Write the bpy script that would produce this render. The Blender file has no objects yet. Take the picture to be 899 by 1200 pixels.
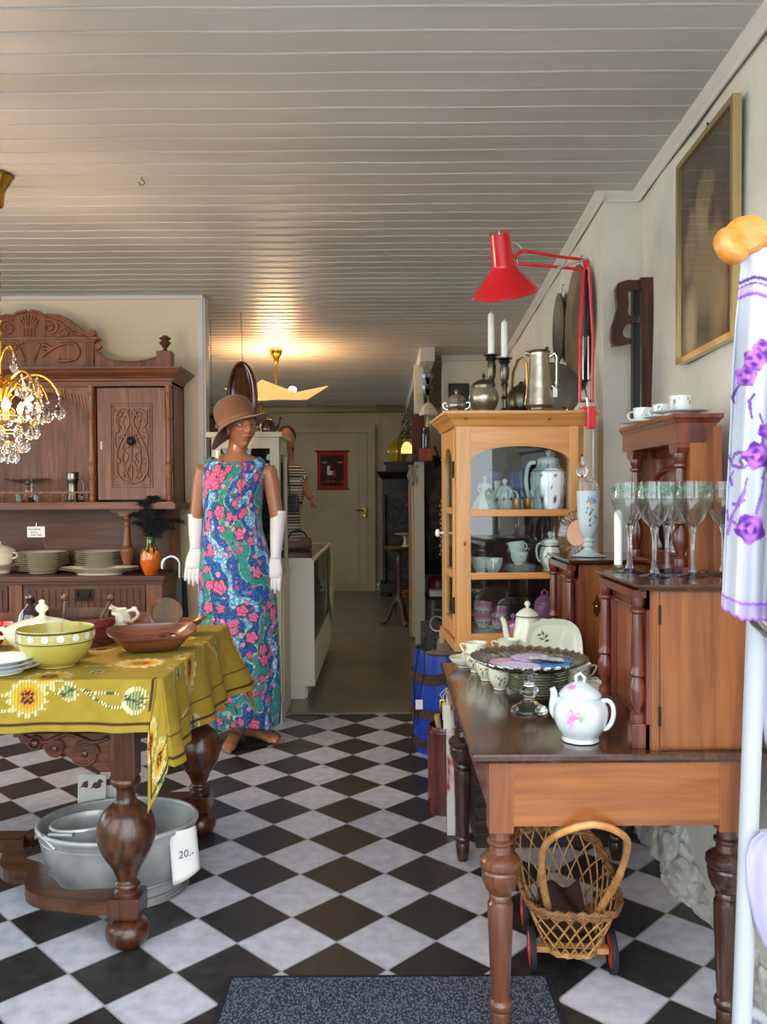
import bpy, bmesh, math, random
from mathutils import Vector, Matrix, noise as mnoise
from math import sin, cos, pi, radians, sqrt, atan2, exp, floor
random.seed(7)
SC = bpy.context.scene
COL = SC.collection
F_PX = 972.14
PITCH, ROLL, CAMH = 0.02098, -0.00629, 1.27
XR = Vector((cos(ROLL), sin(ROLL)*sin(PITCH), sin(ROLL)*cos(PITCH)))
FW = Vector((0, cos(PITCH), -sin(PITCH)))
UP = Vector((-sin(ROLL), cos(ROLL)*sin(PITCH), cos(ROLL)*cos(PITCH)))
def ray(px, py):
    return FW + XR*((px-449.5)/F_PX) + UP*((600-py)/F_PX)
def at(px, py, Y):
    """place coordinates of a spot seen at px,py and standing Y metres into the shop"""
    d = ray(px, py); t = Y/d.y
    return Vector((d.x*t, Y, CAMH+d.z*t))
def fl(px, py, z=0.0):
    d = ray(px, py); t = (z-CAMH)/d.z
    return Vector((d.x*t, d.y*t, z))

# ------------------------------------------------------------------ materials
MATS = {}
def srgb(h):
    if isinstance(h, str):
        h = h.lstrip('#'); c = [int(h[i:i+2], 16)/255 for i in (0, 2, 4)]
    else:
        c = [v/255 for v in h]
    return [v/12.92 if v <= .04045 else ((v+.055)/1.055)**2.4 for v in c]
def _new(name):
    m = bpy.data.materials.new(name); m.use_nodes = True
    nt = m.node_tree; b = nt.nodes['Principled BSDF']
    MATS[name] = m
    return m, nt, b
def mat(name, col, rough=.5, metal=0, col2=None, scale=8, bump=0, bscale=60, emit=0, trans=0, spec=.5, coat=0, sheen=0, alpha=1, detail=4, stretch=(1, 1, 1), lo=.35, hi=.65, ior=1.45, emc=None):
    if name in MATS: return MATS[name]
    m, nt, b = _new(name)
    c = srgb(col) + [1]
    b.inputs['Base Color'].default_value = c
    b.inputs['Roughness'].default_value = rough
    b.inputs['Metallic'].default_value = metal
    b.inputs['Specular IOR Level'].default_value = spec
    b.inputs['Coat Weight'].default_value = coat
    b.inputs['Coat Roughness'].default_value = .08
    b.inputs['Sheen Weight'].default_value = sheen
    b.inputs['Transmission Weight'].default_value = trans
    b.inputs['IOR'].default_value = ior
    b.inputs['Alpha'].default_value = alpha
    if emit:
        b.inputs['Emission Color'].default_value = (srgb(emc)+[1]) if emc else c
        b.inputs['Emission Strength'].default_value = emit
    if col2 or bump:
        tc = nt.nodes.new('ShaderNodeTexCoord')
        mp = nt.nodes.new('ShaderNodeMapping'); mp.inputs['Scale'].default_value = stretch
        nt.links.new(tc.outputs['Object'], mp.inputs[0])
    if col2:
        n = nt.nodes.new('ShaderNodeTexNoise'); n.inputs['Scale'].default_value = scale; n.inputs['Detail'].default_value = detail
        r = nt.nodes.new('ShaderNodeValToRGB')
        r.color_ramp.elements[0].position = lo; r.color_ramp.elements[1].position = hi
        r.color_ramp.elements[0].color = c; r.color_ramp.elements[1].color = srgb(col2)+[1]
        nt.links.new(mp.outputs[0], n.inputs[0]); nt.links.new(n.outputs[0], r.inputs[0]); nt.links.new(r.outputs[0], b.inputs['Base Color'])
    if bump:
        n = nt.nodes.new('ShaderNodeTexNoise'); n.inputs['Scale'].default_value = bscale; n.inputs['Detail'].default_value = 3
        bp = nt.nodes.new('ShaderNodeBump'); bp.inputs['Strength'].default_value = bump; bp.inputs['Distance'].default_value = .01
        nt.links.new(mp.outputs[0], n.inputs[0]); nt.links.new(n.outputs[0], bp.inputs['Height']); nt.links.new(bp.outputs[0], b.inputs['Normal'])
    return m
def wood(name, dark, light, axis='z', scale=1.0, rough=.35, coat=.15, bump=.08, mid=None, contrast=(.3, .7)):
    if name in MATS: return MATS[name]
    m, nt, b = _new(name)
    tc = nt.nodes.new('ShaderNodeTexCoord'); mp = nt.nodes.new('ShaderNodeMapping')
    s = [14*scale]*3; s['xyz'.index(axis)] = .9*scale
    mp.inputs['Scale'].default_value = s
    nt.links.new(tc.outputs['Object'], mp.inputs[0])
    n = nt.nodes.new('ShaderNodeTexNoise'); n.inputs['Scale'].default_value = 1.6; n.inputs['Detail'].default_value = 6; n.inputs['Distortion'].default_value = 1.2
    n.inputs['Roughness'].default_value = .6
    nt.links.new(mp.outputs[0], n.inputs[0])
    n2 = nt.nodes.new('ShaderNodeTexNoise'); n2.inputs['Scale'].default_value = 9; n2.inputs['Detail'].default_value = 3
    nt.links.new(mp.outputs[0], n2.inputs[0])
    ma = nt.nodes.new('ShaderNodeMath'); ma.operation = 'MULTIPLY_ADD'; ma.inputs[1].default_value = .35
    sb = nt.nodes.new('ShaderNodeMath'); sb.operation = 'SUBTRACT'; sb.inputs[1].default_value = .5
    nt.links.new(n2.outputs[0], sb.inputs[0]); nt.links.new(sb.outputs[0], ma.inputs[0]); nt.links.new(n.outputs[0], ma.inputs[2])
    r = nt.nodes.new('ShaderNodeValToRGB')
    r.color_ramp.elements[0].position = contrast[0]; r.color_ramp.elements[1].position = contrast[1]
    r.color_ramp.elements[0].color = srgb(dark)+[1]; r.color_ramp.elements[1].color = srgb(light)+[1]
    if mid:
        e = r.color_ramp.elements.new(.5); e.color = srgb(mid)+[1]
    nt.links.new(ma.outputs[0], r.inputs[0]); nt.links.new(r.outputs[0], b.inputs['Base Color'])
    b.inputs['Roughness'].default_value = rough; b.inputs['Coat Weight'].default_value = coat; b.inputs['Coat Roughness'].default_value = .15
    if bump:
        bp = nt.nodes.new('ShaderNodeBump'); bp.inputs['Strength'].default_value = bump; bp.inputs['Distance'].default_value = .004
        nt.links.new(ma.outputs[0], bp.inputs['Height']); nt.links.new(bp.outputs[0], b.inputs['Normal'])
    return m
def vcol(name, rough=.6, coat=0, sheen=0, bump=0, bscale=200, metal=0, trans_back=0):
    """material whose colour is the woven/printed pattern stored on the mesh"""
    if name in MATS: return MATS[name]
    m, nt, b = _new(name)
    a = nt.nodes.new('ShaderNodeAttribute'); a.attribute_name = 'Col'
    nt.links.new(a.outputs['Color'], b.inputs['Base Color'])
    b.inputs['Roughness'].default_value = rough; b.inputs['Coat Weight'].default_value = coat; b.inputs['Sheen Weight'].default_value = sheen
    b.inputs['Metallic'].default_value = metal
    b.inputs['Coat Roughness'].default_value = .06
    if trans_back:
        t = nt.nodes.new('ShaderNodeBsdfTranslucent'); mx = nt.nodes.new('ShaderNodeMixShader'); mx.inputs[0].default_value = trans_back
        nt.links.new(a.outputs['Color'], t.inputs['Color'])
        out = [x for x in nt.nodes if x.type == 'OUTPUT_MATERIAL'][0]
        nt.links.new(b.outputs[0], mx.inputs[1]); nt.links.new(t.outputs[0], mx.inputs[2]); nt.links.new(mx.outputs[0], out.inputs[0])
    if bump:
        tc = nt.nodes.new('ShaderNodeTexCoord')
        n = nt.nodes.new('ShaderNodeTexNoise'); n.inputs['Scale'].default_value = bscale
        bp = nt.nodes.new('ShaderNodeBump'); bp.inputs['Strength'].default_value = bump; bp.inputs['Distance'].default_value = .002
        nt.links.new(tc.outputs['Object'], n.inputs[0]); nt.links.new(n.outputs[0], bp.inputs['Height']); nt.links.new(bp.outputs[0], b.inputs['Normal'])
    return m
def thin_glass(name, tint=(245, 250, 248), refl=1.0, rough=.02, add=.03):
    """a thin pane or thin blown wall of glass"""
    if name in MATS: return MATS[name]
    m, nt, b = _new(name); nt.nodes.remove(b)
    out = [x for x in nt.nodes if x.type == 'OUTPUT_MATERIAL'][0]
    t = nt.nodes.new('ShaderNodeBsdfTransparent'); t.inputs[0].default_value = srgb(tint)+[1]
    g = nt.nodes.new('ShaderNodeBsdfGlossy'); g.inputs['Roughness'].default_value = rough
    f = nt.nodes.new('ShaderNodeLayerWeight'); f.inputs[0].default_value = .5
    pw_ = nt.nodes.new('ShaderNodeMath'); pw_.operation = 'POWER'; pw_.inputs[1].default_value = 4.0; nt.links.new(f.outputs['Facing'], pw_.inputs[0])
    mu = nt.nodes.new('ShaderNodeMath'); mu.operation = 'MULTIPLY_ADD'; mu.inputs[1].default_value = .8*refl; mu.inputs[2].default_value = .04+add; mu.use_clamp = True
    mx = nt.nodes.new('ShaderNodeMixShader')
    nt.links.new(pw_.outputs[0], mu.inputs[0]); nt.links.new(mu.outputs[0], mx.inputs[0])
    nt.links.new(t.outputs[0], mx.inputs[1]); nt.links.new(g.outputs[0], mx.inputs[2]); nt.links.new(mx.outputs[0], out.inputs[0])
    return m

# ------------------------------------------------------------------ mesh builder
class B:
    def __init__(s):
        s.bm = bmesh.new()
    def _fin(s, fs, m, smooth):
        for f in fs:
            f.material_index = m; f.smooth = smooth
    def raw(s, vs, fs, m=0, smooth=False):
        v = [s.bm.verts.new(p) for p in vs]; out = []
        for f in fs:
            try: out.append(s.bm.faces.new([v[i] for i in f]))
            except ValueError: pass
        s._fin(out, m, smooth)
        return v, out
    def box(s, x0, x1, y0, y1, z0, z1, m=0, bev=0, M=None):
        vs = [Vector((x, y, z)) for z in (z0, z1) for y in (y0, y1) for x in (x0, x1)]
        fs = [(0, 2, 3, 1), (4, 5, 7, 6), (0, 1, 5, 4), (2, 6, 7, 3), (0, 4, 6, 2), (1, 3, 7, 5)]
        v, f = s.raw(vs, fs, m)
        if bev:
            es = list({e for a in f for e in a.edges})
            r = bmesh.ops.bevel(s.bm, geom=es, offset=bev, segments=2, affect='EDGES', profile=.7)
            s._fin(r['faces'], m, True)
            v = list({x for a in r['faces'] for x in a.verts} | {x for x in v if x.is_valid})
        if M is not None:
            for x in v: x.co = M @ x.co
        return v
    def lathe(s, prof, seg=24, c=(0, 0, 0), m=0, sx=1, sy=1, M=None, cap=True, a0=0, a1=2*pi, smooth=True, rfn=None, zfn=None):
        full = abs(a1-a0-2*pi) < 1e-6; n = seg if full else seg+1
        rings = []; vs = []
        for (r, z) in prof:
            if r < 1e-6:
                v = s.bm.verts.new((c[0], c[1], c[2]+z)); rings.append([v]*n); vs.append(v); continue
            ring = []
            for i in range(n):
                a = a0+(a1-a0)*i/seg
                rr = r*(rfn(a, z) if rfn else 1); zz = z+(zfn(a, r, z) if zfn else 0)
                v = s.bm.verts.new((c[0]+rr*cos(a)*sx, c[1]+rr*sin(a)*sy, c[2]+zz)); ring.append(v); vs.append(v)
            rings.append(ring)
        out = []
        for j in range(len(rings)-1):
            A, Bq = rings[j], rings[j+1]
            for i in range(n if full else n-1):
                k = (i+1) % n
                q = []
                for v in (A[i], A[k], Bq[k], Bq[i]):
                    if v not in q: q.append(v)
                if len(q) >= 3:
                    try: out.append(s.bm.faces.new(q))
                    except ValueError: pass
        if cap and full:
            for ring, rv in ((rings[0], True), (rings[-1], False)):
                if len(set(ring)) > 2:
                    try: out.append(s.bm.faces.new(ring[::-1] if rv else ring))
                    except ValueError: pass
        s._fin(out, m, smooth)
        if M is not None:
            for v in vs: v.co = M @ v.co
        return vs
    def tube(s, pts, r, seg=8, m=0, closed=False, cap=True, flat=None):
        pts = [Vector(p) for p in pts]; n = len(pts)
        rs = r if isinstance(r, (list, tuple)) else [r]*n
        rings = []; up = None
        for i, p in enumerate(pts):
            if closed: t = pts[(i+1) % n]-pts[i-1]
            else: t = pts[min(i+1, n-1)]-pts[max(i-1, 0)]
            if t.length < 1e-9: t = Vector((0, 0, 1))
            t.normalize()
            if up is None:
                up = Vector((0, 0, 1)) if abs(t.z) < .9 else Vector((1, 0, 0))
            a = up-t*up.dot(t)
            if a.length < 1e-6: a = Vector((1, 0, 0))-t*t.x
            a.normalize(); up = a; b = t.cross(a)
            fa, fb = flat if flat else (1, 1)
            rings.append([s.bm.verts.new(p+a*(rs[i]*fa*cos(2*pi*k/seg))+b*(rs[i]*fb*sin(2*pi*k/seg))) for k in range(seg)])
        out = []
        for i in range(n if closed else n-1):
            A, C = rings[i], rings[(i+1) % n]
            for k in range(seg):
                out.append(s.bm.faces.new((A[k], A[(k+1) % seg], C[(k+1) % seg], C[k])))
        if cap and not closed:
            out.append(s.bm.faces.new(rings[0][::-1])); out.append(s.bm.faces.new(rings[-1]))
        s._fin(out, m, True)
        return [v for q in rings for v in q]
    def prism(s, poly, a, b, axis='z', m=0, M=None, smooth=False):
        """extrude a 2D outline between a and b along an axis; poly coordinates are the other two axes in order"""
        def P(u, v, w):
            return {'z': (u, v, w), 'y': (u, w, v), 'x': (w, u, v)}[axis]
        n = len(poly)
        v0 = [s.bm.verts.new(P(u, v, a)) for u, v in poly]; v1 = [s.bm.verts.new(P(u, v, b)) for u, v in poly]
        out = [s.bm.faces.new(v0), s.bm.faces.new(v1[::-1])]
        sd = []
        for i in range(n):
            j = (i+1) % n; sd.append(s.bm.faces.new((v0[i], v1[i], v1[j], v0[j])))
        s._fin(out, m, False); s._fin(sd, m, smooth)
        if M is not None:
            for v in v0+v1: v.co = M @ v.co
        return v0+v1
    def ball(s, c, r, m=0, seg=12, M=None):
        if not isinstance(r, (tuple, list)): r = (r, r, r)
        n = seg//2+1
        prof = [(sin(pi*i/n), -cos(pi*i/n)) for i in range(n+1)]
        prof[0] = (0, -1); prof[-1] = (0, 1)
        vs = s.lathe(prof, seg, m=m)
        for v in set(vs):
            v.co = Vector((v.co.x*r[0]+c[0], v.co.y*r[1]+c[1], v.co.z*r[2]+c[2]))
            if M is not None: v.co = M @ v.co
        return vs
    def grid(s, nu, nv, fn, m=0, wrap=False, smooth=True):
        V = [[s.bm.verts.new(fn(i/nu, j/nv)) for i in range(nu if wrap else nu+1)] for j in range(nv+1)]
        out = []
        for j in range(nv):
            for i in range(nu):
                k = (i+1) % nu if wrap else i+1
                out.append(s.bm.faces.new((V[j][i], V[j][k], V[j+1][k], V[j+1][i])))
        s._fin(out, m, smooth)
        return V
    def build(s, name, mats, parent=None, loc=None, rot=None, sharp=35, solid=0, sub=0, keepn=False, offset=-1):
        bm = s.bm
        if not keepn: bmesh.ops.recalc_face_normals(bm, faces=bm.faces)
        lim = radians(sharp)
        for e in bm.edges:
            if len(e.link_faces) == 2 and e.calc_face_angle(0) > lim: e.smooth = False
        me = bpy.data.meshes.new(name); bm.to_mesh(me); bm.free()
        if not isinstance(mats, (list, tuple)): mats = [mats]
        for q in mats: me.materials.append(q)
        o = bpy.data.objects.new(name, me); COL.objects.link(o)
        if parent is not None: o.parent = parent
        if loc is not None: o.location = loc
        if rot is not None: o.rotation_euler = rot
        if solid:
            md = o.modifiers.new('thickness', 'SOLIDIFY'); md.thickness = solid; md.offset = offset
        if sub:
            md = o.modifiers.new('smooth', 'SUBSURF'); md.levels = sub; md.render_levels = sub
        return o
def paint(o, fn):
    """store a printed pattern on the mesh: fn(co, index) -> linear rgb"""
    me = o.data
    a = me.color_attributes.new('Col', 'FLOAT_COLOR', 'POINT')
    buf = []
    for v in me.vertices:
        c = fn(v.co, v.index); buf.extend((c[0], c[1], c[2], 1))
    a.data.foreach_set('color', buf)
def tag(o, label=None, cat=None, group=None, kind=None):
    if label: o['label'] = label
    if cat: o['category'] = cat
    if group: o['group'] = group
    if kind: o['kind'] = kind
    return o
def thing(name, label, cat, loc=(0, 0, 0), rz=0, group=None, rot=None):
    o = bpy.data.objects.new(name, None); COL.objects.link(o); o.empty_display_size = .05
    o.location = loc; o.rotation_euler = rot if rot else (0, 0, rz)
    return tag(o, label, cat, group)
def struct(b, name, m, **k):
    return tag(b.build(name, m, **k), kind='structure')
def copy_tree(o, parent=None):
    c = o.copy(); COL.objects.link(c); c.parent = parent
    for ch in list(o.children): copy_tree(ch, c)
    return c
def dup(o, loc, rz=None, label=None, group=None, scale=None, rot=None):
    c = copy_tree(o); c.location = loc
    if rz is not None: c.rotation_euler = (0, 0, rz)
    if rot is not None: c.rotation_euler = rot
    if scale: c.scale = (scale,)*3
    if label: c['label'] = label
    if group: c['group'] = group
    return c
def sm(P, n=4):
    P = [Vector(p) for p in P]; out = []
    for i in range(len(P)-1):
        p0, p3 = P[max(i-1, 0)], P[min(i+2, len(P)-1)]
        for k in range(n):
            u = k/n; out.append(.5*((2*P[i])+(-p0+P[i+1])*u+(2*p0-5*P[i]+4*P[i+1]-p3)*u*u+(-p0+3*P[i]-3*P[i+1]+p3)*u**3))
    return out+[P[-1]]
def arc(cx, cy, r, a0, a1, n, ry=None):
    return [(cx+r*cos(a0+(a1-a0)*i/n), cy+(ry or r)*sin(a0+(a1-a0)*i/n)) for i in range(n+1)]
def bez(p0, p1, p2, p3, n=12):
    p0, p1, p2, p3 = map(Vector, (p0, p1, p2, p3)); out = []
    for i in range(n+1):
        t = i/n; u = 1-t
        out.append(p0*u**3+p1*3*u*u*t+p2*3*u*t*t+p3*t**3)
    return out
def smooth_prof(ks, n=4):
    """Catmull-Rom through key points (r,z)"""
    out = []
    K = [ks[0]]+list(ks)+[ks[-1]]
    for i in range(1, len(K)-2):
        a, b, c, d = K[i-1], K[i], K[i+1], K[i+2]
        for j in range(n):
            t = j/n
            out.append(tuple(.5*((2*b[q])+(-a[q]+c[q])*t+(2*a[q]-5*b[q]+4*c[q]-d[q])*t*t+(-a[q]+3*b[q]-3*c[q]+d[q])*t**3) for q in (0, 1)))
    out.append(tuple(ks[-1]))
    return [(max(r, 0), z) for r, z in out]
def mix(a, b, t):
    t = max(0, min(1, t)); return [a[i]*(1-t)+b[i]*t for i in range(3)]
def N(x, y, z=0): return mnoise.noise(Vector((x, y, z)))

# ------------------------------------------------------------------ camera
cd = bpy.data.cameras.new('camera'); cam = bpy.data.objects.new('camera', cd); COL.objects.link(cam)
cd.sensor_fit = 'VERTICAL'; cd.sensor_height = 36; cd.sensor_width = 27; cd.lens = F_PX/1200*36; cd.clip_start = .05; cd.clip_end = 60
cam.matrix_world = Matrix(((XR.x, UP.x, -FW.x, 0), (XR.y, UP.y, -FW.y, 0), (XR.z, UP.z, -FW.z, CAMH), (0, 0, 0, 1)))
SC.camera = cam
SC.view_settings.view_transform = 'Standard'; SC.view_settings.look = 'None'; SC.view_settings.gamma = 1
SC.view_settings.use_curve_mapping = False; SC.view_settings.exposure = 0.28
SC.cycles.use_denoising = True
SC.cycles.transparent_max_bounces = 24; SC.cycles.max_bounces = 10; SC.cycles.diffuse_bounces = 5; SC.cycles.glossy_bounces = 6; SC.cycles.transmission_bounces = 10
SC.cycles.caustics_reflective = False; SC.cycles.caustics_refractive = False
SC.cycles.sample_clamp_indirect = 6

# ------------------------------------------------------------------ room
H = 2.45
m_wall = mat('plaster_white', (226, 222, 210), .9, col2=(206, 201, 188), scale=2.2, bump=.35, bscale=18)
m_wall_warm = mat('plaster_cream', (230, 214, 184), .85, col2=(218, 201, 170), scale=1.5, bump=.1, bscale=25)
m_back = mat('painted_boards_beige', (184, 168, 138), .7, col2=(166, 150, 120), scale=1.5)
m_ceil = mat('ceiling_paint', (190, 188, 184), .45, col2=(178, 175, 171), scale=1.5, stretch=(.5, 3, 1))
m_trimw = mat('white_trim_paint', (214, 210, 202), .5)
m_rock = mat('bare_stone_plinth', (168, 166, 160), .95, col2=(214, 213, 206), scale=11, bump=1.0, bscale=30)

def floor_mat():
    m, nt, b = _new('checker_tiles')
    uv = nt.nodes.new('ShaderNodeUVMap'); uv.uv_map = 'tiles'
    sp = nt.nodes.new('ShaderNodeSeparateXYZ'); nt.links.new(uv.outputs[0], sp.inputs[0])
    def math_(op, a, bb=None, c=None):
        n = nt.nodes.new('ShaderNodeMath'); n.operation = op
        for i, q in enumerate((a, bb, c)):
            if q is None: continue
            if isinstance(q, (int, float)): n.inputs[i].default_value = q
            else: nt.links.new(q, n.inputs[i])
        return n.outputs[0]
    fa, fb = math_('FLOOR', sp.outputs[0]), math_('FLOOR', sp.outputs[1])
    par = math_('FLOORED_MODULO', math_('ADD', fa, fb), 2.0)
    def edge(x):
        fr = math_('FRACT', x); return math_('MINIMUM', fr, math_('SUBTRACT', 1.0, fr))
    ed = math_('MINIMUM', edge(sp.outputs[0]), edge(sp.outputs[1]))
    grout = math_('LESS_THAN', ed, .013)
    tc = nt.nodes.new('ShaderNodeTexCoord')
    n1 = nt.nodes.new('ShaderNodeTexNoise'); n1.inputs['Scale'].default_value = 22; n1.inputs['Detail'].default_value = 6
    nt.links.new(tc.outputs['Object'], n1.inputs[0])
    wn = nt.nodes.new('ShaderNodeTexWhiteNoise'); wn.noise_dimensions = '2D'
    cb = nt.nodes.new('ShaderNodeCombineXYZ'); nt.links.new(fa, cb.inputs[0]); nt.links.new(fb, cb.inputs[1]); nt.links.new(cb.outputs[0], wn.inputs[0])
    v = math_('ADD', n1.outputs[0], math_('MULTIPLY', math_('SUBTRACT', wn.outputs[0], .5), .22))
    def ramp(c0, c1):
        r = nt.nodes.new('ShaderNodeValToRGB'); r.color_ramp.elements[0].position = .3; r.color_ramp.elements[1].position = .7
        r.color_ramp.elements[0].color = srgb(c0)+[1]; r.color_ramp.elements[1].color = srgb(c1)+[1]; nt.links.new(v, r.inputs[0]); return r.outputs[0]
    li, dk = ramp((168, 166, 174), (197, 195, 206)), ramp((34, 32, 33), (54, 51, 51))
    def mixc(f, a, bb):
        n = nt.nodes.new('ShaderNodeMix'); n.data_type = 'RGBA'; nt.links.new(f, n.inputs[0])
        for i, q in ((6, a), (7, bb)):
            if isinstance(q, list): n.inputs[i].default_value = q
            else: nt.links.new(q, n.inputs[i])
        return n.outputs[2]
    c = mixc(grout, mixc(par, dk, li), srgb((150, 148, 146))+[1])
    nt.links.new(c, b.inputs['Base Color'])
    rg = math_('MULTIPLY_ADD', n1.outputs[0], .2, .26)
    nt.links.new(rg, b.inputs['Roughness'])
    bp = nt.nodes.new('ShaderNodeBump'); bp.inputs['Strength'].default_value = .25; bp.inputs['Distance'].default_value = .002
    hh = math_('SUBTRACT', math_('MULTIPLY', n1.outputs[0], .3), grout)
    nt.links.new(hh, bp.inputs['Height']); nt.links.new(bp.outputs[0], b.inputs['Normal'])
    return m
TH = -0.775932; V0 = (-0.00309, 2.75547)
def tile_uv(x, y):
    dx, dy = (x-V0[0])/.2, (y-V0[1])/.2
    return dx*cos(TH)+dy*sin(TH), -dx*sin(TH)+dy*cos(TH)
YB = 4.79
b = B(); b.box(-3.4, 1.6, 1.1, YB, -.1, 0)
fo = struct(b, 'floor', floor_mat())
uvl = fo.data.uv_layers.new(name='tiles')
for lp in fo.data.loops:
    co = fo.data.vertices[lp.vertex_index].co; uvl.data[lp.index].uv = tile_uv(co.x, co.y)
b = B(); b.box(-3.4, 1.9, YB, 11.1, -.1, .004)
struct(b, 'floor_back', mat('grey_painted_floor', (122, 114, 102), .28, col2=(104, 97, 87), scale=3, bump=.05, bscale=5))
b = B(); b.box(-3.4, 1.0, YB-.012, YB+.012, 0, .008, bev=.002)
struct(b, 'trim_threshold', mat('threshold_strip', (120, 114, 104), .5))
b = B(); b.box(-9, 9, -9, 1.1, -.26, -.16); b.box(-9, -3.5, 1.1, 12, -.26, -.16)
struct(b, 'ground_outside', mat('pavement_grey', (170, 168, 165), .9, col2=(150, 148, 146), scale=4))
b = B(); b.box(-.75, 1.0, .75, 1.1, -.16, -.01, bev=.01)
struct(b, 'trim_doorstep', mat('doorstep_stone', (160, 158, 154), .8, bump=.2))

# ceiling of tongue and groove boards: one mesh, a raised bead at every joint
b = B(); p = .105; y = 1.1-.02; prof = []
y = 2.971-18*p
while y < 11.0:
    prof += [(y-.0045, H), (y-.004, H+.002), (y-.0005, H+.002), (y, H-.0028), (y+.0025, H-.0036), (y+.006, H-.0028), (y+.009, H)]
    y += p
prof.append((11.0, H))
ring = []
n = 24
V = [[b.bm.verts.new((-3.4+5.3*i/n, yy, zz+.0012*sin(i*2.1+yy*3))) for i in range(n+1)] for yy, zz in prof]
for j in range(len(V)-1):
    for i in range(n):
        b.bm.faces.new((V[j][i], V[j+1][i], V[j+1][i+1], V[j][i+1]))
struct(b, 'ceiling', m_ceil, sharp=20, keepn=True)
b = B(); b.box(-3.5, 2.0, 1.0, 11.1, H+.05, H+.12)
struct(b, 'ceiling_deck', m_trimw)

def rx(Y): return 1.025+.047*(Y-3.3)      # near right wall
def rx2(Y): return .875+.047*(Y-3.3)      # right wall beyond the jog
def wall_slab(poly, z0, z1, name, m):
    b = B(); b.prism(poly, z0, z1, 'z'); return struct(b, name, m)
# right wall near, plaster with an uneven face
b = B()
def rw(u, v):
    Y = 1.1+2.22*u; z = 2.46*v
    bulge = .012*N(Y*2.3, z*2.3)+.02*exp(-((z-.0)/.12)**2)
    return (rx(Y)-bulge, Y, z)
b.grid(46, 40, rw)
struct(b, 'wall_right', m_wall, keepn=True)
wall_slab([(rx(1.1)+.03, 1.1), (rx(3.32)+.03, 3.32), (rx(3.32)+.2, 3.32), (rx(1.1)+.2, 1.1)], 0, 2.46, 'wall_right_core', m_wall)
# jog and the wall beyond
b = B()
def jw(u, v):
    z = 2.46*v; X = rx2(3.3)+(rx(3.3)+.05-rx2(3.3))*u
    return (X, 3.3-.006*N(X*6, z*4)-.02*(1-v)**8, z)
b.grid(8, 40, jw)
def jw2(u, v):
    z = 2.46*v; Y = 3.3+4.0*u
    return (rx2(Y)-.01*N(Y*2, z*2)*min(1, u*20), Y-.006*N(rx2(3.3)*6, z*4)*(u < .001)-(.02*(1-v)**8 if u < .001 else 0), z)
b.grid(40, 40, jw2)
struct(b, 'wall_right_far', m_wall, sharp=60)
wall_slab([(rx2(3.3)+.02, 3.33), (rx2(7.3)+.02, 7.3), (rx2(7.3)+.3, 7.3), (rx(3.3)+.1, 3.33)], 0, 2.46, 'wall_right_core_far', m_wall)
# rough bare stone plinth along the bottom of the right wall
b = B()
def rock(u, v):
    Y = 1.3+2.0*u; a = v*pi/2
    h = .10+.05*N(Y*5, 5)+.13*exp(-((Y-2.95)/.25)**2); w = .055+.035*N(Y*4, 9)+.04*exp(-((Y-2.9)/.35)**2)
    k = 1+.22*N(Y*14, v*4, 3)+.16*N(Y*31, v*9, 8)
    return (rx(Y)-w*cos(a)*k+.01, Y, max(-.01, h*sin(a)*k))
b.grid(200, 22, rock)
struct(b, 'wall_right_plinth', m_rock, sharp=25)
# left wall with dresser, ends at x=-1.045
XL = -1.045
b = B(); b.box(-3.4, XL-.012, 4.92, 5.0, 0, 2.46)
struct(b, 'wall_left_back', m_wall_warm)
b = B(); b.box(XL-.045, XL-.012, 4.905, 4.925, 0, 2.44, bev=.003); b.box(XL-.02, XL, 4.915, 5.01, 0, 2.44, bev=.003)
struct(b, 'trim_corner', m_trimw)
b = B(); b.box(-3.4, XL-.012, 4.9, 4.92, H-.022, H+.01, bev=.003)
struct(b, 'trim_cornice_left', m_trimw)
b = B()
b.box(-3.5, -3.4, 1.0, 1.5, -.1, 2.5); b.box(-3.5, -3.4, 4.5, 5.9, -.1, 2.5); b.box(-3.5, -3.4, 9.4, 11.1, -.1, 2.5)
for y0, y1, zz in ((1.5, 4.5, .6), (5.9, 9.4, 1.0)): b.box(-3.5, -3.4, y0, y1, -.1, zz); b.box(-3.5, -3.4, y0, y1, 2.3, 2.5)  # openings for the two added, unseen windows
struct(b, 'wall_left', m_wall_warm)
b = B(); b.box(-3.46, -3.45, 1.5, 4.5, .6, 2.3); struct(b, 'added_window_2', thin_glass('window_glass'))  # unseen window, added so daylight reaches the right side from the left
b = B(); b.box(-3.46, -3.45, 5.9, 9.4, 1.0, 2.3); struct(b, 'added_window_3', thin_glass('window_glass'))  # unseen window, added to brighten the back room with daylight
lamp_q = [((-3.44, 3.0, 1.45), 3.0, 1.7), ((-3.44, 7.65, 1.65), 3.5, 1.3)]
# back wall of wide painted boards
b = B(); b.box(-3.4, 1.9, 10.92, 11.05, 0, 2.46)
x = -3.4
while x < 1.9:
    b.box(x, x+.006, 10.915, 10.93, .1, 2.46); x += .42
struct(b, 'wall_back', m_back)
b = B(); b.box(1.8, 1.95, 7.0, 11.1, 0, 2.46); struct(b, 'wall_right_alcove', m_back)
b = B(); b.box(at(519.5, 600, 7.08).x, 1.95, 7.08, 7.2, 0, 2.46); struct(b, 'wall_middle', m_trimw)
b = B(); b.box(-3.4, -.0, 10.9, 10.93, 0, .14); b.box(0, 1.9, 10.9, 10.93, 0, .14); struct(b, 'baseboard_back', m_back)
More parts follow.
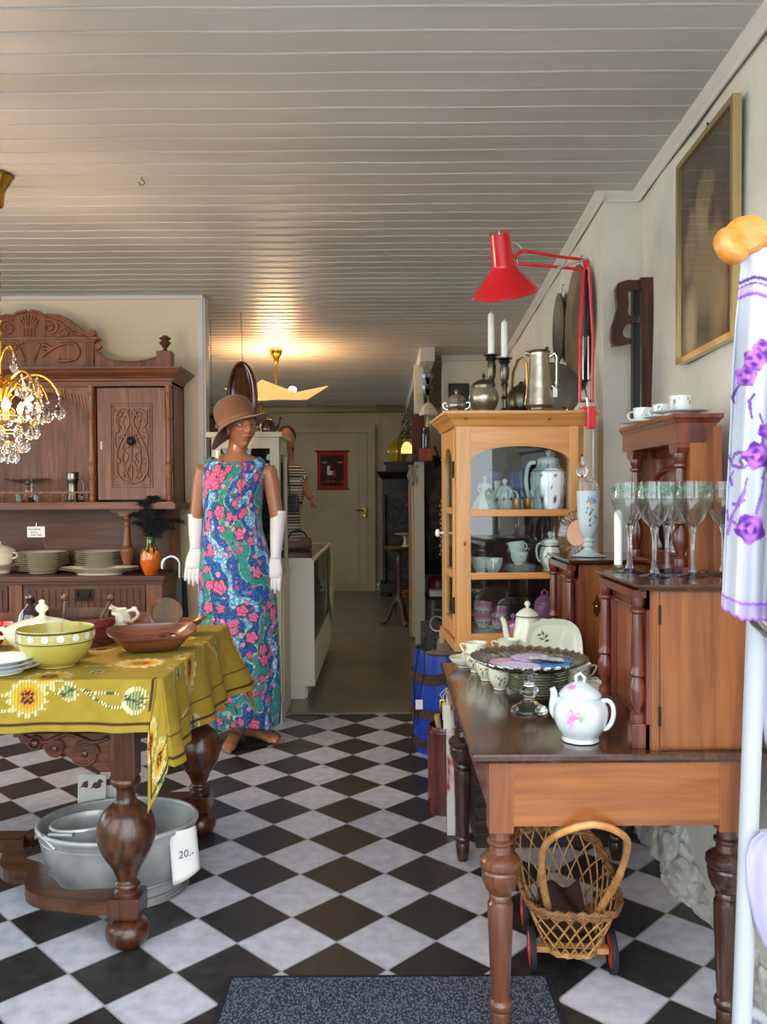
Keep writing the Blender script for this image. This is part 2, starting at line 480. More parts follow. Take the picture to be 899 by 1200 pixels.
# front wall of the shop, behind the camera: door opening and a display window to the left
b = B()
b.box(-3.5, -3.1, 1.0, 1.1, -.1, 2.5); b.box(-3.1, -1.0, 1.0, 1.1, -.1, .5); b.box(-3.1, 1.3, 1.0, 1.1, 2.38, 2.5)
b.box(-1.0, -.85, 1.0, 1.1, -.1, 2.38); b.box(.93, 1.3, 1.0, 1.1, -.1, 2.38)
struct(b, 'wall_front', m_wall)
b = B(); b.box(-3.1, -1.0, 1.04, 1.05, .5, 2.38); struct(b, 'window_1', thin_glass('window_glass'))
b = B()
for x in (-3.1, -2.08, -1.04): b.box(x, x+.04, 1.02, 1.08, .5, 2.38)
struct(b, 'trim_window', m_trimw)
# crown moulding between boarded ceiling and right wall
def crown(pts, name):
    b = B()
    for (x0, y0), (x1, y1), (nx, ny) in pts:
        prf = [(0, 0), (.034, 0), (.034, -.006), (.026, -.014), (.012, -.026), (.006, -.034), (0, -.034)]
        A = [b.bm.verts.new((x0+nx*q[0], y0+ny*q[0], H+q[1])) for q in prf]; C = [b.bm.verts.new((x1+nx*q[0], y1+ny*q[0], H+q[1])) for q in prf]
        for i in range(len(prf)-1): b.bm.faces.new((A[i], A[i+1], C[i+1], C[i]))
        b.bm.faces.new(A); b.bm.faces.new(C)
    return struct(b, name, m_trimw)
crown([((rx(1.1)-.01, 1.1), (rx(3.3)-.01, 3.3), (-1, 0)), ((rx(3.3)+.02, 3.295), (rx2(3.3)-.03, 3.295), (0, -1)), ((rx2(3.26)-.004, 3.262), (rx2(7.08)-.004, 7.08), (-1, 0))], 'trim_crown_right')
b = B(); b.box(at(519.5, 600, 7.06).x-.01, rx2(7.05), 7.045, 7.08, H-.05, H, bev=.004); struct(b, 'trim_crown_middle', m_trimw)
# ceiling beam and post
q0 = at(492.5, 425, 6.67); q1 = at(509.5, 408, 6.67)
b = B(); b.box(q0.x, q1.x, 6.67, 10.9, 2.335, H+.01, bev=.006); struct(b, 'beam', m_trimw)
b = B(); b.box(at(486.5, 600, 7.0).x, at(497.3, 600, 7.0).x, 7.0, 7.10, 0, 2.36, bev=.004); struct(b, 'pillar', mat('post_paint', (206, 204, 188), .6))
b = B(); b.tube([(-3.3, 10.86, 2.385), (.35, 10.86, 2.385)], .045, 10)
for x in (-2.2, -1.0, -.1): b.box(x-.02, x+.02, 10.84, 10.9, 2.4, 2.46)
struct(b, 'trim_heating_pipe', m_back)

# ------------------------------------------------------------------ light
W = bpy.data.worlds.new('daylight'); SC.world = W; W.use_nodes = True
bg = W.node_tree.nodes['Background']; bg.inputs[0].default_value = (.86, .93, 1.0, 1); bg.inputs[1].default_value = 4.0
def lamp(name, kind, loc, power, col=(1, 1, 1), size=.1, rot=None, sizey=None, portal=False, spread=None):
    l = bpy.data.lights.new(name, kind); l.energy = power; l.color = col
    if kind == 'AREA':
        l.size = size
        if sizey: l.shape = 'RECTANGLE'; l.size_y = sizey
        if portal: l.cycles.is_portal = True
        if spread: l.spread = spread
    else: l.shadow_soft_size = size
    o = bpy.data.objects.new(name, l); COL.objects.link(o); o.location = loc
    if rot: o.rotation_euler = rot
    return o
lamp('door_portal', 'AREA', (.04, 1.05, 1.19), 1, size=1.78, sizey=2.38, rot=(radians(90), 0, 0), portal=True)
lamp('window_portal', 'AREA', (-2.05, 1.05, 1.44), 1, size=2.1, sizey=1.88, rot=(radians(90), 0, 0), portal=True)
for i, (lc, sa, sb) in enumerate(lamp_q): lamp('added_window_portal', 'AREA', lc, 1, size=sb, sizey=sa, rot=(0, radians(-90), 0), portal=True)  # portals of the two added side windows
# ------------------------------------------------------------------ shared materials
m_cream = mat('cream_porcelain', (232, 228, 205), .15, coat=.5)
m_white_p = mat('white_porcelain', (232, 236, 238), .12, coat=.5)
m_offwhite = mat('off_white_earthenware', (234, 226, 202), .2, coat=.3)
m_dkoak = wood('dark_turned_oak', (38, 18, 10), (96, 52, 30), 'z', 1.2, .3, .3, mid=(66, 34, 19))
m_dkoak_x = wood('dark_oak_board', (40, 20, 12), (98, 56, 34), 'x', 1.2, .35, .25, mid=(70, 38, 22))
m_paper = mat('white_paper', (236, 234, 228), .8)
m_ink = mat('black_ink', (30, 28, 30), .7)
m_zinc = mat('galvanised_zinc', (196, 196, 194), .42, metal=.45, col2=(150, 150, 148), scale=7, bump=.15, bscale=14, detail=6)
m_brass = mat('brass', (190, 150, 70), .25, metal=1)
m_gold = mat('polished_gold_metal', (226, 178, 84), .2, metal=1)
m_chrome = mat('chrome', (210, 210, 212), .12, metal=1)
m_iron = mat('dark_iron', (48, 42, 38), .45, metal=.8)
m_black = mat('black_paint', (14, 14, 15), .35)
def text_on(b_parent, txt, size, loc, rot, m, name='lettering', thick=.0004):
    c = bpy.data.curves.new(name, 'FONT'); c.body = txt; c.size = size; c.extrude = thick; c.align_x = 'CENTER'; c.align_y = 'CENTER'
    c.resolution_u = 3; tmp = bpy.data.objects.new('tmp', c); COL.objects.link(tmp); bpy.context.view_layer.update()
    me = bpy.data.meshes.new_from_object(tmp.evaluated_get(bpy.context.evaluated_depsgraph_get())); bpy.data.objects.remove(tmp); bpy.data.curves.remove(c)
    me.materials.clear(); me.materials.append(m); me.name = name
    o = bpy.data.objects.new(name, me); COL.objects.link(o)
    o.parent = b_parent; o.location = loc; o.rotation_euler = rot
    return o

# ------------------------------------------------------------------ oak draw-leaf table
TX1, TY0, TY1, TZ = -.632, 2.30, 3.24, .757
TX0 = -1.85
t = thing('dining_table', 'dark oak table with bulbous turned legs under a mustard embroidered cloth', 'table', (0, 0, 0))
b = B(); b.box(TX0, TX1, TY0, TY1, TZ-.035, TZ, bev=.008); b.build('tabletop', m_dkoak_x, t)
b = B(); b.box(TX0+.08, TX1-.09, TY0+.06, TY0+.085, TZ-.16, TZ-.035)
b.box(TX0+.08, TX1-.09, TY1-.09, TY1-.065, TZ-.16, TZ-.035); b.box(TX1-.10, TX1-.075, TY0+.06, TY1-.08, TZ-.16, TZ-.035)
b.build('apron', m_dkoak_x, t)
m_carv = wood('reddish_carved_oak', (44, 18, 12), (112, 54, 36), 'x', 1.5, .4, .2, mid=(76, 36, 24))
def carving(x0, x1, y):
    b = B(); n = 40; pts = []
    for i in range(n+1):
        u = i/n; x = x1+(x0-x1)*u
        z = .595-.10*(1-u)**1.2-.012*abs(sin(u*pi*4)) if u < .95 else .595
        pts.append((x, z-.005))
    poly = [(x1, .60)]+pts+[(x0, .60)]
    b.prism(poly, y-.012, y+.014, 'y')
    for (cx, cz, r) in ((x1-.075, .545, .038), (x1-.16, .56, .024), (x1-.215, .575, .018)):
        for tr in range(2):
            a = [(cx+(r*(1-.8*k/26))*cos(k*.45+tr*pi), y-.016, cz+(r*(1-.8*k/26))*sin(k*.45+tr*pi)) for k in range(27)]
            b.tube(a, .0065, 6)
        b.ball((cx, y-.018, cz), .011)
    b.tube([(x1-.01-.24*k/10, y-.016, .588-.012*sin(k)) for k in range(11)], .006, 6)
    return b
carving(TX1-.42, TX1-.14, TY0+.045).build('carved_bracket', m_carv, t)
carving(TX1-.42, TX1-.14, TY1-.09).build('carved_bracket', m_carv, t)
LEGP = smooth_prof([(.030, .485), (.040, .475), (.040, .462), (.028, .45), (.026, .43), (.030, .412), (.050, .395), (.070, .372), (.081, .335), (.080, .305), (.066, .265), (.043, .228), (.031, .200), (.028, .188), (.036, .180), (.037, .172), (.028, .165), (.036, .158), (.036, .15)], 3)
def table_leg(x, y):
    b = B(); b.lathe(LEGP[::-1], 28, (x, y, 0))
    b.box(x-.034, x+.034, y-.030, y+.034, .48, TZ-.035, bev=.004)
    b.box(x-.045, x+.045, y-.045, y+.045, .09, .15, bev=.006)
    b.lathe(smooth_prof([(0, 0), (.032, .001), (.052, .014), (.062, .038), (.056, .062), (.036, .078), (.026, .084), (.028, .092)], 3), 28, (x, y, 0))
    return b.build('leg', m_dkoak, t)
L1, L2 = (-.732, 2.325), (-.70, 3.10)
table_leg(*L1); table_leg(*L2); table_leg(-1.72, 2.365); table_leg(-1.72, 3.10)
def stretcher(sgn, yl, xl):
    ym = 2.74
    q = [(xl, yl), (xl-.12, yl+.0), (xl-.22, yl+sgn*.02), (xl-.29, yl+sgn*.09), (xl-.33, yl+sgn*.17), (xl-.42, yl+sgn*.22), (xl-.50, ym)]
    q = [Vector((a, c, 0)) for a, c in q]; fine = []
    for i in range(len(q)-1):
        p0 = q[max(i-1, 0)]; p3 = q[min(i+2, len(q)-1)]
        for k in range(6):
            u = k/6
            fine.append(.5*((2*q[i])+(-p0+q[i+1])*u+(2*p0-5*q[i]+4*q[i+1]-p3)*u*u+(-p0+3*q[i]-3*q[i+1]+p3)*u**3))
    fine.append(q[-1]); L = []; R_ = []
    for i, p in enumerate(fine):
        d = (fine[min(i+1, len(fine)-1)]-fine[max(i-1, 0)]).normalized(); nrm = Vector((-d.y, d.x, 0)); w = .034+.008*sin(i*.5)
        L.append(p+nrm*w); R_.append(p-nrm*w)
    b = B(); poly = [(p.x, p.y) for p in L]+[(p.x, p.y) for p in R_[::-1]]
    n = len(L)
    for i in range(n-1):
        a0, a1, c0, c1 = L[i], L[i+1], R_[i], R_[i+1]
        vs = [(v.x, v.y, z) for z in (.105, .142) for v in (a0, a1, c1, c0)]
        b.raw(vs, [(0, 3, 2, 1), (4, 5, 6, 7), (0, 1, 5, 4), (2, 3, 7, 6)]+([(0, 4, 7, 3)] if i == 0 else [])+([(1, 2, 6, 5)] if i == n-2 else []))
    bmesh.ops.remove_doubles(b.bm, verts=b.bm.verts, dist=.0005)
    return b.build('stretcher', m_dkoak_x, t)
stretcher(1, L1[1], L1[0]); stretcher(-1, L2[1], L2[0])
b = B(); b.box(-1.5, -1.2, 2.70, 2.78, .10, .145, bev=.01); b.build('stretcher', m_dkoak_x, t)

# ------------------------------------------------------------------ embroidered cloth
OVX, OVY = .25, .148
cx0 = TX0-.02
CW = TX1+OVX-cx0; CH = (TY1+.2)-(TY0-OVY)
def cloth_pt(u, v):
    X = cx0+u; Yc = (TY0-OVY)+v             # flat cloth coordinates
    dx = X-TX1; dy = TY0-Yc; db = Yc-TY1
    z = TZ+.004; px, py = X, Yc
    if dx <= 0 and dy <= 0 and db <= 0:
        z += .0015*N(X*9, Yc*9)
        return Vector((px, py, z))
    ddx, ddy, ddb = max(dx, 0), max(dy, 0), max(db, 0)
    if ddx > 0 and ddy > 0:
        p_ = 1.10; drop = (ddx**p_+ddy**p_)**(1/p_); a = atan2(ddx*.7, ddy)
        out = .012+.085*(drop/.4)*(1+.12*sin(a*5))
        px = TX1+out*sin(a)*.75-.10*(drop/.4)**1.5*(1-.45*max(0, sin(a))**3); py = TY0-out*cos(a)*.5
    elif ddy > 0:
        drop = ddy; k = drop/OVY
        w_ = max(0, 1-(TX1-X)/.12); py = TY0-.014-.010*k*(1+sin(X*17+1))*(1-w_)-.004*k*sin(X*41)*(1-w_)-.012*k*w_
        px = X-.10*(drop/.4)**1.5*w_**2
    elif ddx > 0 and ddb > 0:
        drop = (ddx**1.1+ddb**1.1)**(1/1.1)*.9; a = atan2(ddx, ddb)
        out = .012+.14*(drop/.4); px = TX1+out*(sin(a)*.9+.1); py = TY1+out*cos(a)*.9
    elif ddb > 0:
        drop = ddb; py = TY1+.01+.02*drop/.2; px = X
    else:
        drop = ddx; k = drop/OVX; w = (Yc-TY0)/(TY1-TY0)
        px = TX1+.012+k*(.022+.018*sin(w*13+.6)+.014*sin(w*29)) + k*.095*max(0, w-.45)**1.5*2.2
        py = Yc+k*.03*(w-.5)
        drop *= 1-.1*sin(w*7)**2*0
    d = drop
    z = TZ+.004-max(0, d-.006)
    if d < .015: z = TZ+.004-d*d*20
    return Vector((px, py, z))
nu, nv = int(CW/.0042), int(CH/.0042)
b = B(); b.grid(nu, nv, lambda u, v: cloth_pt(u*CW, v*CH))
cloth = b.build('tablecloth', vcol('mustard_embroidered_cloth', .85, sheen=.0, bump=.25, bscale=400), solid=.0025, offset=0, sharp=60)
tag(cloth, 'mustard yellow tablecloth embroidered with sunflowers and green leaves', 'tablecloth')
def ccoord(px, py, part):
    if part == 't': q = fl(px, py, TZ); return (q.x, q.y)
    if part == 'f': q = at(px, py, TY0-.02); return (q.x, TY0-(TZ-q.z))
    # side
    r = (px-449.5)/F_PX; Y = (TX1+.035)/r; q = at(px, py, Y); return (TX1+(TZ-q.z), Y)
MOT = []
def flw(px, py, part, R=.06): x, y = ccoord(px, py, part); MOT.append(('f', x, y, R, 0))
def leaf(px, py, part, R=.05, a=0): x, y = ccoord(px, py, part); MOT.append(('l', x, y, R, a))
flw(32, 822, 'f', .058); flw(-95, 822, 'f', .058); flw(58, 795, 't', .07); flw(165, 779, 't', .075); flw(119, 763, 't', .05); flw(228, 787, 's', .082); flw(272, 762, 's', .07)
flw(183, 838, 's', .055)
leaf(77, 817, 'f', .035, .4); leaf(155, 824, 'f', .05, -.3); leaf(-30, 825, 'f', .04, .3); leaf(112, 790, 't', .03, 1); leaf(212, 782, 't', .03, .2)
leaf(232, 848, 's', .042, .2); leaf(275, 800, 's', .036, -.2); leaf(252, 830, 's', .03, 1)
MOT.append(('f', TX1+.17, TY0-.07, .05, 0)); MOT.append(('l', TX1+.235, TY0-.07, .05, 1.2))
for i in range(9):
    MOT.append(('f', -1.75+.31*(i % 4)+.1*(i//4), 2.75+.2*(i//4), .05, 0)); MOT.append(('l', -1.62+.31*(i % 4)+.1*(i//4), 2.78+.2*(i//4), .035, i))
STEMS = []
def stem(pts, part, kind=0):
    q = [Vector((*ccoord(x, y, part), 0)) for x, y in pts]; STEMS.append((q, kind))
stem([(62, 818), (95, 812), (108, 822), (130, 833), (150, 832)], 'f', 0); stem([(95, 812), (110, 817), (140, 817)], 'f', 0); stem([(-20, 815), (10, 820)], 'f', 1); stem([(-20, 840), (12, 836)], 'f', 1)
stem([(100, 783), (130, 782), (150, 780)], 't', 1); stem([(205, 835), (208, 800), (212, 780)], 's', 1); stem([(240, 780), (245, 750), (252, 765), (256, 800)], 's', 1); stem([(215, 846), (232, 810)], 's', 1)
c_base, c_br, c_cream, c_yel, c_or, c_gr = srgb((148, 124, 30)), srgb((62, 26, 14)), srgb((222, 210, 158)), srgb((216, 176, 56)), srgb((214, 140, 26)), srgb((84, 104, 48))
def seg_d(px, py, a, c):
    vx, vy = c.x-a.x, c.y-a.y; L = vx*vx+vy*vy
    k = max(0, min(1, ((px-a.x)*vx+(py-a.y)*vy)/L)) if L else 0
    return sqrt((px-a.x-k*vx)**2+(py-a.y-k*vy)**2), k*sqrt(L)
def cloth_col(co, i):
    u = (i % (nu+1))/nu*CW; v = (i//(nu+1))/nv*CH
    X = cx0+u; Y = (TY0-OVY)+v
    c = mix(c_base, srgb((166, 138, 36)), .5+N(X*30, Y*30)*.6)
    ex = TX1+OVX-X; ey = v; eb = TY1+.2-Y
    e = min(ex, ey, eb)
    if .020 < e < .0255 or .030 < e < .0325: return c_br
    ix = abs(X-(TX1-.005)) if Y > TY0+.02 else 9
    dyl = abs(Y-(TY0+.012))
    if X < TX1-.02 and dyl < .0028: return c_br
    if X > TX1+.005 and abs(ex-.085) < .0028 and Y > TY0-.08: return c_br
    if abs(X-(TX1-.008)) < .0028 and Y < TY0+.012 and Y > TY0-.09: return c_br
    for (k, mx_, my_, R, a) in MOT:
        dx, dy = X-mx_, Y-my_
        if abs(dx) > R*1.3 or abs(dy) > R*1.3: continue
        d = sqrt(dx*dx+dy*dy)/R; th = atan2(dy, dx)
        stripe = sin(X*2*pi/.0085) if Y < TY0 or X < TX1-.0 else sin(Y*2*pi/.0085)
        if k == 'f':
            lim = .72+.28*abs(sin(th*7))+.08*N(th*3, R*90)
            if d < .13: return srgb((160, 90, 40))
            if d < .34: return c_br if sin(d*60) > -.5 or stripe > .6 else c_or
            if d < lim:
                cc = c_or if d < .5 else (c_yel if d < .72 else c_cream)
                return cc if stripe > -.35 else mix(c_base, cc, .25)
        else:
            ca, sa = cos(a), sin(a); lx, ly = dx*ca+dy*sa, -dx*sa+dy*ca
            d = sqrt(lx*lx+ly*ly*1.1)/R; th = atan2(ly, lx)
            lim = .75+.25*cos(th)*(1-.3*cos(3*th))
            if d < lim:
                if abs(ly) < .0022 or abs(abs(ly)-.4*abs(lx)) < .0018: return srgb((52, 66, 40))
                if d > lim-.28: return c_cream if stripe > -.2 else c_base
                return c_gr if stripe > -.1 else mix(c_cream, c_gr, .55)
    for q, kd in STEMS:
        for j in range(len(q)-1):
            d, s_ = seg_d(X, Y, q[j], q[j+1])
            if d < .0032:
                return (c_cream if sin(s_*700) > -.5 else c_base) if kd else (srgb((70, 78, 44)) if sin(s_*800) > -.4 else c_cream)
    return c
paint(cloth, cloth_col)

# ------------------------------------------------------------------ things on the table
ZT = TZ+.0065
q = fl(66, 780, ZT); t = thing('mixing_bowl', 'mustard yellow mixing bowl with a band of white flowers, in front of the tureen', 'bowl', q)
m_must = mat('mustard_enamel', (176, 164, 74), .22, coat=.5); m_mustin = mat('olive_enamel_inside', (140, 132, 54), .25, coat=.4)
b = B(); b.lathe(smooth_prof([(0, 0), (.052, .0), (.058, .006), (.078, .022), (.100, .056), (.108, .085), (.110, .112), (.108, .113), (.104, .085), (.094, .053), (.072, .026), (.0, .012)], 3), 48)
o = b.build('bowl_body', m_must, t)
b = B(); b.lathe([(.1085, .078), (.1108, .083), (.1112, .109), (.1095, .1095)], 48, cap=False); band = b.build('decorated_band', mat('light_band_glaze', (186, 178, 108), .25, coat=.4), t)
b = B()
for k in range(16):
    a = 2*pi*k/16+.1
    M_ = Matrix.Rotation(a, 4, 'Z') @ Matrix.Translation((.1115, 0, .0955)) @ Matrix.Rotation(pi/2, 4, 'Y')
    if True:
        b.lathe([(0, .0006), (.0098, .0004), (.0102, 0)], 16, M=M_, cap=False)
        b.lathe([(0, .0014), (.0022, .001), (.0024, 0)], 8, M=M_, m=1, cap=False)
        for w in range(8): b.tube([M_ @ Vector((.004*cos(w*pi/4), .004*sin(w*pi/4), .001)), M_ @ Vector((.0088*cos(w*pi/4), .0088*sin(w*pi/4), .001))], .0004, 4, m=2)
    a += pi/16
    for zz in (.087, .095, .103):
        M_ = Matrix.Rotation(a, 4, 'Z') @ Matrix.Translation((.1115, 0, zz)) @ Matrix.Rotation(pi/2, 4, 'Y')
        b.lathe([(0, .0006), (.0028, 0)], 4, M=M_, m=1, cap=False)
b.build('flower_decoration', [m_white_p, mat('yellow_dot_glaze', (226, 190, 70), .3), mat('grey_petal_line', (130, 130, 90), .4)], t)
b = B(); b.lathe([(.1085, .1135), (.1112, .1115), (.1118, .109), (.1112, .107)], 48, cap=False); b.lathe([(.110, .079), (.1118, .0785), (.1105, .077)], 48, cap=False)
b.build('dark_rim', mat('dark_green_rim', (44, 48, 22), .4), t)

q = fl(50, 767, ZT); t = thing('soup_tureen', 'cream porcelain lidded tureen behind the mustard bowl', 'tureen', q, rz=.1)
b = B(); b.lathe(smooth_prof([(0, .0), (.06, .0), (.062, .008), (.05, .014), (.085, .03), (.112, .058), (.118, .078), (.116, .082)], 3), 40, sy=.8)
b.build('tureen_bowl', m_cream, t)
b = B(); b.lathe(smooth_prof([(.121, .080), (.12, .086), (.095, .100), (.055, .114), (.022, .121), (.010, .126), (.009, .134), (.018, .143), (.020, .152), (.012, .162), (.008, .166), (.010, .171), (.006, .176), (0, .177)], 3), 40, sy=.8); b.build('lid', m_cream, t)
for s in (-1, 1):
    b = B(); b.tube(bez((s*.108, 0, .06), (s*.15, 0, .045), (s*.15, 0, .085), (s*.118, 0, .088)), .0065, 8); b.build('handle', m_cream, t)

# white plates at the left edge of the table
q = fl(-8, 792, ZT)
def plate_profile(R, depth=.02):
    return smooth_prof([(0, 0), (R*.55, 0), (R*.58, .003), (R*.7, depth*.6), (R, depth), (R, depth+.0025), (R*.7, depth*.6+.003), (R*.55, .004), (0, .004)], 2)
def make_plate(name, label, R, m, depth, group, loc):
    b = B(); b.lathe(plate_profile(R, depth), 36); o = b.build(name, m, None, loc=loc); return tag(o, label, 'plate', group)
for i in range(3):
    lab = ['white porcelain plate at the left table edge, bottom of the three beside the mustard bowl', 'white porcelain plate, middle of the three stacked beside the mustard bowl', 'white porcelain plate, topmost of the three beside the mustard bowl'][i]
    make_plate('dinner_plate', lab, .105-.006*i, m_white_p, .02, 'white plates at the left edge of the table', (q.x-.004*i, 2.385+.004*i, ZT+i*.0095))
# red bowl
b = B(); b.lathe(smooth_prof([(0, 0), (.03, 0), (.045, .01), (.075, .05), (.085, .075), (.083, .076), (.07, .05), (0, .02)], 3), 32)
q = at(-16, 724, 2.78); o = b.build('red_bowl', mat('red_glaze', (190, 24, 20), .2, coat=.4), loc=(q.x, 2.78, ZT)); tag(o, 'glossy red bowl at the far left of the embroidered cloth', 'bowl')
# purple glass bottle
b = B(); b.lathe(smooth_prof([(0, 0), (.040, 0), (.043, .01), (.043, .055), (.036, .085), (.016, .108), (.011, .118), (.011, .130), (.016, .133), (.016, .145), (.010, .148), (0, .148)], 3), 28)
q = at(36, 735, 3.02); t = thing('glass_bottle', 'dark purple glass bottle between the red bowl and the round red box', 'bottle', (q.x, 3.02, ZT))
b.build('bottle_body', mat('dark_purple_glass', (40, 18, 36), .06, coat=1, spec=.8), t)
b = B(); b.lathe([(.0165, .118), (.0165, .13), (.012, .132)], 20); b.build('neck_ring', m_iron, t)
# round red box with sticks
q = at(92, 745, 2.86); t = thing('wooden_firkin', 'round red-brown wooden butter tub with hooped rim and two wooden pegs', 'tub', (q.x, 2.86, ZT))
m_redw = wood('worn_red_wood', (58, 20, 14), (120, 46, 34), 'x', 1, .45, .1, mid=(90, 32, 24))
b = B(); b.lathe([(0, 0), (.128, 0), (.128, .018), (.118, .022), (.118, .085), (.110, .086), (.108, .03), (0, .03)], 40, sy=.85); b.build('tub_body', m_redw, t)
b = B(); b.lathe([(.119, .062), (.124, .064), (.124, .088), (.119, .09), (.108, .09)], 40, sy=.85, cap=False); b.build('rim_hoop', wood('rim_red_wood', (80, 26, 20), (136, 56, 44), 'x', 1, .45), t)
b = B(); b.lathe([(.110, .078), (.112, .11), (.106, .112), (.104, .078)], 40, sy=.85, cap=False, a0=0, a1=pi); b.lathe([(0, .04), (.107, .04)], 32, sy=.85, cap=False); b.build('inner_wall', wood('brown_inner_wood', (70, 44, 26), (122, 86, 54), 'z', 1, .6), t)
for (x, y, tx, ty) in ((-.062, .02, -.062, .045), (.05, .02, .105, .03)):
    b = B(); b.tube([(x, y, .045), (tx, ty, .145)], .0055, 8); b.ball((tx, ty, .152), (.014, .014, .012)); b.build('wooden_peg', wood('peg_wood', (62, 40, 26), (118, 84, 56), 'z', 2, .6), t)
# creamer
q = at(140, 735, 3.0); t = thing('cream_jug', 'small cream porcelain jug with a wide spout beside the red tub', 'jug', (q.x, 3.0, ZT))
b = B()
def jr(a, z): return 1+(.0 if z < .05 else (z-.05)*9*max(0, cos(a-pi))**4)
b.lathe(smooth_prof([(0, 0), (.033, 0), (.034, .005), (.036, .03), (.043, .052), (.036, .078), (.026, .088), (.028, .098), (.026, .0985), (.024, .088), (.033, .075), (0, .05)], 3), 32, rfn=jr, zfn=lambda a, r, z: (.018*max(0, cos(a-pi))**4 if z > .08 else 0)); b.build('jug_body', m_cream, t)
b = B(); b.tube(bez((.026, 0, .088), (.07, 0, .108), (.08, 0, .07), (.052, 0, .06), 12)+[Vector((.04, 0, .045))], [.006]*13+[.004], 8); b.ball((.055, 0, .098), (.011, .007, .009)); b.build('handle', m_cream, t)

# carved wooden troughs
m_trough = wood('waxed_brown_trough_wood', (70, 34, 22), (140, 82, 56), 'x', .8, .3, .4, mid=(104, 56, 37), bump=.15)
m_trough2 = wood('orange_brown_wood', (84, 42, 22), (154, 88, 52), 'x', .9, .35, .3, mid=(120, 66, 38))
def trough(L, Wd, Hh, tip, m, parent, name, z0=0):
    b = B()
    def top(a):
        e = 3.2; c, s = cos(a), sin(a)
        k = (abs(c)**e+abs(s)**e)**(-1/e); return c*k, s*k
    nA = 48
    rings = []
    for (f, z) in ((0, 0), (.5, 0), (.62, .004), (.8, Hh*.5), (1, Hh), (.97, Hh+.003), (.9, Hh*.8), (.72, Hh*.4), (.5, Hh*.3), (0, Hh*.28)):
        ring = []
        for i in range(nA):
            a = 2*pi*i/nA; cx, cy = top(a)
            ring.append(b.bm.verts.new((cx*L/2*f, cy*Wd/2*(f if f > .6 else f*.9), z+tip*max(0, abs(cx)-.7)*(1 if z > Hh*.35 else 0)*Hh)))
        rings.append(ring)
    for j in range(len(rings)-1):
        for i in range(nA):
            k = (i+1) % nA; b.bm.faces.new((rings[j][i], rings[j][k], rings[j+1][k], rings[j+1][i]))
    bmesh.ops.remove_doubles(b.bm, verts=b.bm.verts, dist=.0004)
    for f in b.bm.faces: f.smooth = True
    return b.build(name, m, parent, sharp=50)
q = fl(178, 762, ZT); t = thing('dough_trough', 'carved reddish wooden trough with two round finger holes, at the table corner', 'trough', (q.x+.002, q.y-.002, ZT+.011), rot=(.11, 0, .30))
trough(.285, .195, .052, .6, m_trough, t, 'trough_body')
b = B(); b.lathe([(0, .0), (.055, .0), (.05, .012), (.03, .02), (0, .021)], 24, (.045, .0, .018), sx=.8, sy=1.2); b.build('carved_hump', m_trough, t)
b = B()
for x, y in ((.032, -.012), (.062, .006)): b.lathe([(0, .0402), (.011, .0402)], 16, (x, y, .0), sy=.8, cap=False)
b.build('finger_hole', mat('dark_hole', (22, 12, 8), .8), t, loc=(0, 0, 0))
b = B(); b.box(.06, .072, -.03, -.02, .041, .042); b.build('price_sticker', m_paper, t)
q = fl(203, 738, ZT); t = thing('wooden_scoop', 'orange-brown carved wooden trough lying behind the one with finger holes', 'trough', (q.x, 3.02, ZT), rz=.15)
trough(.30, .12, .05, .8, m_trough2, t, 'scoop_body')
q = at(195, 715, 2.94); t = thing('wooden_disc', 'round grey and brown wooden lid leaning in the back trough', 'lid', (q.x, 2.93, ZT+.035), rot=(0, .0, .2))
b = B(); b.lathe([(0, -.006), (.058, -.006), (.060, 0), (.058, .006), (0, .006)], 36, M=Matrix.Translation((0, 0, .055)) @ Matrix.Rotation(radians(62), 4, 'X')); b.build('disc_body', mat('grey_worn_wood', (72, 66, 58), .6, col2=(120, 84, 54), scale=12), t)
b = B(); b.lathe([(.045, .007), (.050, .010), (.060, .008), (.062, 0)], 36, M=Matrix.Translation((0, 0, .055)) @ Matrix.Rotation(radians(62), 4, 'X'), cap=False, a0=pi*.6, a1=pi*1.6); b.build('bent_rim', m_trough2, t)

# ------------------------------------------------------------------ zinc tub under the table
tc_ = Vector((-.865, 2.665, 0)); TR = .12
t = thing('zinc_tub', 'large oval galvanised zinc tub on the floor under the oak table', 'tub', tc_, rz=TR)
b = B(); b.lathe(smooth_prof([(0, .003), (.205, .003), (.21, .0), (.213, .012), (.207, .02), (.225, .10), (.245, .205), (.252, .212), (.255, .222), (.248, .23), (.240, .226), (.236, .205), (.215, .09), (.2, .012), (0, .012)], 3), 64, sy=.78)
b.build('tub_body', m_zinc, t)
b = B()
for z in (.06, .19): b.lathe([(.2145+z*.13, z-.004), (.2185+z*.13, z), (.2145+z*.13, z+.004)], 64, sy=.78, cap=False)
b.build('ridge', m_zinc, t)
a = radians(214)
b = B(); b.tube([(.246*cos(a+k)*1.02, .246*.78*sin(a+k)*1.02, .205+.02*cos(k*6)) for k in (-.3, -.27, -.15, 0, .15, .27, .3)], .006, 8); b.build('handle', m_zinc, t)
# basin inside
q = fl(100, 975, .12); t = thing('zinc_basin', 'smaller zinc basin nested inside the big oval tub', 'basin', (tc_.x-.085, tc_.y-.05, .055), rz=.5)
b = B(); b.lathe(smooth_prof([(0, .0), (.08, 0), (.105, .17), (.112, .182), (.106, .188), (.098, .17), (.074, .01), (0, .01)], 3), 40, sy=.72); b.build('basin_body', m_zinc, t)
b = B(); b.tube([(-.10, -.05, .18), (-.12, -.07, .19), (-.06, -.11, .19), (-.05, -.075, .18)], .005, 8); b.build('handle', m_zinc, t)
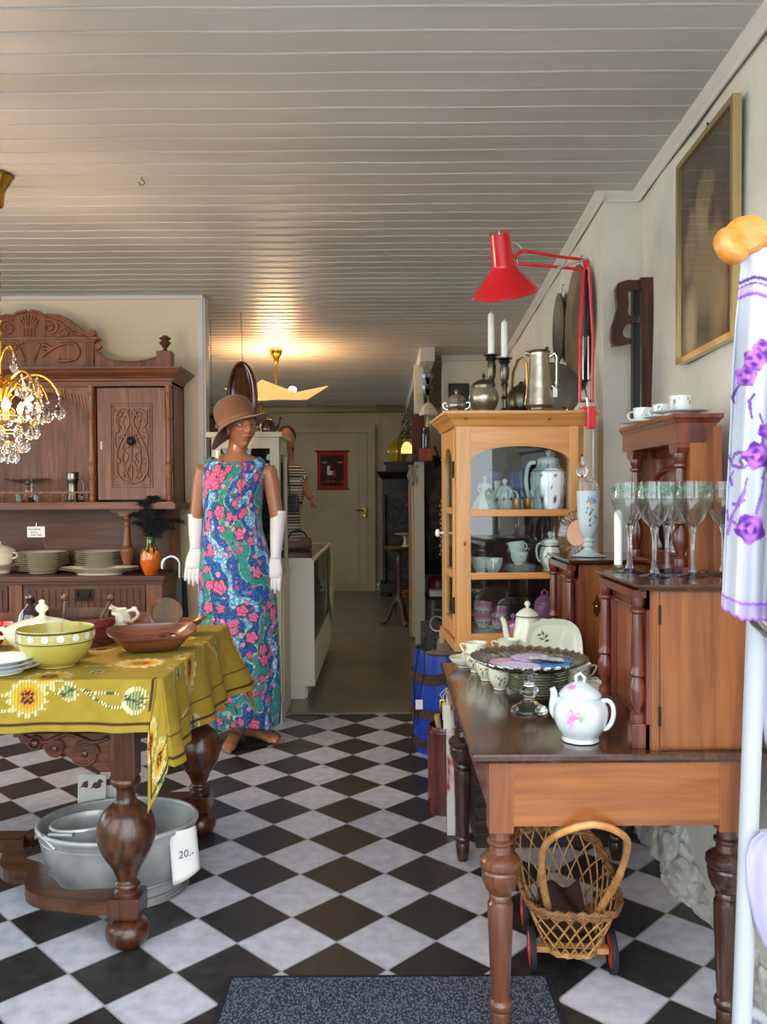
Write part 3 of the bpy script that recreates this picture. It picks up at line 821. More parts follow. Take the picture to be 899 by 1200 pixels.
# books / boxes in the basin
for (dx, dy, rz_, colr, lab) in ((.02, .0, .3, (60, 130, 150), 'blue-green book standing in the nested zinc basin'), (-.02, .02, .35, (200, 200, 195), 'white booklet standing in the nested zinc basin')):
    o_ = B(); o_.box(-.055, .055, -.006, .006, 0, .165, bev=.002)
    o = o_.build('book', mat('cover_'+lab.split()[0], colr, .5), None, loc=(tc_.x-.08+dx, tc_.y-.045+dy, .03), rot=(.35, .2, rz_)); tag(o, lab, 'book')
# bird cards
def bird_card(loc, rz, label):
    t = thing('bird_card', label, 'card', loc, rot=(-.12, 0, rz))
    b = B(); b.box(-.03, .03, -.003, .003, 0, .285, bev=.001); b.build('card_panel', mat('card_white', (214, 206, 196), .7), t)
    b = B()
    for zc in (.25,):
        b.lathe([(0, .0005), (.015, .0005)], 20, M=Matrix.Translation((0, -.0038, zc)) @ Matrix.Rotation(pi/2, 4, 'X') @ Matrix.Diagonal((1, .75, 1, 1)), cap=False)
        b.raw([(-.012, -.0042, zc+.002), (-.024, -.0042, zc-.012), (-.006, -.0042, zc-.006)], [(0, 1, 2)])
        b.lathe([(0, .0005), (.008, .0005)], 14, M=Matrix.Translation((.010, -.0038, zc+.012)) @ Matrix.Rotation(pi/2, 4, 'X'), cap=False)
        b.raw([(.017, -.0042, zc+.015), (.017, -.0042, zc+.009), (.024, -.0042, zc+.011)], [(0, 1, 2)])
    b.build('bird_print', mat('plum_print', (86, 52, 60), .7), t)
for i, (px, py, Y, lab) in enumerate(((100, 930, 2.84, 'white card with a plum bird print, leftmost in the zinc tub'), (112, 930, 2.83, 'white card with a plum bird print, middle one in the zinc tub'), (126, 916, 2.86, 'white card with a plum bird print, tallest, beside the table leg'))):
    p_ = at(px, py, Y); bird_card((p_.x, Y, .02), .15, lab)
# price sheet
q = at(216, 952, 2.66)
t = thing('price_sheet', 'white paper sheet with a handwritten price, hung on the zinc tub rim', 'paper sign', (q.x+.012, 2.585, .0), rz=.62)
b = B(); b.grid(6, 10, lambda u, v: (-.045+.09*u+.01*v, -.012*sin(u*3)-.006*v, .225-.17*v+.03*(u*v)), smooth=True); b.build('sheet', m_paper, t, solid=.0008)
text_on(t, '20.-', .034, (.005, -.018, .15), (pi/2, 0, 0), mat('pencil_grey', (110, 110, 140), .8))

# ------------------------------------------------------------------ door mat
m_m, nt, bb_ = _new('ribbed_mat')
tcn = nt.nodes.new('ShaderNodeTexCoord'); mp = nt.nodes.new('ShaderNodeMapping'); mp.inputs['Rotation'].default_value = (0, 0, .5); mp.inputs['Scale'].default_value = (190, 125, 1)
vo = nt.nodes.new('ShaderNodeTexVoronoi'); rp = nt.nodes.new('ShaderNodeValToRGB'); rp.color_ramp.elements[0].color = srgb((104, 112, 128))+[1]; rp.color_ramp.elements[1].color = srgb((34, 40, 54))+[1]; rp.color_ramp.elements[0].position = .2; rp.color_ramp.elements[1].position = .6
vo.inputs['Scale'].default_value = 1
nt.links.new(tcn.outputs['Object'], mp.inputs[0]); nt.links.new(mp.outputs[0], vo.inputs['Vector']); nt.links.new(vo.outputs['Distance'], rp.inputs[0]); nt.links.new(rp.outputs[0], bb_.inputs['Base Color']); bb_.inputs['Roughness'].default_value = .9
bp = nt.nodes.new('ShaderNodeBump'); bp.inputs['Strength'].default_value = 1; bp.inputs['Distance'].default_value = .004; bp.invert = True
nt.links.new(vo.outputs['Distance'], bp.inputs['Height']); nt.links.new(bp.outputs[0], bb_.inputs['Normal'])
t = thing('door_mat', 'dark blue-grey woven entrance mat on the checkered tiles at the doorway', 'mat')
q = fl(266, 1146); q2 = fl(641, 1145)
b = B(); b.box(q.x, q2.x+.01, 1.5, q.y, 0, .006, bev=.002); b.build('rubber_border', mat('mat_rubber', (24, 26, 32), .7), t)
b = B(); b.box(q.x+.018, q2.x-.008, 1.52, q.y-.018, .004, .011, bev=.002); b.build('woven_pile', m_m, t)
# ------------------------------------------------------------------ big carved oak dresser
CX = -2.01
m_oak = wood('mid_brown_carved_oak', (92, 50, 28), (148, 90, 54), 'z', 1.1, .42, .12, mid=(118, 68, 40))
m_oakx = wood('mid_brown_oak_rail', (88, 47, 26), (142, 85, 50), 'x', 1.1, .42, .12, mid=(114, 65, 38))
m_oakd = wood('deep_brown_oak_panel', (66, 34, 20), (108, 60, 38), 'x', .8, .5, .08, mid=(88, 47, 30))
m_oakc = wood('carving_oak', (100, 56, 32), (156, 96, 58), 'z', 1.4, .45, .1, mid=(128, 76, 44))
dr = thing('dresser', 'tall carved brown oak dresser with arched crest standing against the cream wall', 'dresser', (0, 0, 0))
HWU, YU, YBk = .838, 4.62, 4.90
def mir(x): return 2*CX-x
ZC = .836
xR = CX+HWU
zs = at(0, 594, 4.57).z; zs = 1.27-(594-584)*4.57/972
ZB0 = at(150, 597, 4.57).z; ZB1 = at(150, 590, 4.57).z         # shelf board
ZTOP0 = at(100, 452, YU).z; ZCO = at(100, 430, 4.57).z
# counter and base
b = B(); b.box(CX-.82, CX+.82, 4.49, YBk, ZC-.028, ZC, bev=.006); b.box(CX-.81, CX+.81, 4.505, YBk, ZC-.045, ZC-.028, bev=.004); b.build('countertop', m_oakd, dr)
b = B(); b.box(CX-.80, CX+.80, 4.53, YBk, .06, ZC-.045); b.box(CX-.81, CX+.81, 4.51, YBk, 0, .1, bev=.006)
for x in (CX-.80, CX-.035, CX+.715): b.box(x, x+.085 if x != CX-.035 else x+.07, 4.515, 4.53, .1, ZC-.045)
b.box(CX-.8, CX+.8, 4.512, 4.53, .60, .635, bev=.004); b.build('lower_body', m_oak, dr)
def drawer(x0, x1):
    b = B(); b.box(x0, x1, 4.516, 4.53, .645, ZC-.055, bev=.004)
    zz0, zz1 = .665, ZC-.075
    b.box(x0+.02, x1-.02, 4.512, 4.52, zz0-.008, zz0); b.box(x0+.02, x1-.02, 4.512, 4.52, zz1, zz1+.008)
    n = 17
    for k in range(n+1):
        xx = x0+.03+(x1-x0-.06)*k/n
        b.box(xx-.002, xx+.002, 4.510, 4.52, zz0, zz1)
    o = b.build('drawer', m_oakd, dr)
    c = (x0+x1)/2
    b = B(); b.box(c-.05, c+.05, 4.507, 4.513, .70, .765, bev=.003); b.tube([(c-.032, 4.50, .74), (c-.03, 4.495, .722), (c+.03, 4.495, .722), (c+.032, 4.50, .74)], .004, 6)
    b.ball((c-.032, 4.503, .742), .007); b.ball((c+.032, 4.503, .742), .007); b.build('drawer_pull', m_iron, o)
drawer(CX+.045, CX+.705); drawer(CX-.705, CX-.045)
for s in (0, 1):
    for k in range(2):
        x0 = CX+.045+k*.335 if s == 0 else CX-.705+k*.335
        b = B(); b.box(x0, x0+.325, 4.517, 4.53, .11, .59, bev=.003); b.box(x0+.06, x0+.265, 4.51, 4.52, .17, .53, bev=.005); b.build('door', m_oak, dr)
# recess back panel and side wings
b = B(); b.box(CX-.80, CX+.80, 4.87, YBk, ZC, ZB0); b.box(CX-.80, CX+.80, 4.862, 4.88, ZC+.20, ZC+.207); b.build('back_panel', m_oakd, dr)
for s in (-1, 1):
    b = B(); xx = CX+s*.80
    pr = [(4.88, ZC)]+[(4.70+.09*cos(k/10*pi)*-1*.0+.10*abs(cos(k/10*pi)), ZC+(ZB0-ZC)*k/10) for k in range(11)]+[(4.88, ZB0)]
    b.prism(pr, xx-.012, xx+.012, 'x'); b.build('side_bracket', m_oak, dr)
BAL = smooth_prof([(.024, 0), (.026, .006), (.016, .012), (.018, .02), (.030, .05), (.040, .085), (.041, .098), (.030, .108), (.026, .113), (.024, .118), (.021, .15), (.017, .19), (.022, .193), (.017, .197), (.017, .215), (.024, .221), (.020, .226), (.020, .24)], 3)
for x in (at(150.5, 640, 4.72).x, mir(at(150.5, 640, 4.72).x)):
    b = B(); k = (ZB0-.035-ZC)/.24
    b.lathe([(r, z*k) for r, z in BAL], 24, (x, 4.70, ZC)); b.build('baluster', m_oakc, dr)
    b = B(); w = .085
    b.prism([(x-w, ZB0), (x+w, ZB0), (x+w, ZB0-.01), (x+w*.7, ZB0-.022), (x+w*.55, ZB0-.018), (x+w*.3, ZB0-.04), (x-w*.3, ZB0-.04), (x-w*.55, ZB0-.018), (x-w*.7, ZB0-.022), (x-w, ZB0-.01)], 4.66, 4.74, 'y'); b.build('carved_bracket', m_oakc, dr)
# upper body
b = B()
b.box(CX-HWU-.025, CX+HWU+.025, 4.57, YBk, ZB0, ZB1, bev=.005); b.box(CX-HWU-.01, CX+HWU+.01, 4.585, YBk, ZB1, ZB1+.008)
b.build('shelf_board', m_oakx, dr)
zA = ZB1+.008
xd0, xd1 = at(114, 520, YU).x, at(194, 520, YU).x
b = B()
b.box(xR-.02, xR, YU+.01, YBk, zA, ZTOP0+.1); b.box(CX-HWU, CX-HWU+.02, YU+.01, YBk, zA, ZTOP0+.1)
b.box(CX-HWU, CX+HWU, 4.88, YBk, zA, ZTOP0+.1)
b.box(xd0-.035, xd0-.015, YU+.02, YBk, zA, ZTOP0); b.box(mir(xd0)+.015, mir(xd0)+.035, YU+.02, YBk, zA, ZTOP0)
b.box(xd1+.002, xR, YU+.005, YU+.03, zA, ZTOP0); b.box(mir(xR), mir(xd1)-.002, YU+.005, YU+.03, zA, ZTOP0)
b.build('upper_body', m_oak, dr)
b = B(); b.box(CX-HWU, CX+HWU, YU, YBk, ZTOP0, ZCO-.035); b.box(CX-HWU-.004, CX+HWU+.004, YU-.006, YBk, ZTOP0-.004, ZTOP0+.006)
def cornice(b, z0, z1, x0, x1, yf, yb, pr, m=0):
    """moulding around front and both sides; pr is a list of (projection, height fraction)"""
    rows = []
    for (d, f) in pr:
        z = z0+(z1-z0)*f
        rows.append([b.bm.verts.new(q) for q in ((x0-d, yb, z), (x0-d, yf-d, z), (x1+d, yf-d, z), (x1+d, yb, z))])
    for j in range(len(rows)-1):
        for i in range(3): b.bm.faces.new((rows[j][i], rows[j][i+1], rows[j+1][i+1], rows[j+1][i])).material_index = m
    for r in (rows[0], rows[-1]): b.bm.faces.new(r).material_index = m
    for j in range(len(rows)-1): b.bm.faces.new((rows[j][0], rows[j+1][0], rows[j+1][3], rows[j][3])).material_index = m
cornice(b, ZCO-.075, ZCO, CX-HWU, CX+HWU, YU, YBk, [(0, 0), (.008, .08), (.008, .2), (.022, .4), (.045, .62), (.058, .8), (.065, .85), (.065, 1)])
b.build('cornice', m_oakx, dr)
# niche spandrels with arch
def spandrel(x0, x1, z0, z1, y):
    b = B(); c = (x0+x1)/2; r = (x1-x0)/2
    pts = [(x0, z1)]+[(c-r*cos(pi*k/20), z0+(z1-z0-.02)*sin(pi*k/20)) for k in range(21)]+[(x1, z1)]
    # two corner pieces joined by a strip
    top = [(x0, z1), (x1, z1)]
    for k in range(20):
        p0, p1 = pts[1+k], pts[2+k]
        b.prism([(p0[0], p0[1]), (p1[0], p1[1]), (p1[0], z1), (p0[0], z1)], y, y+.015, 'y')
    for k in range(9):
        for s in (-1, 1):
            a = c+s*r*(.55+.05*k); b.tube([(a, y-.003, z1-.02-.006*k), (a+s*.01, y-.003, z1-.055-.01*k)], .004, 5)
    return b
xn0, xn1 = mir(xd0)+.035, xd0-.035
spandrel(xn0, xn1, at(50, 492, YU).z, ZTOP0, YU+.02).build('niche_arch', m_oakc, dr)
# doors with carved relief
def oak_door(x0, x1, side):
    t_ = B(); z0, z1 = zA+.012, ZTOP0-.012; y = YU+.004
    t_.box(x0, x1, y, y+.02, z0, z1, bev=.003)
    o = t_.build('door', m_oak, dr)
    w, h = x1-x0, z1-z0
    b = B(); ix0, ix1, iz0, iz1 = x0+w*.2, x1-w*.2, z0+h*.11, z1-h*.14
    for e in (0, .012):
        b.tube([(ix0+e, y-.002, iz0+e), (ix1-e, y-.002, iz0+e), (ix1-e, y-.002, iz1-e), (ix0+e, y-.002, iz1-e)], .0045-.001*(e > 0), 6, closed=True)
    b.build('moulding', m_oakx, o)
    b = B(); c = (x0+x1)/2; iw = (ix1-ix0)/2-.02
    def V(u, v): return (c+u*iw, y-.003, iz0+.02+v*(iz1-iz0-.04))
    for s in (-1, 1):
        b.tube(sm([V(s*a, q) for a, q in ((.15, .02), (.6, .05), (.95, .2), (.9, .4), (.65, .55), (.3, .7), (.1, .82), (.35, .95), (.8, .93), (.9, .8), (.6, .72))]), .0075, 6)
        b.tube(sm([V(s*a, q) for a, q in ((.95, .08), (.85, .35), (.98, .6), (.75, .78), (.98, .97))]), .0055, 6)
        b.tube(sm([V(s*a, q) for a, q in ((.1, .98), (.5, .80), (.25, .62), (.55, .46), (.2, .36), (.5, .22), (.2, .1))]), .0055, 6)
        b.tube(sm([V(s*a, q) for a, q in ((.45, .98), (.6, .88), (.85, .86))]), .006, 6)
        b.tube(sm([V(s*a, q) for a, q in ((.1, .3), (.35, .2), (.55, .3), (.45, .45), (.15, .5), (.45, .62), (.8, .6))]), .006, 6)
        b.tube(sm([V(s*a, q) for a, q in ((.0, .0), (.3, .12), (.15, .24), (0, .28))]), .007, 6)
        for a, q in ((.5, .12), (.75, .3), (.5, .85), (.25, .9), (.8, .7), (.3, .05)): b.ball(V(s*a, q), (.012, .005, .016))
    b.tube([V(0, q) for q in (.02, .3, .5, .75, .95)], .005, 6)
    for k in range(5): b.tube([V(0, .56), V(.5*cos(.4+k*.58), .56+.16*sin(.4+k*.58))], .004, 5)
    b.build('carved_relief', m_oakc, o)
    b = B(); kz = iz0+(iz1-iz0)*.55
    b.ball((c, y-.014, kz), (.019, .012, .019))
    for k in range(10): b.ball((c+.021*cos(k*.628), y-.012, kz+.021*sin(k*.628)), .0065, seg=8)
    b.build('rosette_knob', m_iron, o)
    kx = x0+.022 if side > 0 else x1-.022
    b = B(); b.box(kx-.006, kx+.006, y-.003, y, kz-.045, kz+.0, bev=.002); b.ball((kx, y-.004, kz-.012), .005, seg=8); b.build('keyhole_plate', mat('pale_bone_escutcheon', (196, 180, 150), .5), o)
    b = B(); hx = x1+.004 if side > 0 else x0-.004
    for zz in (z0+.09, z1-.10): b.tube([(hx, y-.002, zz-.02), (hx, y-.002, zz+.02)], .005, 6)
    b.build('hinge', m_iron, o)
oak_door(xd0, xd1, 1); oak_door(mir(xd1), mir(xd0), -1)
# half columns
colp = [(.014, 0), (.018, .006), (.018, .03), (.013, .036), (.015, .045), (.016, .12), (.018, .125), (.012, .135), (.013, .15), (.021, .18), (.021, .20), (.013, .22), (.018, .23), (.017, .24), (.014, .3), (.014, .46), (.018, .468), (.014, .476), (.014, .60), (.018, .61), (.015, .62), (.019, .64), (.019, .66)]
k = (ZTOP0-zA)/.66
for px in (107.5, 198):
    for x in (at(px, 520, YU).x, mir(at(px, 520, YU).x)):
        b = B(); b.lathe([(r, z*k) for r, z in colp], 20, (x, YU+.002, zA)); b.build('column', m_oakc, dr)
# gallery rail
gy = YU-.005
b = B(); zr = at(50, 577, gy).z; b.box(xn0, xn1, gy-.006, gy+.006, zr-.006, zr+.004, bev=.002); rl = b.build('gallery_rail', m_oakc, dr)
sp_x = at(3, 585, gy).x; stp = at(17.2, 585, gy).x-sp_x; x = sp_x-5*stp; hsp = zr-.006-zA
while x < xn1-.01:
    if x > xn0+.01:
        b = B(); b.lathe([(.004, 0), (.007, hsp*.1), (.004, hsp*.2), (.009, hsp*.4), (.004, hsp*.55), (.0075, hsp*.7), (.004, hsp*.85), (.005, hsp)], 10, (x, gy, zA)); b.build('spindle', m_oakc, rl)
    x += stp
# crest
YC_ = 4.74
def cz(px, py): q = at(px, py, YC_); return (q.x, q.z)
half = [(35.4, 364.5), (46, 366), (52, 370), (58, 369.5), (69.4, 370.5), (81, 376), (94, 386), (102.7, 393), (107, 395)]
R_ = [cz(*p) for p in half]; zl = cz(0, 396.5)[1]
pts = R_+[(R_[-1][0], zl)]
full = pts+[(mir(x), z) for x, z in pts[::-1]]
full = full[:-1] if full[-1] == full[0] else full
b = B(); b.prism(full, YC_, YC_+.03, 'y')
for s in (0, 1):
    f = (lambda x: mir(x)) if s else (lambda x: x)
    q = [(f(x), YC_-.002, z) for x, z in R_]; b.tube(q, .009, 6)
    sx, sz = cz(59, 384)
    b.tube([(f(sx+(.052*(1-.85*k_/24))*cos(2.2-k_*.42)), YC_-.004, sz+(.048*(1-.85*k_/24))*sin(2.2-k_*.42)) for k_ in range(25)], .008, 6)
    b.tube(sm([(f(x), YC_-.004, z) for x, z in (cz(66, 376), cz(76, 382), cz(86, 390), cz(97, 393))]), .006*1.25, 6)
    b.tube(sm([(f(x), YC_-.004, z) for x, z in (cz(68, 390), cz(75, 386), cz(80, 392), cz(72, 393))]), .005*1.25, 6)
    bx, bz = cz(108.5, 391); b.lathe([(0, -.02), (.02, -.02), (.022, 0), (.02, .03), (0, .03)], 16, M=Matrix.Translation((f(bx), YC_+.01, bz)) @ Matrix.Rotation(pi/2, 4, 'X'))
for k_ in range(7):
    a = radians(-54+18*k_); x0, z0 = CX, cz(0, 385)[1]
    b.tube([(x0+.02*sin(a), YC_-.003, z0+.0*cos(a)), (x0+.062*sin(a), YC_-.003, z0+.072*cos(a))], [.004, .009], 6)
b.box(CX-.04, CX+.04, YC_-.006, YC_, cz(0, 384)[1]-.006, cz(0, 384)[1]+.006)
for k_ in range(4): b.tube([(CX-.03+.02*k_, YC_-.004, cz(0, 385)[1]), (CX-.03+.02*k_, YC_-.004, cz(0, 394)[1])], .005, 6)
b.build('crest', m_oakc, dr)
lx = at(110, 410, YC_).x
b = B(); zA1, zA2 = cz(0, 396)[1], cz(0, 401)[1]
b.box(mir(lx)-.03, lx+.03, YC_-.03, YC_+.05, zA2+.008, zA1, bev=.006); b.box(mir(lx)-.012, lx+.012, YC_-.012, YC_+.04, zA2-.002, zA2+.008)
zf0 = ZCO
b.box(mir(lx), lx, YC_, YC_+.04, zf0, zA2)
for s in (0, 1):
    f = (lambda x: mir(x)) if s else (lambda x: x)
    for k_ in range(4): b.box(*sorted((f(lx-.008-.014*k_), f(lx-.0015-.014*k_))), YC_-.006, YC_, zf0+.008, zA2-.006)
    b.tube(sm([(f(x), YC_-.004, z) for x, z in (cz(50, 418), cz(58, 411), cz(72, 404), cz(86, 403), cz(93, 410), cz(90, 420), cz(80, 423), cz(68, 423), cz(70, 419))]), .008*1.25, 6)
    b.tube(sm([(f(x), YC_-.004, z) for x, z in (cz(60, 408), cz(52, 404), cz(50, 409), cz(58, 409))]), .007*1.25, 6)
    b.tube(sm([(f(x), YC_-.004, z) for x, z in (cz(40, 423), cz(44, 412), cz(47, 404), cz(41, 402))]), .006*1.25, 6)
b.build('frieze', m_oakc, dr)
for s in (0, 1):
    f = (lambda x: mir(x)) if s else (lambda x: x)
    w = [cz(111, 409), cz(116, 414), cz(124, 419.5), (cz(137, 423)), cz(155, 424), cz(170, 422.5), cz(183, 419)]
    w = [(x, max(z, ZCO+.012)) for x, z in w]
    poly = [(f(x), z) for x, z in w]+[(f(w[-1][0]), ZCO), (f(w[0][0]), ZCO)]
    b = B(); b.prism(poly, YC_, YC_+.02, 'y')
    bx, bz = cz(115.5, 406); b.lathe([(0, -.01), (.016, -.01), (.017, 0), (.016, .02), (0, .02)], 16, M=Matrix.Translation((f(bx), YC_+.005, bz)) @ Matrix.Rotation(pi/2, 4, 'X'))
    b.tube([(f(x), YC_-.002, z) for x, z in w], .006, 6)
    b.build('crest_wing', m_oakc, dr)
    p0, p1 = at(184, 412, 4.66), at(201, 412, 4.66); xx = f((p0.x+p1.x)/2); hw = (p1.x-p0.x)/2
    b = B(); b.box(xx-hw, xx+hw, 4.64, 4.64+2*hw, ZCO, at(0, 412, 4.64).z, bev=.004); b.build('finial_block', m_oak, dr)
    z0 = at(0, 412, 4.66).z; hh = at(0, 394, 4.66).z-z0
    b = B(); b.lathe(smooth_prof([(r, z*hh/.08) for r, z in [(.020, 0), (.014, .006), (.010, .012), (.016, .022), (.030, .038), (.032, .046), (.020, .052), (.022, .058), (.032, .064), (.03, .07), (.018, .074), (.016, .08), (0, .082)]], 2), 24, (xx, 4.64+hw, z0)); b.build('urn_finial', m_oakd, dr)

# ------------------------------------------------------------------ crockery on the dresser
def plate_stack(n, px, Y, R, m, group, labf, step=.0075, foot=True, name='dinner_plate'):
    x = at(px, 650, Y).x; first = None
    for i in range(n):
        r = R*(1 if i >= n//3 or not foot else .9)+.0015*sin(i*2.7)
        if first is None:
            b = B(); b.lathe(plate_profile(R, .017), 40); o = b.build(name, m, None, loc=(x, Y, ZC+.001)); first = o
        else:
            o = first.copy(); COL.objects.link(o)
        o.location = (x+.002*sin(i*1.9), Y+.002*cos(i*2.3), ZC+.001+i*step); s_ = r/R; o.scale = (s_, s_, 1)
        tag(o, labf(i, n), 'plate', group)
def stack_label(desc):
    W_ = ['bottom', 'second from bottom', 'third from bottom', 'fourth from bottom', 'fifth from bottom', 'sixth from bottom', 'seventh from bottom', 'eighth from bottom', 'second from top', 'top']
    def f(i, n):
        if i == n-1: w = 'topmost'
        elif i == n-2: w = 'second from the top'
        elif i == n-3 and n > 4: w = 'third from the top'
        elif i == 0: w = 'lowest'
        else: w = W_[i]
        return f'{desc}, {w}'
    return f
plate_stack(10, 50, 4.715, .138, m_offwhite, 'left stack of cream plates on the dresser', stack_label('cream dinner plate in the dresser stack under the price card'), .0115)
plate_stack(10, 117, 4.74, .132, m_offwhite, 'right stack of cream plates on the dresser', stack_label('cream dinner plate behind the oval platters'), .0115, foot=False)
for i in range(2):
    b = B(); b.lathe(plate_profile(.212-.004*i, .028), 44, sy=.5); q = at(117, 668, 4.60)
    o = b.build('oval_platter', m_offwhite, None, loc=(q.x, 4.60, ZC+.001+.012*i)); tag(o, ['large cream oval platter on the dresser, the lower of two', 'large cream oval platter on the dresser, the upper of two'][i], 'platter', 'oval platters on the dresser')
q = at(0, 660, 4.66); t = thing('serving_tureen', 'cream lidded tureen with side handle standing left of the plate stacks', 'tureen', (q.x-.02, 4.70, ZC+.001))
b = B(); b.lathe(smooth_prof([(0, 0), (.05, 0), (.06, .02), (.105, .048), (.11, .053), (.07, .045), (0, .04)], 3), 36); b.build('stand_dish', m_offwhite, t)
b = B(); b.lathe(smooth_prof([(0, .046), (.05, .046), (.07, .07), (.078, .12), (.082, .125)], 3), 36); b.build('tureen_bowl', m_offwhite, t)
b = B(); b.lathe(smooth_prof([(.088, .126), (.086, .132), (.06, .15), (.02, .162), (.01, .17), (.012, .18), (0, .184)], 3), 36); b.build('lid', m_offwhite, t)
b = B(); b.tube(bez((.078, -.01, .085), (.11, -.01, .09), (.115, -.01, .12), (.08, -.01, .118)), .006, 8); b.build('handle', m_offwhite, t)
# price card
q = at(40.5, 623.5, 4.60); t = thing('price_card', 'small white handwritten price card on a wire above the left plates', 'sign', (q.x, 4.62, ZC))
w = .049; h = .03; zc = q.z-ZC
b = B(); b.box(-w, w, -.0008, .0008, zc-h, zc+h); b.build('card', m_paper, t)
b = B(); b.tube([(.01, .003, zc-.02), (.0, .003, zc+.045), (.004, -.002, zc+.05), (.002, -.003, zc+.03)], .0015, 5); b.tube([(.01, .003, zc-.02), (.035, .02, zc-.045), (.035, .06, .125)], .0015, 5); b.build('wire', m_chrome, t)
text_on(t, 'Komplett', .017, (-.008, -.0015, zc+.015), (pi/2, 0, 0), m_ink); text_on(t, 'service', .015, (-.012, -.0015, zc-.001), (pi/2, 0, 0), m_ink); text_on(t, 'NOK 1500,-', .013, (.003, -.0015, zc-.018), (pi/2, 0, 0), m_ink)
# orange vase with feathers
q = at(177, 667, 4.58); t = thing('drip_glaze_vase', 'orange vase with green dripping neck on the dresser corner', 'vase', (q.x, 4.575, ZC+.001))
vh = .218
VP = smooth_prof([(0, 0), (.030, 0), (.034, .004), (.050, .04), (.057, .085), (.050, .125), (.032, .155), (.024, .175), (.022, .195), (.025, .207), (.022, .207), (.018, .19), (0, .15)], 8)
b = B(); b.lathe(VP, 96); o = b.build('vase_body', vcol('drip_glaze', .12, coat=.8), t)
def vcolr(co, i):
    a = atan2(co.y, co.x); z = co.z
    drip = .135+.022*sin(a*9)+.014*sin(a*23+1)
    org = mix(srgb((226, 110, 12)), srgb((190, 80, 14)), .5+N(a*2, z*20))
    if z < drip-.012: return org
    if z < drip: return srgb((222, 180, 60))
    return mix(srgb((34, 60, 24)), srgb((82, 104, 30)), (z-.16)/.05)
paint(o, vcolr)
t = thing('feather_bunch', 'bunch of fluffy black ostrich feathers in the orange vase', 'feathers', (q.x, 4.575, ZC+.15))
rnd = random.Random(3); m_fea = mat('black_feather', (16, 15, 17), .8)
for fi, (tx, tz, ty) in enumerate(((-.085, .15, 0), (-.04, .27, -.02), (.01, .30, .02), (.07, .17, 0), (.13, .12, -.03), (-.11, .20, .04), (.05, .22, .05), (.15, .16, .04))):
    b = B(); P = bez((0, 0, .0), (tx*.15, ty*.2, tz*.7), (tx*.6, ty*.8, tz*1.1), (tx, ty, tz*.85), 22)
    b.tube(P, [.0018]*23, 5)
    for i, p in enumerate(P[5:]):
        for s in range(20):
            a = rnd.uniform(0, 2*pi); L = rnd.uniform(.03, .062)*(1-.3*abs(i/17-.5))
            d = Vector((cos(a)*L, sin(a)*L*.7, rnd.uniform(-.012, .02)))
            b.raw([p, p+d*.5+Vector((.0015, 0, .004)), p+d+Vector((0, 0, -.012)), p+d*.5+Vector((-.0015, 0, .001))], [(0, 1, 2, 3)])
    b.build('feather', m_fea, t, keepn=True)
# umbrella with chrome crook handle between dresser and wall
t = thing('umbrella', 'black umbrella with curved silver crook handle hanging at the dresser end', 'umbrella', (0, 0, 0))
c = at(201, 662, 4.44); rr = .046
P = [(c.x-rr*cos(pi*k/14)-.0, 4.44, c.z+rr*sin(pi*k/14)+.0) for k in range(15)]+[(c.x+rr+.002, 4.44, c.z-.05), (c.x+rr+.002, 4.44, c.z-.09)]
b = B(); b.tube([(P[0][0]+.001, 4.44, P[0][2]-.02)]+P, .0095, 10)
b.build('crook_handle', m_chrome, t)
b = B(); x = c.x+rr+.006; b.lathe([(0, 0), (.004, .005), (.006, .08), (.018, .14), (.028, .5), (.030, .60), (.022, c.z-.09), (.01, c.z-.07)], 10, (x, 4.44, .002), rfn=lambda a, z: 1+.25*cos(a*5)); b.build('folded_canopy', mat('black_umbrella_cloth', (14, 14, 18), .6), t)
# glass cake stand and tankard in the niche
m_gl = thin_glass('clear_thin_glass', (236, 242, 240), 1.3, .03, .05)
m_crystal = mat('cut_crystal', (250, 252, 255), .03, trans=1, ior=1.5)
q = at(34, 589, 4.74); t = thing('glass_cake_stand', 'clear cut-glass cake stand in the dresser niche behind the gallery rail', 'cake stand', (q.x, 4.74, zA))
b = B(); b.lathe(smooth_prof([(0, .0), (.045, 0), (.045, .006), (.02, .018), (.014, .03), (.022, .045), (.014, .06), (.022, .075), (.014, .09), (.02, .10), (0, .105)], 3), 20, rfn=lambda a, z: 1+.05*cos(a*10)); b.build('stem', m_crystal, t)
b = B(); b.lathe(smooth_prof([(0, .105), (.06, .108), (.115, .128), (.120, .135), (.110, .132), (.05, .114), (0, .112)], 3), 40, rfn=lambda a, z: 1+.03*cos(a*20)); b.build('dish', m_gl, t)
q = at(84, 589, 4.70); t = thing('pewter_tankard', 'slim dark pewter tankard with a light neck at the niche column', 'tankard', (q.x, 4.72, zA))
m_pewter = mat('pewter', (132, 126, 112), .3, metal=1, col2=(92, 88, 80), scale=9, bump=.1, bscale=40)
b = B(); b.lathe(smooth_prof([(0, 0), (.038, 0), (.038, .01), (.030, .02), (.026, .10), (.034, .13), (.032, .165), (.034, .17), (.0, .172)], 3), 24); b.build('tankard_body', m_pewter, t)
b = B(); b.tube(bez((.03, 0, .14), (.08, 0, .13), (.07, 0, .03), (.03, 0, .03)), .005, 6); b.build('handle', m_pewter, t)
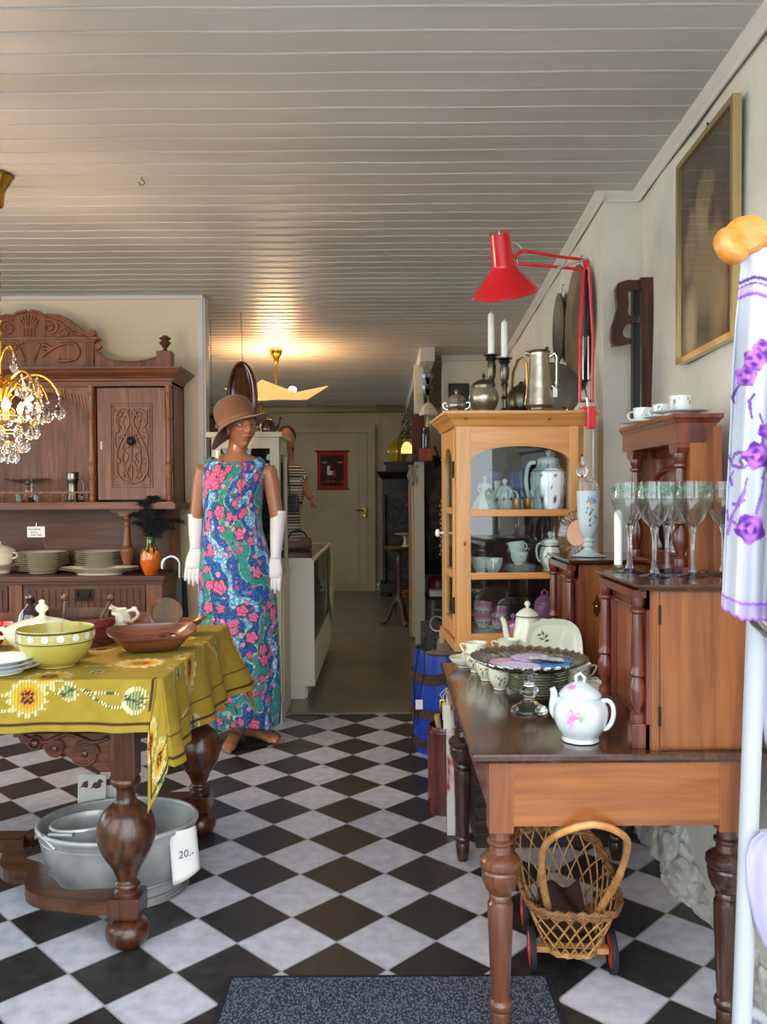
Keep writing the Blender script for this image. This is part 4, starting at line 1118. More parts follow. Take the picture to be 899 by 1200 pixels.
for px, h_, lab in ((22, .05, 'small clear glass tumbler in the niche, left of the cake stand foot'), (43, .045, 'small clear glass tumbler in the niche, right of the cake stand foot'), (96, .07, 'little dark glass candlestick beside the pewter tankard')):
    q = at(px, 589, 4.68); b = B()
    if h_ < .06: b.lathe([(0, 0), (.017, 0), (.02, h_), (.0185, h_), (.016, .006), (0, .006)], 18)
    else: b.lathe(smooth_prof([(0, 0), (.02, 0), (.008, .012), (.012, .03), (.007, .045), (.014, .066), (0, .066)], 2), 18)
    o = b.build('glass_tumbler' if h_ < .06 else 'glass_candlestick', m_gl if h_ < .06 else m_crystal, None, loc=(q.x, 4.68, zA)); tag(o, lab, 'glass')
# ------------------------------------------------------------------ dressed mannequin
MY = 4.25; MX = at(277, 700, MY).x; PXM = MY/F_PX
mq = thing('mannequin', 'tan display mannequin in a long floral dress, white gloves and brown felt hat', 'mannequin', (MX, MY, 0))
def mz(py): return at(277, py, MY).z
def mx(px): return at(px, 600, MY).x-MX
m_skin = mat('mannequin_tan', (168, 112, 82), .32, coat=.25, spec=.4)
def loft(b, rings, seg=24, m=0, cap=True):
    """rings: (center, rx, ry, tilt matrix or None)"""
    V = []
    for (c, rx_, ry_) in rings:
        c = Vector(c); V.append([b.bm.verts.new((c.x+rx_*cos(2*pi*k/seg), c.y+ry_*sin(2*pi*k/seg), c.z)) for k in range(seg)])
    out = []
    for j in range(len(V)-1):
        for k in range(seg): out.append(b.bm.faces.new((V[j][k], V[j][(k+1) % seg], V[j+1][(k+1) % seg], V[j+1][k])))
    if cap: out.append(b.bm.faces.new(V[0][::-1])); out.append(b.bm.faces.new(V[-1]))
    b._fin(out, m, True)
HY = radians(-28)      # head yaw, face towards the aisle
hc = Vector((mx(283.5), -.005, mz(501)))
MH = Matrix.Translation(hc) @ Matrix.Rotation(radians(33), 4, 'Z') @ Matrix.Rotation(radians(-3), 4, 'X')
def head_pt(th, ph):
    # th: around z from face front (-y), ph: polar from top
    x, y, z = sin(ph)*sin(th), -sin(ph)*cos(th), cos(ph)
    px, py, pz = x*.072, y*.093, z*.112
    f = max(0, -y)                         # front weight
    jaw = max(0, -z)
    if z > .25: px *= 1-.16*(z-.25); pz *= 1-.16*(z-.25); py *= 1-.12*(z-.25)
    px *= 1-.42*jaw**1.4; py *= (1-.10*jaw**2) if y < 0 else (1-.35*jaw)
    if y < 0:
        py += -.0
        u, v = px, pz
        def bump(cx, cz, sx_, sz_, amp): return amp*exp(-((u-cx)/sx_)**2-((v-cz)/sz_)**2)
        d = 0
        d += bump(0, -.012, .009, .026, .022) + bump(0, -.030, .013, .010, .012)     # nose
        d += bump(0, .022, .05, .012, .006)                                             # brow
        for s in (-1, 1):
            d -= bump(s*.029, .004, .017, .012, .014); d += bump(s*.040, -.022, .018, .014, .009); d -= bump(s*.036, -.055, .018, .018, .006); d += bump(s*.010, -.036, .006, .006, .004)
        d += bump(0, -.056, .021, .006, .009)-bump(0, -.0615, .02, .002, .003)+bump(0, -.068, .017, .006, .008)-bump(0, -.079, .02, .006, .006)
        d += bump(0, -.092, .016, .014, .014)-bump(0, -.082, .02, .005, .003)
        py -= d*f**.5
    return Vector((px, py, pz))
b = B()
nT, nP = 96, 80
b.grid(nT, nP, lambda u, v: MH @ head_pt(-pi+2*pi*u, .02+(pi-.04)*v), wrap=True)
bmesh.ops.holes_fill(b.bm, edges=[e for e in b.bm.edges if len(e.link_faces) == 1], sides=0)
for s in (-1, 1):
    b.ball((0, 0, 0), (.008, .018, .031), seg=14, M=MH @ Matrix.Translation((s*.070, .008, -.012)) @ Matrix.Rotation(s*.25, 4, 'Z'))
# neck
nb = Vector((mx(275), .02, mz(541)))
b.tube([nb+Vector((0, .01, -.05)), nb, nb.lerp(hc, .35)+Vector((0, .01, 0)), nb.lerp(hc, .7)+Vector((.0, .018, 0)), hc+Vector((0, .02, -.02))], [.07, .055, .049, .050, .052], 24)
# torso, mostly beneath the dress
TOR = [((0, 0, mz(845)+.75), .12, .10)]
loft(b, [((0, .0, .80), .155, .105), ((0, 0, .92), .15, .10), ((mx(273), 0, 1.06), .118, .085), ((mx(273), -.005, 1.18), .132, .095), ((mx(274), -.012, 1.28), .142, .108), ((mx(274.5), -.002, 1.36), .150, .085), ((mx(275.5), .005, 1.41), .152, .068), ((mx(276), .010, 1.44), .145, .058), ((mx(276), .012, 1.462), .112, .052), ((mx(276), .015, 1.485), .062, .048)], 32)
SL = Vector((mx(237), .01, mz(552))); SRr = Vector((mx(316), .01, mz(553)))
EL, ER = Vector((mx(228.5), .02, mz(612))), Vector((mx(325), .015, mz(612)))
WL, WR = Vector((mx(229.5), -.02, mz(643))), Vector((mx(323), -.02, mz(655)))
for S, E_, W_, ins in ((SL, EL, WL, 1), (SRr, ER, WR, -1)):
    b.ball(S+Vector((0, 0, -.006)), (.0405, .040, .043), seg=16)
    b.tube([S+Vector((ins*.05, 0, -.012)), S, S.lerp(E_, .2), S.lerp(E_, .5), S.lerp(E_, .85), E_, E_.lerp(W_, .3), E_.lerp(W_, .9)], [.040, .043, .042, .038, .034, .033, .034, .022], 20)
# legs and bare feet
FT = [(Vector((mx(276), -.03, 0)), radians(-8), mx(270)), (Vector((mx(293), .035, 0)), radians(58), mx(290))]
for (ft, ang, hipx) in FT:
    hip = Vector((-.062 if ang < 0 else .062, 0, .85))
    knee = hip.lerp(ft, .47)+Vector((0, -.012, 0)); ank = ft+Vector((0, .01, .085))
    b.tube([hip, hip.lerp(knee, .5), knee, knee.lerp(ank, .3)+Vector((0, .012, 0)), knee.lerp(ank, .75), ank, ft+Vector((0, .012, .05))], [.085, .07, .05, .052, .034, .030, .034], 20)
    MF = Matrix.Translation(ft) @ Matrix.Rotation(ang, 4, 'Z')
    P = [MF @ Vector(q) for q in ((0, .035, .032), (0, .0, .045), (0, -.05, .042), (0, -.10, .028), (.002, -.14, .020), (.004, -.165, .014))]
    V0_ = len(b.bm.verts)
    b.tube(P, [.028, .032, .032, .034, .035, .022], 16, flat=(.8, 1.0))
    for k in range(5): b.ball(MF @ Vector((.026-.0135*k, -.178+.006*k+.0015*k*k, .011)), (.009-.0008*k, .017, .010-.001*k), seg=10)
for v in b.bm.verts:
    if v.co.z < .012: v.co.z = .012+(v.co.z-.012)*.1
bmesh.ops.recalc_face_normals(b.bm, faces=b.bm.faces)
body = b.build('body', m_skin, mq, sharp=180)
md = body.modifiers.new('fuse', 'REMESH'); md.mode = 'VOXEL'; md.voxel_size = .0034; md.use_smooth_shade = True
md = body.modifiers.new('soften', 'SMOOTH'); md.factor = .5; md.iterations = 1
# painted eyes, brows and lips
for s in (-1, 1):
    e = head_pt(s*.42, pi/2-.03); ec = Vector((s*.029, e.y+.0055, .003))
    b = B(); b.ball(ec, (.0155, .010, .0088), seg=16, M=MH); b.ball(ec+Vector((.002, -.0075, 0)), (.0062, .0045, .0062), m=1, seg=12, M=MH); b.ball(ec+Vector((.002, -.0108, 0)), (.0022, .002, .0022), m=2, seg=10, M=MH)
    b.tube([MH @ (ec+Vector((x, -.0105+abs(x)*.35, .0078-x*x*25))) for x in (-.014, -.007, 0, .007, .014)], .0014, 5, m=2)
    b.tube([MH @ (ec+Vector((x*s, -.014+abs(x)*.4, .0195-x*x*16))) for x in (-.017, -.008, 0, .008, .017)], [.0008, .0016, .0018, .0015, .0008], 5, m=3)
    b.build('eye', [mat('eye_white', (222, 214, 200), .2), mat('iris_brown', (84, 60, 40), .15, coat=1), m_black, mat('brow_brown', (90, 56, 38), .7)], mq)
b = B()
b.tube([MH @ Vector((x, head_pt(0, pi/2+.5).y-.0035-.003*(abs(x) < .012)+abs(x)*.35, -.058+.0022*(abs(abs(x)-.006) < .003))) for x in (-.020, -.013, -.006, 0, .006, .013, .020)], [.001, .003, .0042, .0036, .0042, .003, .001], 8)
b.tube([MH @ Vector((x, head_pt(0, pi/2+.6).y-.004+abs(x)*.35, -.0665)) for x in (-.018, -.010, 0, .010, .018)], [.001, .0038, .005, .0038, .001], 8)
b.build('lips', mat('lip_rose_brown', (150, 78, 62), .35, coat=.2), mq)

# dress
DR = [(.100, 286, .165, .135), (.22, 283.5, .182, .140), (.40, 280, .197, .142), (.60, 278, .200, .138), (.76, 277, .198, .132), (.90, 275.5, .188, .128), (1.03, 274, .165, .118), (1.10, 273, .150, .11), (1.17, 272.8, .147, .108), (1.23, 273, .150, .118), (1.29, 273.5, .154, .124), (1.34, 274.5, .158, .112), (1.38, 275, .160, .095), (1.415, 275.5, .160, .080), (1.437, 276, .157, .073), (1.455, 276.5, .142, .068), (1.468, 276.5, .124, .063)]
def dring(z):
    for i in range(len(DR)-1):
        if z <= DR[i+1][0]:
            t_ = (z-DR[i][0])/(DR[i+1][0]-DR[i][0]); t_ = max(0, t_)
            return [DR[i][k]*(1-t_)+DR[i+1][k]*t_ for k in (1, 2, 3)]
    return list(DR[-1][1:])
dz0, dz1 = .100, 1.468
nU, nV = 260, 330
def dpt(u, v):
    z = dz0+(dz1-dz0)*v; c, rx_, ry_ = dring(z); a = 2*pi*u+pi/2
    k = max(0, 1.12-z)/1.0
    fold = 1+k*(.045*sin(a*5+1)+.03*sin(a*9+2+z*1.5)+.015*sin(a*17))
    zz = z+(.012*sin(a*3)*(1-min(1, (z-.1)/.1)) if z < .2 else 0)
    if z > 1.40: zz -= .030*max(0, -sin(a))*((z-1.40)/.068)           # scooped neckline in front
    return Vector((mx(c)+rx_*fold*cos(a), ry_*fold*sin(a)-.002, zz))
b = B(); b.grid(nU, nV, dpt, wrap=True)
dress = b.build('dress', vcol('floral_dress_print', .75, sheen=.1), mq, solid=.002, sharp=180, offset=0)
rnd = random.Random(11)
cell = {}
def addm(kind, s, z, R, extra=0):
    for i in range(int((s-R)/.05)-1, int((s+R)/.05)+2):
        for j in range(int((z-R)/.05)-1, int((z+R)/.05)+2): cell.setdefault((i, j), []).append((kind, s, z, R, extra))
# roses seen on the front, placed from the printed rows, then filled all around
def roses(px, py, R):
    z_ = mz(py); c_, rx_, _ = dring(z_); addm('rose', math.asin(max(-.98, min(.98, (mx(px)-mx(c_))/rx_)))*.19, z_, R*1.12, rnd.random()*6)
for (px, py, R) in ((258, 551, .028), (257, 567, .034), (248, 567, .026), (262, 600, .036), (250, 603, .024), (247, 556, .022), (272, 550, .02), (303, 560, .02), (298, 548, .014), (290, 545, .014), (262, 685, .036), (250, 683, .026), (246, 665, .02), (285, 625, .03), (297, 633, .022), (304, 669, .028), (288, 712, .028), (300, 719, .024), (276, 735, .02), (317, 707, .022), (310, 757, .026), (318, 765, .02), (250, 640, .02), (243, 648, .016), (295, 762, .014), (280, 590, .018), (290, 600, .022), (303, 600, .016), (297, 806, .022), (318, 816, .026), (262, 838, .02), (300, 842, .03), (285, 838, .02), (309, 790, .02), (275, 842, .018), (308, 583, .016), (286, 575, .014)): roses(px, py, R)
for i in range(50):
    s, z = rnd.uniform(.0, .62)*rnd.choice((-1, 1)), rnd.uniform(.12, 1.38); addm('rose', s, z, rnd.uniform(.016, .034), rnd.random()*6)
for i in range(750): addm('daisy', rnd.uniform(-.62, .62), rnd.uniform(.1, 1.45), rnd.uniform(.006, .014), rnd.randint(0, 4))
for i in range(420): addm('leafy', rnd.uniform(-.62, .62), rnd.uniform(.1, 1.45), rnd.uniform(.012, .026), rnd.random()*6)
dc = {k: srgb(v) for k, v in dict(blue=(34, 84, 166), deep=(22, 46, 120), sky=(60, 150, 200), teal=(30, 146, 150), green=(52, 132, 84), lime=(120, 176, 84), pink=(218, 82, 144), hot=(198, 44, 108), lpink=(232, 150, 186), pale=(196, 226, 232), dkg=(20, 78, 70)).items()}
def dress_col(co, i):
    u = (i % nU)/nU; z = co.z; ang = 2*pi*u+pi/2
    # arc length measured from the front centre
    s = (ang-3*pi/2); s = (s+pi) % (2*pi)-pi; s *= .19
    s_ = s
    n1 = N(s*6+3, z*5, 1)+.5*N(s*17, z*13, 2)
    wave = sin(s*21+2.6*sin(z*5.5+1)+3.4*N(s*5, z*4.5, 7)+1.6*N(s*14, z*13, 9))
    n3 = N(s*75, z*75, 4); n4 = N(s*140, z*140, 8)
    if wave > .45: c = mix(dc['teal'], dc['green'], .5+n3*1.6)
    elif wave < -.90: c = mix(dc['sky'], dc['pale'], .35+n3*2)
    else: c = mix(dc['blue'], dc['deep'], .35+n3*1.4)
    if abs(wave-.45) < .07: c = mix(dc['pale'], dc['lime'], .5+n4)
    elif n4 > .28: c = mix(c, dc['sky'], .7)
    elif n4 < -.33: c = mix(c, dc['deep'], .6)
    best = 0
    for (kd, cs, cz_, R, ex) in cell.get((int(s/.05) if s >= 0 else int(s/.05)-0, int(z/.05)), ()):
        dx, dz = s-cs, z-cz_; d = sqrt(dx*dx+dz*dz)
        if d > R*1.15: continue
        th = atan2(dz, dx)
        if kd == 'leafy' and best < 1:
            ca, sa = cos(ex), sin(ex); lx, lz = dx*ca+dz*sa, -dx*sa+dz*ca
            if abs(lz) < .32*(R-abs(lx)): c = dc['green'] if ex < 3 else (dc['lime'] if ex < 4 else dc['dkg']); best = 1
        elif kd == 'daisy' and best < 2:
            if d < R*(.55+.45*abs(cos(th*2.5))): c = dc['lime'] if d < R*.22 else (dc['pink'], dc['lpink'], dc['hot'], dc['pink'], dc['sky'])[ex]; best = 2
        elif kd == 'rose':
            lim = R*(.86+.14*cos(th*5+ex))
            if d < lim:
                q_ = sin(d/R*11+1.6*sin(th*2.5+ex)); c = mix(dc['pink'], dc['lpink'] if q_ > .2 else dc['hot'], abs(q_)*.7); best = 3
                if d > lim*.93: c = dc['hot']
            elif best < 1 and d < R*1.12: c = dc['dkg']
    return c
paint(dress, dress_col)
b = B(); b.tube([(mx(272.8)+.150*cos(a), .110*sin(a)-.002, 1.17) for a in [2*pi*k/48 for k in range(48)]], .0012, 6, closed=True, flat=(1, .6)); b.build('waist_seam', mat('seam_blue', (64, 110, 160), .8), mq)

# gloves with five fingers
m_glove = mat('white_glove_satin', (228, 226, 226), .6, sheen=.3, bump=.15, bscale=70)
def glove(E_, W_, tip, s, name='glove'):
    """s=+1: thumb towards +x"""
    b = B(); top = E_.lerp(W_, -.28)
    R0 = [.0400, .0395, .037, .034, .029, .025]
    P = [top, E_.lerp(W_, -.05), E_.lerp(W_, .2), E_.lerp(W_, .5), E_.lerp(W_, .8), W_]
    b.tube(P, R0, 20)
    b.tube([top+Vector((0, 0, .004)), top+Vector((0, 0, -.006))], [.0435, .0435], 20)
    d = (tip-W_).normalized(); side = Vector((1, 0, 0)); side = (side-d*side.dot(d)).normalized(); nrm = d.cross(side)
    L = (tip-W_).length*1.02
    pl = L*.50
    # palm: a flattened tapered box of tubes
    b.tube([W_-d*.02, W_+d*pl*.15, W_+d*pl*.5, W_+d*pl*.85, W_+d*pl], [.026, .031, .040, .041, .032], 16, flat=(1, .50))
    for k, (o, ln, sp) in enumerate(((-.028, .40, -.05), (-.010, .47, -.01), (.009, .50, .03), (.027, .45, .08))):
        st = W_+d*pl*.85+side*(o*s)
        dd = (d+side*sp*s).normalized(); l = L*ln
        q = [st, st+dd*l*.45, st+dd*l*.78-nrm*.006, st+dd*l-nrm*.018]
        if k in (0, 3): q = [st, st+dd*l*.45, st+dd*l*.75-nrm*.004, st+dd*l*.98-nrm*.010]
        b.tube(q, [.0105, .0102, .0092, .007], 10); b.ball(q[-1], .0068, seg=8)
    st = W_+d*pl*.25+side*(.022*s)
    dd = (d*.8+side*.55*s-nrm*.35).normalized()
    q = [st, st+dd*L*.18, st+(dd+d*.2).normalized()*L*.30, st+(dd+d*.5).normalized()*L*.38]
    b.tube(q, [.014, .0125, .0105, .007], 10); b.ball(q[-1], .0068, seg=8)
    bmesh.ops.recalc_face_normals(b.bm, faces=b.bm.faces)
    o = b.build(name, m_glove, mq, sharp=180)
    md = o.modifiers.new('fuse', 'REMESH'); md.mode = 'VOXEL'; md.voxel_size = .0030; md.use_smooth_shade = True
    md = o.modifiers.new('soften', 'SMOOTH'); md.factor = .5; md.iterations = 2
    return o
glove(EL, WL, Vector((mx(224.5), -.05, mz(686))), 1); glove(ER, WR, Vector((mx(320), -.05, mz(697))), -1)

# hat
m_felt = mat('brown_felt', (128, 88, 58), .95, sheen=.25, bump=.15, bscale=120)
MHat = Matrix.Translation(hc+Vector((-.012, .012, .012))) @ Matrix.Rotation(radians(16), 4, 'Y').inverted() @ Matrix.Rotation(radians(-8), 4, 'X')
hcx = mx(277)-hc.x
MHat = Matrix.Translation(Vector((mx(280), .004, mz(497)))) @ Matrix.Rotation(radians(-21), 4, 'Y') @ Matrix.Rotation(radians(-4), 4, 'X')
def brimz(a, r, z):
    if r < .103: return 0
    k = (r-.10)/.07
    return k*(-.030*cos(a-radians(190))-.012*cos(2*a)+.010*sin(3*a+1)) - .016*k
b = B()
b.lathe(smooth_prof([(0, .145), (.048, .141), (.082, .120), (.098, .082), (.101, .04), (.102, .012), (.105, .004), (.120, 0), (.148, -.006), (.168, -.012)], 4), 72, M=MHat, zfn=brimz, cap=False)
b.build('hat', m_felt, mq, solid=.004, offset=0, sharp=180)
b = B(); b.lathe([(.1035, .010), (.1050, .014), (.1045, .026), (.1025, .028)], 60, M=MHat, cap=False)
hb = b.build('hat_band', mat('felt_band', (150, 108, 76), .9), mq)
b = B()
for k in (-1, 1): b.ball((-.098, -.03+k*.014, .018), (.008, .016, .010), M=MHat)
b.build('hat_bow', MATS['felt_band'], mq)
# bead necklaces
m_bead = mat('amber_beads', (168, 86, 40), .3, coat=.4)
for dx in (-1, 1):
    b = B(); x0 = mx(275)+dx*.052
    P = bez((x0-dx*.01, -.02, 1.478), (x0, -.085, 1.44), (x0+dx*.004, -.135, 1.36), (x0+dx*.006, -.14, 1.26), 16)
    b.tube(P, .0014, 5)
    for p in P[4:]: b.ball(p, .0034, seg=6)
    b.build('bead_necklace', m_bead, mq)
b = B(); b.box(mx(258)-.008, mx(258)+.008, -.062, -.058, mz(533)-.02, mz(533)+.02, bev=.003); b.build('white_tag', m_paper, mq, rot=None)
b = B(); b.lathe([(0, .001), (.175, .001), (.178, .006), (.172, .009), (0, .009)], 48, (mx(284), .05, 0)); b.build('base_plate', mat('dark_steel_base', (52, 50, 48), .4, metal=.5), mq)
b = B(); b.tube([(mx(284), .09, .008), (mx(282), .07, .55)], .009, 8); b.build('stand_rod', m_iron, mq)
# ------------------------------------------------------------------ writing desk on the right
m_walnut = wood('dark_walnut_top', (44, 22, 14), (92, 52, 34), 'y', .7, .16, .5, mid=(66, 35, 22), bump=.03)
m_redw_ = wood('red_brown_mahogany', (74, 30, 18), (124, 58, 36), 'z', 1.0, .25, .4, mid=(98, 42, 26))
m_orange = wood('orange_veneer', (116, 60, 22), (168, 102, 46), 'x', .55, .28, .35, mid=(142, 80, 33), bump=.03)
m_orange_z = wood('orange_veneer_upright', (98, 50, 22), (152, 90, 42), 'z', .55, .3, .3, mid=(125, 69, 31), bump=.03)
m_legd = wood('dark_turned_leg', (36, 20, 14), (74, 44, 32), 'z', 1, .25, .5, mid=(54, 31, 22))
m_legb = wood('brown_turned_leg', (78, 44, 28), (124, 76, 50), 'z', 1, .28, .4, mid=(100, 58, 38))
DX0, DX1, DY0, DY1, DZ = .198, .87, 1.87, 2.91, .677
dk = thing('writing_desk', 'mahogany writing desk with turned legs, little column cupboards and a mirror shelf', 'desk', (0, 0, 0))
b = B()
cornice(b, DZ-.024, DZ, DX0+.012, DX1, DY0+.012, DY1, [(-.01, 0), (.0, .05), (.004, .3), (.012, .45), (.012, .85), (.009, 1)])
b.build('desktop', m_walnut, dk)
b = B(); b.box(DX0+.045, DX1-.03, 1.893, 1.915, .505, DZ-.024); b.build('apron', m_orange, dk)
b = B(); b.box(DX0+.045, DX0+.065, 1.95, 2.84, .525, DZ-.024); b.box(DX1-.05, DX1-.03, 1.95, 2.84, .525, DZ-.024); b.box(DX0+.08, DX1-.08, 2.85, 2.87, .525, DZ-.024); b.build('apron', m_redw_, dk)
LP = [(.026, .49), (.022, .486), (.023, .468), (.030, .464), (.030, .458), (.024, .452), (.026, .436), (.040, .428), (.0475, .420), (.048, .408), (.046, .402), (.041, .397), (.044, .392), (.042, .37), (.034, .350), (.024, .338), (.026, .334), (.026, .326), (.023, .322), (.029, .316), (.030, .308), (.0285, .25), (.022, .09), (.026, .087), (.029, .080), (.028, .070), (.022, .062), (.024, .055), (.023, .03), (.018, .0)]
for (x, y, m_) in ((.267, 1.92, m_legb), (.797, 1.92, m_legd), (.268, 2.855, m_legd), (.80, 2.855, m_legd)):
    b = B(); b.lathe(LP[::-1], 24, (x, y, 0)); o = b.build('leg', m_, dk)
    b = B(); b.box(x-.0285, x+.0285, y-.0285, y+.0285, .488, DZ-.024, bev=.002); b.build('leg_block', m_orange_z if y < 2 else m_legd, o)
COLP = [(.017, 0), (.018, .01), (.017, .022), (.0105, .03), (.012, .04), (.019, .062), (.0195, .085), (.018, .10), (.012, .118), (.0185, .124), (.0185, .130), (.0155, .136), (.0165, .15), (.0125, .27), (.012, .282), (.0185, .288), (.0185, .294), (.013, .30), (.016, .306), (.018, .318), (.018, .326)]
CZ = DZ; TZ2 = 1.062
def column(x, y, z0, z1, parent, m_=m_redw_, k=1):
    b = B(); s = (z1-z0)/.326; b.lathe([(r*k, z*s) for r, z in COLP], 22, (x, y, z0)); return b.build('column', m_, parent)
def cupboard(y0, y1, door):
    b = B(); b.box(.612, .862, y0, y1, DZ, 1.045)
    b.build('cupboard_body', m_orange_z, dk)
    b = B(); cornice(b, 1.046, TZ2, .583, .872, y0-.022, y1+.02, [(-.004, 0), (0, .15), (.004, .45), (0.008, .6), (.008, 1)]); b.build('cupboard_top', m_walnut, dk)
    b = B(); b.box(.604, .612, y0, y1, DZ, .735); b.box(.604, .612, y0, y1, 1.0, 1.045); b.box(.604, .612, y0, y0+.04, DZ, 1.045); b.box(.604, .612, y1-.04, y1, DZ, 1.045)
    b.box(.598, .612, y0+.045, y0+.052, .74, .995, bev=.002); b.box(.598, .612, y1-.052, y1-.045, .74, .995, bev=.002); b.box(.598, .612, y0+.045, y1-.045, .735, .745, bev=.002); b.box(.598, .612, y0+.045, y1-.045, .99, 1.0, bev=.002)
    b.box(.575, .612, y0, y1, 1.028, 1.046)
    b.build('panel_frame', m_redw_, dk)
    for y in (y0+.022, y1-.022):
        b = B(); b.box(.572, .609, y-.019, y+.019, DZ, .735, bev=.003); b.build('column_plinth', m_redw_, dk)
        column(.590, y, .735, 1.028, dk)
    b = B(); b.box(.615, .632, y0-.003, y0, DZ, 1.045); b.build('stile', m_orange_z, dk)
    b = B(); b.box(.6345, .861, y0-.004, y0, DZ+.004, 1.042, bev=.001); d_ = b.build('door', m_orange_z, dk)
    if door == 'h':
        for z in (.755, .99):
            b = B(); b.tube([(.6335, y0-.005, z-.022), (.6335, y0-.005, z+.022)], .0032, 8); b.build('hinge', m_iron, d_)
    else:
        b = B(); x = .668; b.prism([(x-.012, .90), (x, .88), (x+.012, .90), (x+.009, .915), (x+.014, .925), (x+.006, .935), (x, .955), (x-.006, .935), (x-.014, .925), (x-.009, .915)], y0-.006, y0-.004, 'y'); b.ball((x, y0-.007, .915), .004, seg=8); b.build('keyhole_plate', m_brass, d_)
cupboard(1.905, 2.225, 'h'); cupboard(2.605, 2.90, 'k')
# mirror bridge standing on the two cupboards
b = B(); b.box(.845, .865, 2.12, 2.70, DZ, 1.44); b.box(.80, .845, 2.165, 2.19, TZ2, 1.40); b.box(.80, .845, 2.64, 2.66, TZ2, 1.40); b.build('bridge_back', m_orange_z, dk)
b = B(); b.box(.765, .87, 2.165, 2.655, 1.40, 1.452); b.build('bridge_frieze', m_redw_, dk)
b = B(); cornice(b, 1.450, 1.476, .768, .872, 2.172, 2.655, [(-.002, 0), (.004, .1), (.010, .45), (.014, .6), (.014, 1)]); b.build('bridge_top', m_redw_, dk)
b = B(); b.box(.752+.03, .86, 2.17, 2.65, TZ2, TZ2+.012); b.build('bridge_base', m_redw_, dk)
for y in (2.20, 2.585):
    column(.788, y, TZ2+.012, 1.375, dk, k=1.05)
    b = B(); b.prism([(y-.032, 1.40), (y-.034, 1.388), (y-.024, 1.374), (y+.024, 1.374), (y+.034, 1.388), (y+.032, 1.40)], .768, .812, 'x'); b.build('capital', m_redw_, dk)
b = B(); b.box(.835, .845, 2.23, 2.56, TZ2+.012, 1.395)
b.build('mirror_surround', m_redw_, dk)
b = B()
b.tube([(.833, 2.25, TZ2+.03), (.833, 2.25, 1.30)]+[(.833, 2.395-.145*cos(pi*k/12), 1.30+.04*sin(pi*k/12)) for k in range(1, 12)]+[(.833, 2.54, 1.30), (.833, 2.54, TZ2+.03)], .007, 8, closed=True); b.build('mirror_frame', m_redw_, dk)
b = B(); b.box(.8335, .8348, 2.25, 2.54, TZ2+.03, 1.30); b.build('mirror_glass', mat('mirror_silver', (225, 228, 228), .03, metal=1), dk)
b = B(); b.box(.842, .86, 2.23, 2.60, DZ, TZ2); b.build('centre_panel', m_redw_, dk)

# ------------------------------------------------------------------ china with painted patterns
m_vc = vcol('painted_china', .1, coat=.6)
def china(b, name, parent, fn, m=None):
    o = b.build(name, m or m_vc, parent); paint(o, fn); return o
C_CREAM, C_WHITE, C_GRN, C_DKG = srgb((226, 226, 204)), srgb((204, 212, 216)), srgb((58, 110, 62)), srgb((36, 66, 48))
def spray(co, i, base, flowers, r0=None):
    """painted flower sprays; flowers = [(angle, z, R, petal colour)]"""
    a = atan2(co.y, co.x); r = sqrt(co.x**2+co.y**2)
    for (fa, fz, R, pc) in flowers:
        da = (a-fa+pi) % (2*pi)-pi
        s, t_ = da*r, co.z-fz
        d = sqrt(s*s+t_*t_)
        if d > R*2.4: continue
        th = atan2(t_, s)
        if d < R*(.45+.25*cos(5*th)): return srgb((228, 190, 110)) if d < R*.15 else pc
        for la in (.4, 2.6, 4.4, 5.6):
            ca, sa = cos(la), sin(la); lx, lz = s*ca+t_*sa, -s*sa+t_*ca
            if R*.3 < lx < R*2 and abs(lz) < .28*(R*.9-abs(lx-R*1.2)) : return C_GRN if int(la*10) % 3 else C_DKG
            if 0 < lx < R*2.1 and abs(lz) < .0007: return C_DKG
    return base
CUPP = [(0, .0), (.018, 0), (.019, .004), (.022, .010), (.030, .022), (.035, .040), (.037, .056), (.0355, .056), (.033, .040), (.028, .022), (.018, .012), (0, .011)]
def make_cup(label, group, base, flowers, loc, rz, k=1, prof=CUPP, name='tea_cup', handle=True, angular=True, m=None):
    t = thing(name, label, 'cup', loc, rz, group)
    b = B(); b.lathe([(r*k, z*k) for r, z in smooth_prof(prof, 3)], 72); china(b, 'cup_body', t, lambda co, i: spray(co, i, base, flowers), m)
    if handle:
        b = B()
        if angular: b.tube([Vector(q)*k for q in ((.034, 0, .046), (.050, 0, .050), (.058, 0, .047), (.054, 0, .036), (.044, 0, .022), (.032, 0, .018))], .0032*k, 8)
        else: b.tube([Vector(q)*k for q in bez((.034, 0, .046), (.062, 0, .05), (.058, 0, .012), (.030, 0, .018), 10)], .003*k, 8)
        hm = mat('china_cream_handle', (226, 226, 204), .1, coat=.6) if base == C_CREAM else mat('china_white_handle', (204, 212, 216), .1, coat=.6)
        b.build('handle', hm, t)
    return t
dz = DZ+.001
pk = srgb((228, 178, 150))
fl4 = [(a, .036, .010, pk) for a in (-pi/2-.15, -pi/2+pi*.6, -pi/2-pi*.65)]
G = 'cream cups with green leaf sprays on the desk'
def dpos(px, py_base, z=DZ): q = fl(px, py_base, z); return q.x, q.y
def cup_at(px, py, label, rz=0, z=0, k=1):
    x, y = dpos(px, py); return make_cup(label, G, C_CREAM, fl4, (x, y, dz+z), rz, k)
x1_, y1_ = dpos(586, 808)
c1 = make_cup('cream flower-sprigged cup, lower of the pair left of the glass cake stand foot', G, C_CREAM, fl4, (x1_, y1_, dz), .15)
def cup2(loc, rz, label): return dup(c1, loc, rz, label)
cup2((x1_-.002, y1_+.004, dz+.020), .4, 'cream flower-sprigged cup nested on top, left of the glass cake stand foot')
x2_, y2_ = dpos(571, 798)
cup2((x2_, y2_+.01, dz), 1.6, 'cream flower-sprigged cup standing second from the desk edge, half hidden')
cup2((x2_+.001, y2_+.008, dz+.020), 2.0, 'cream cup nested into the half hidden second cup from the desk edge')
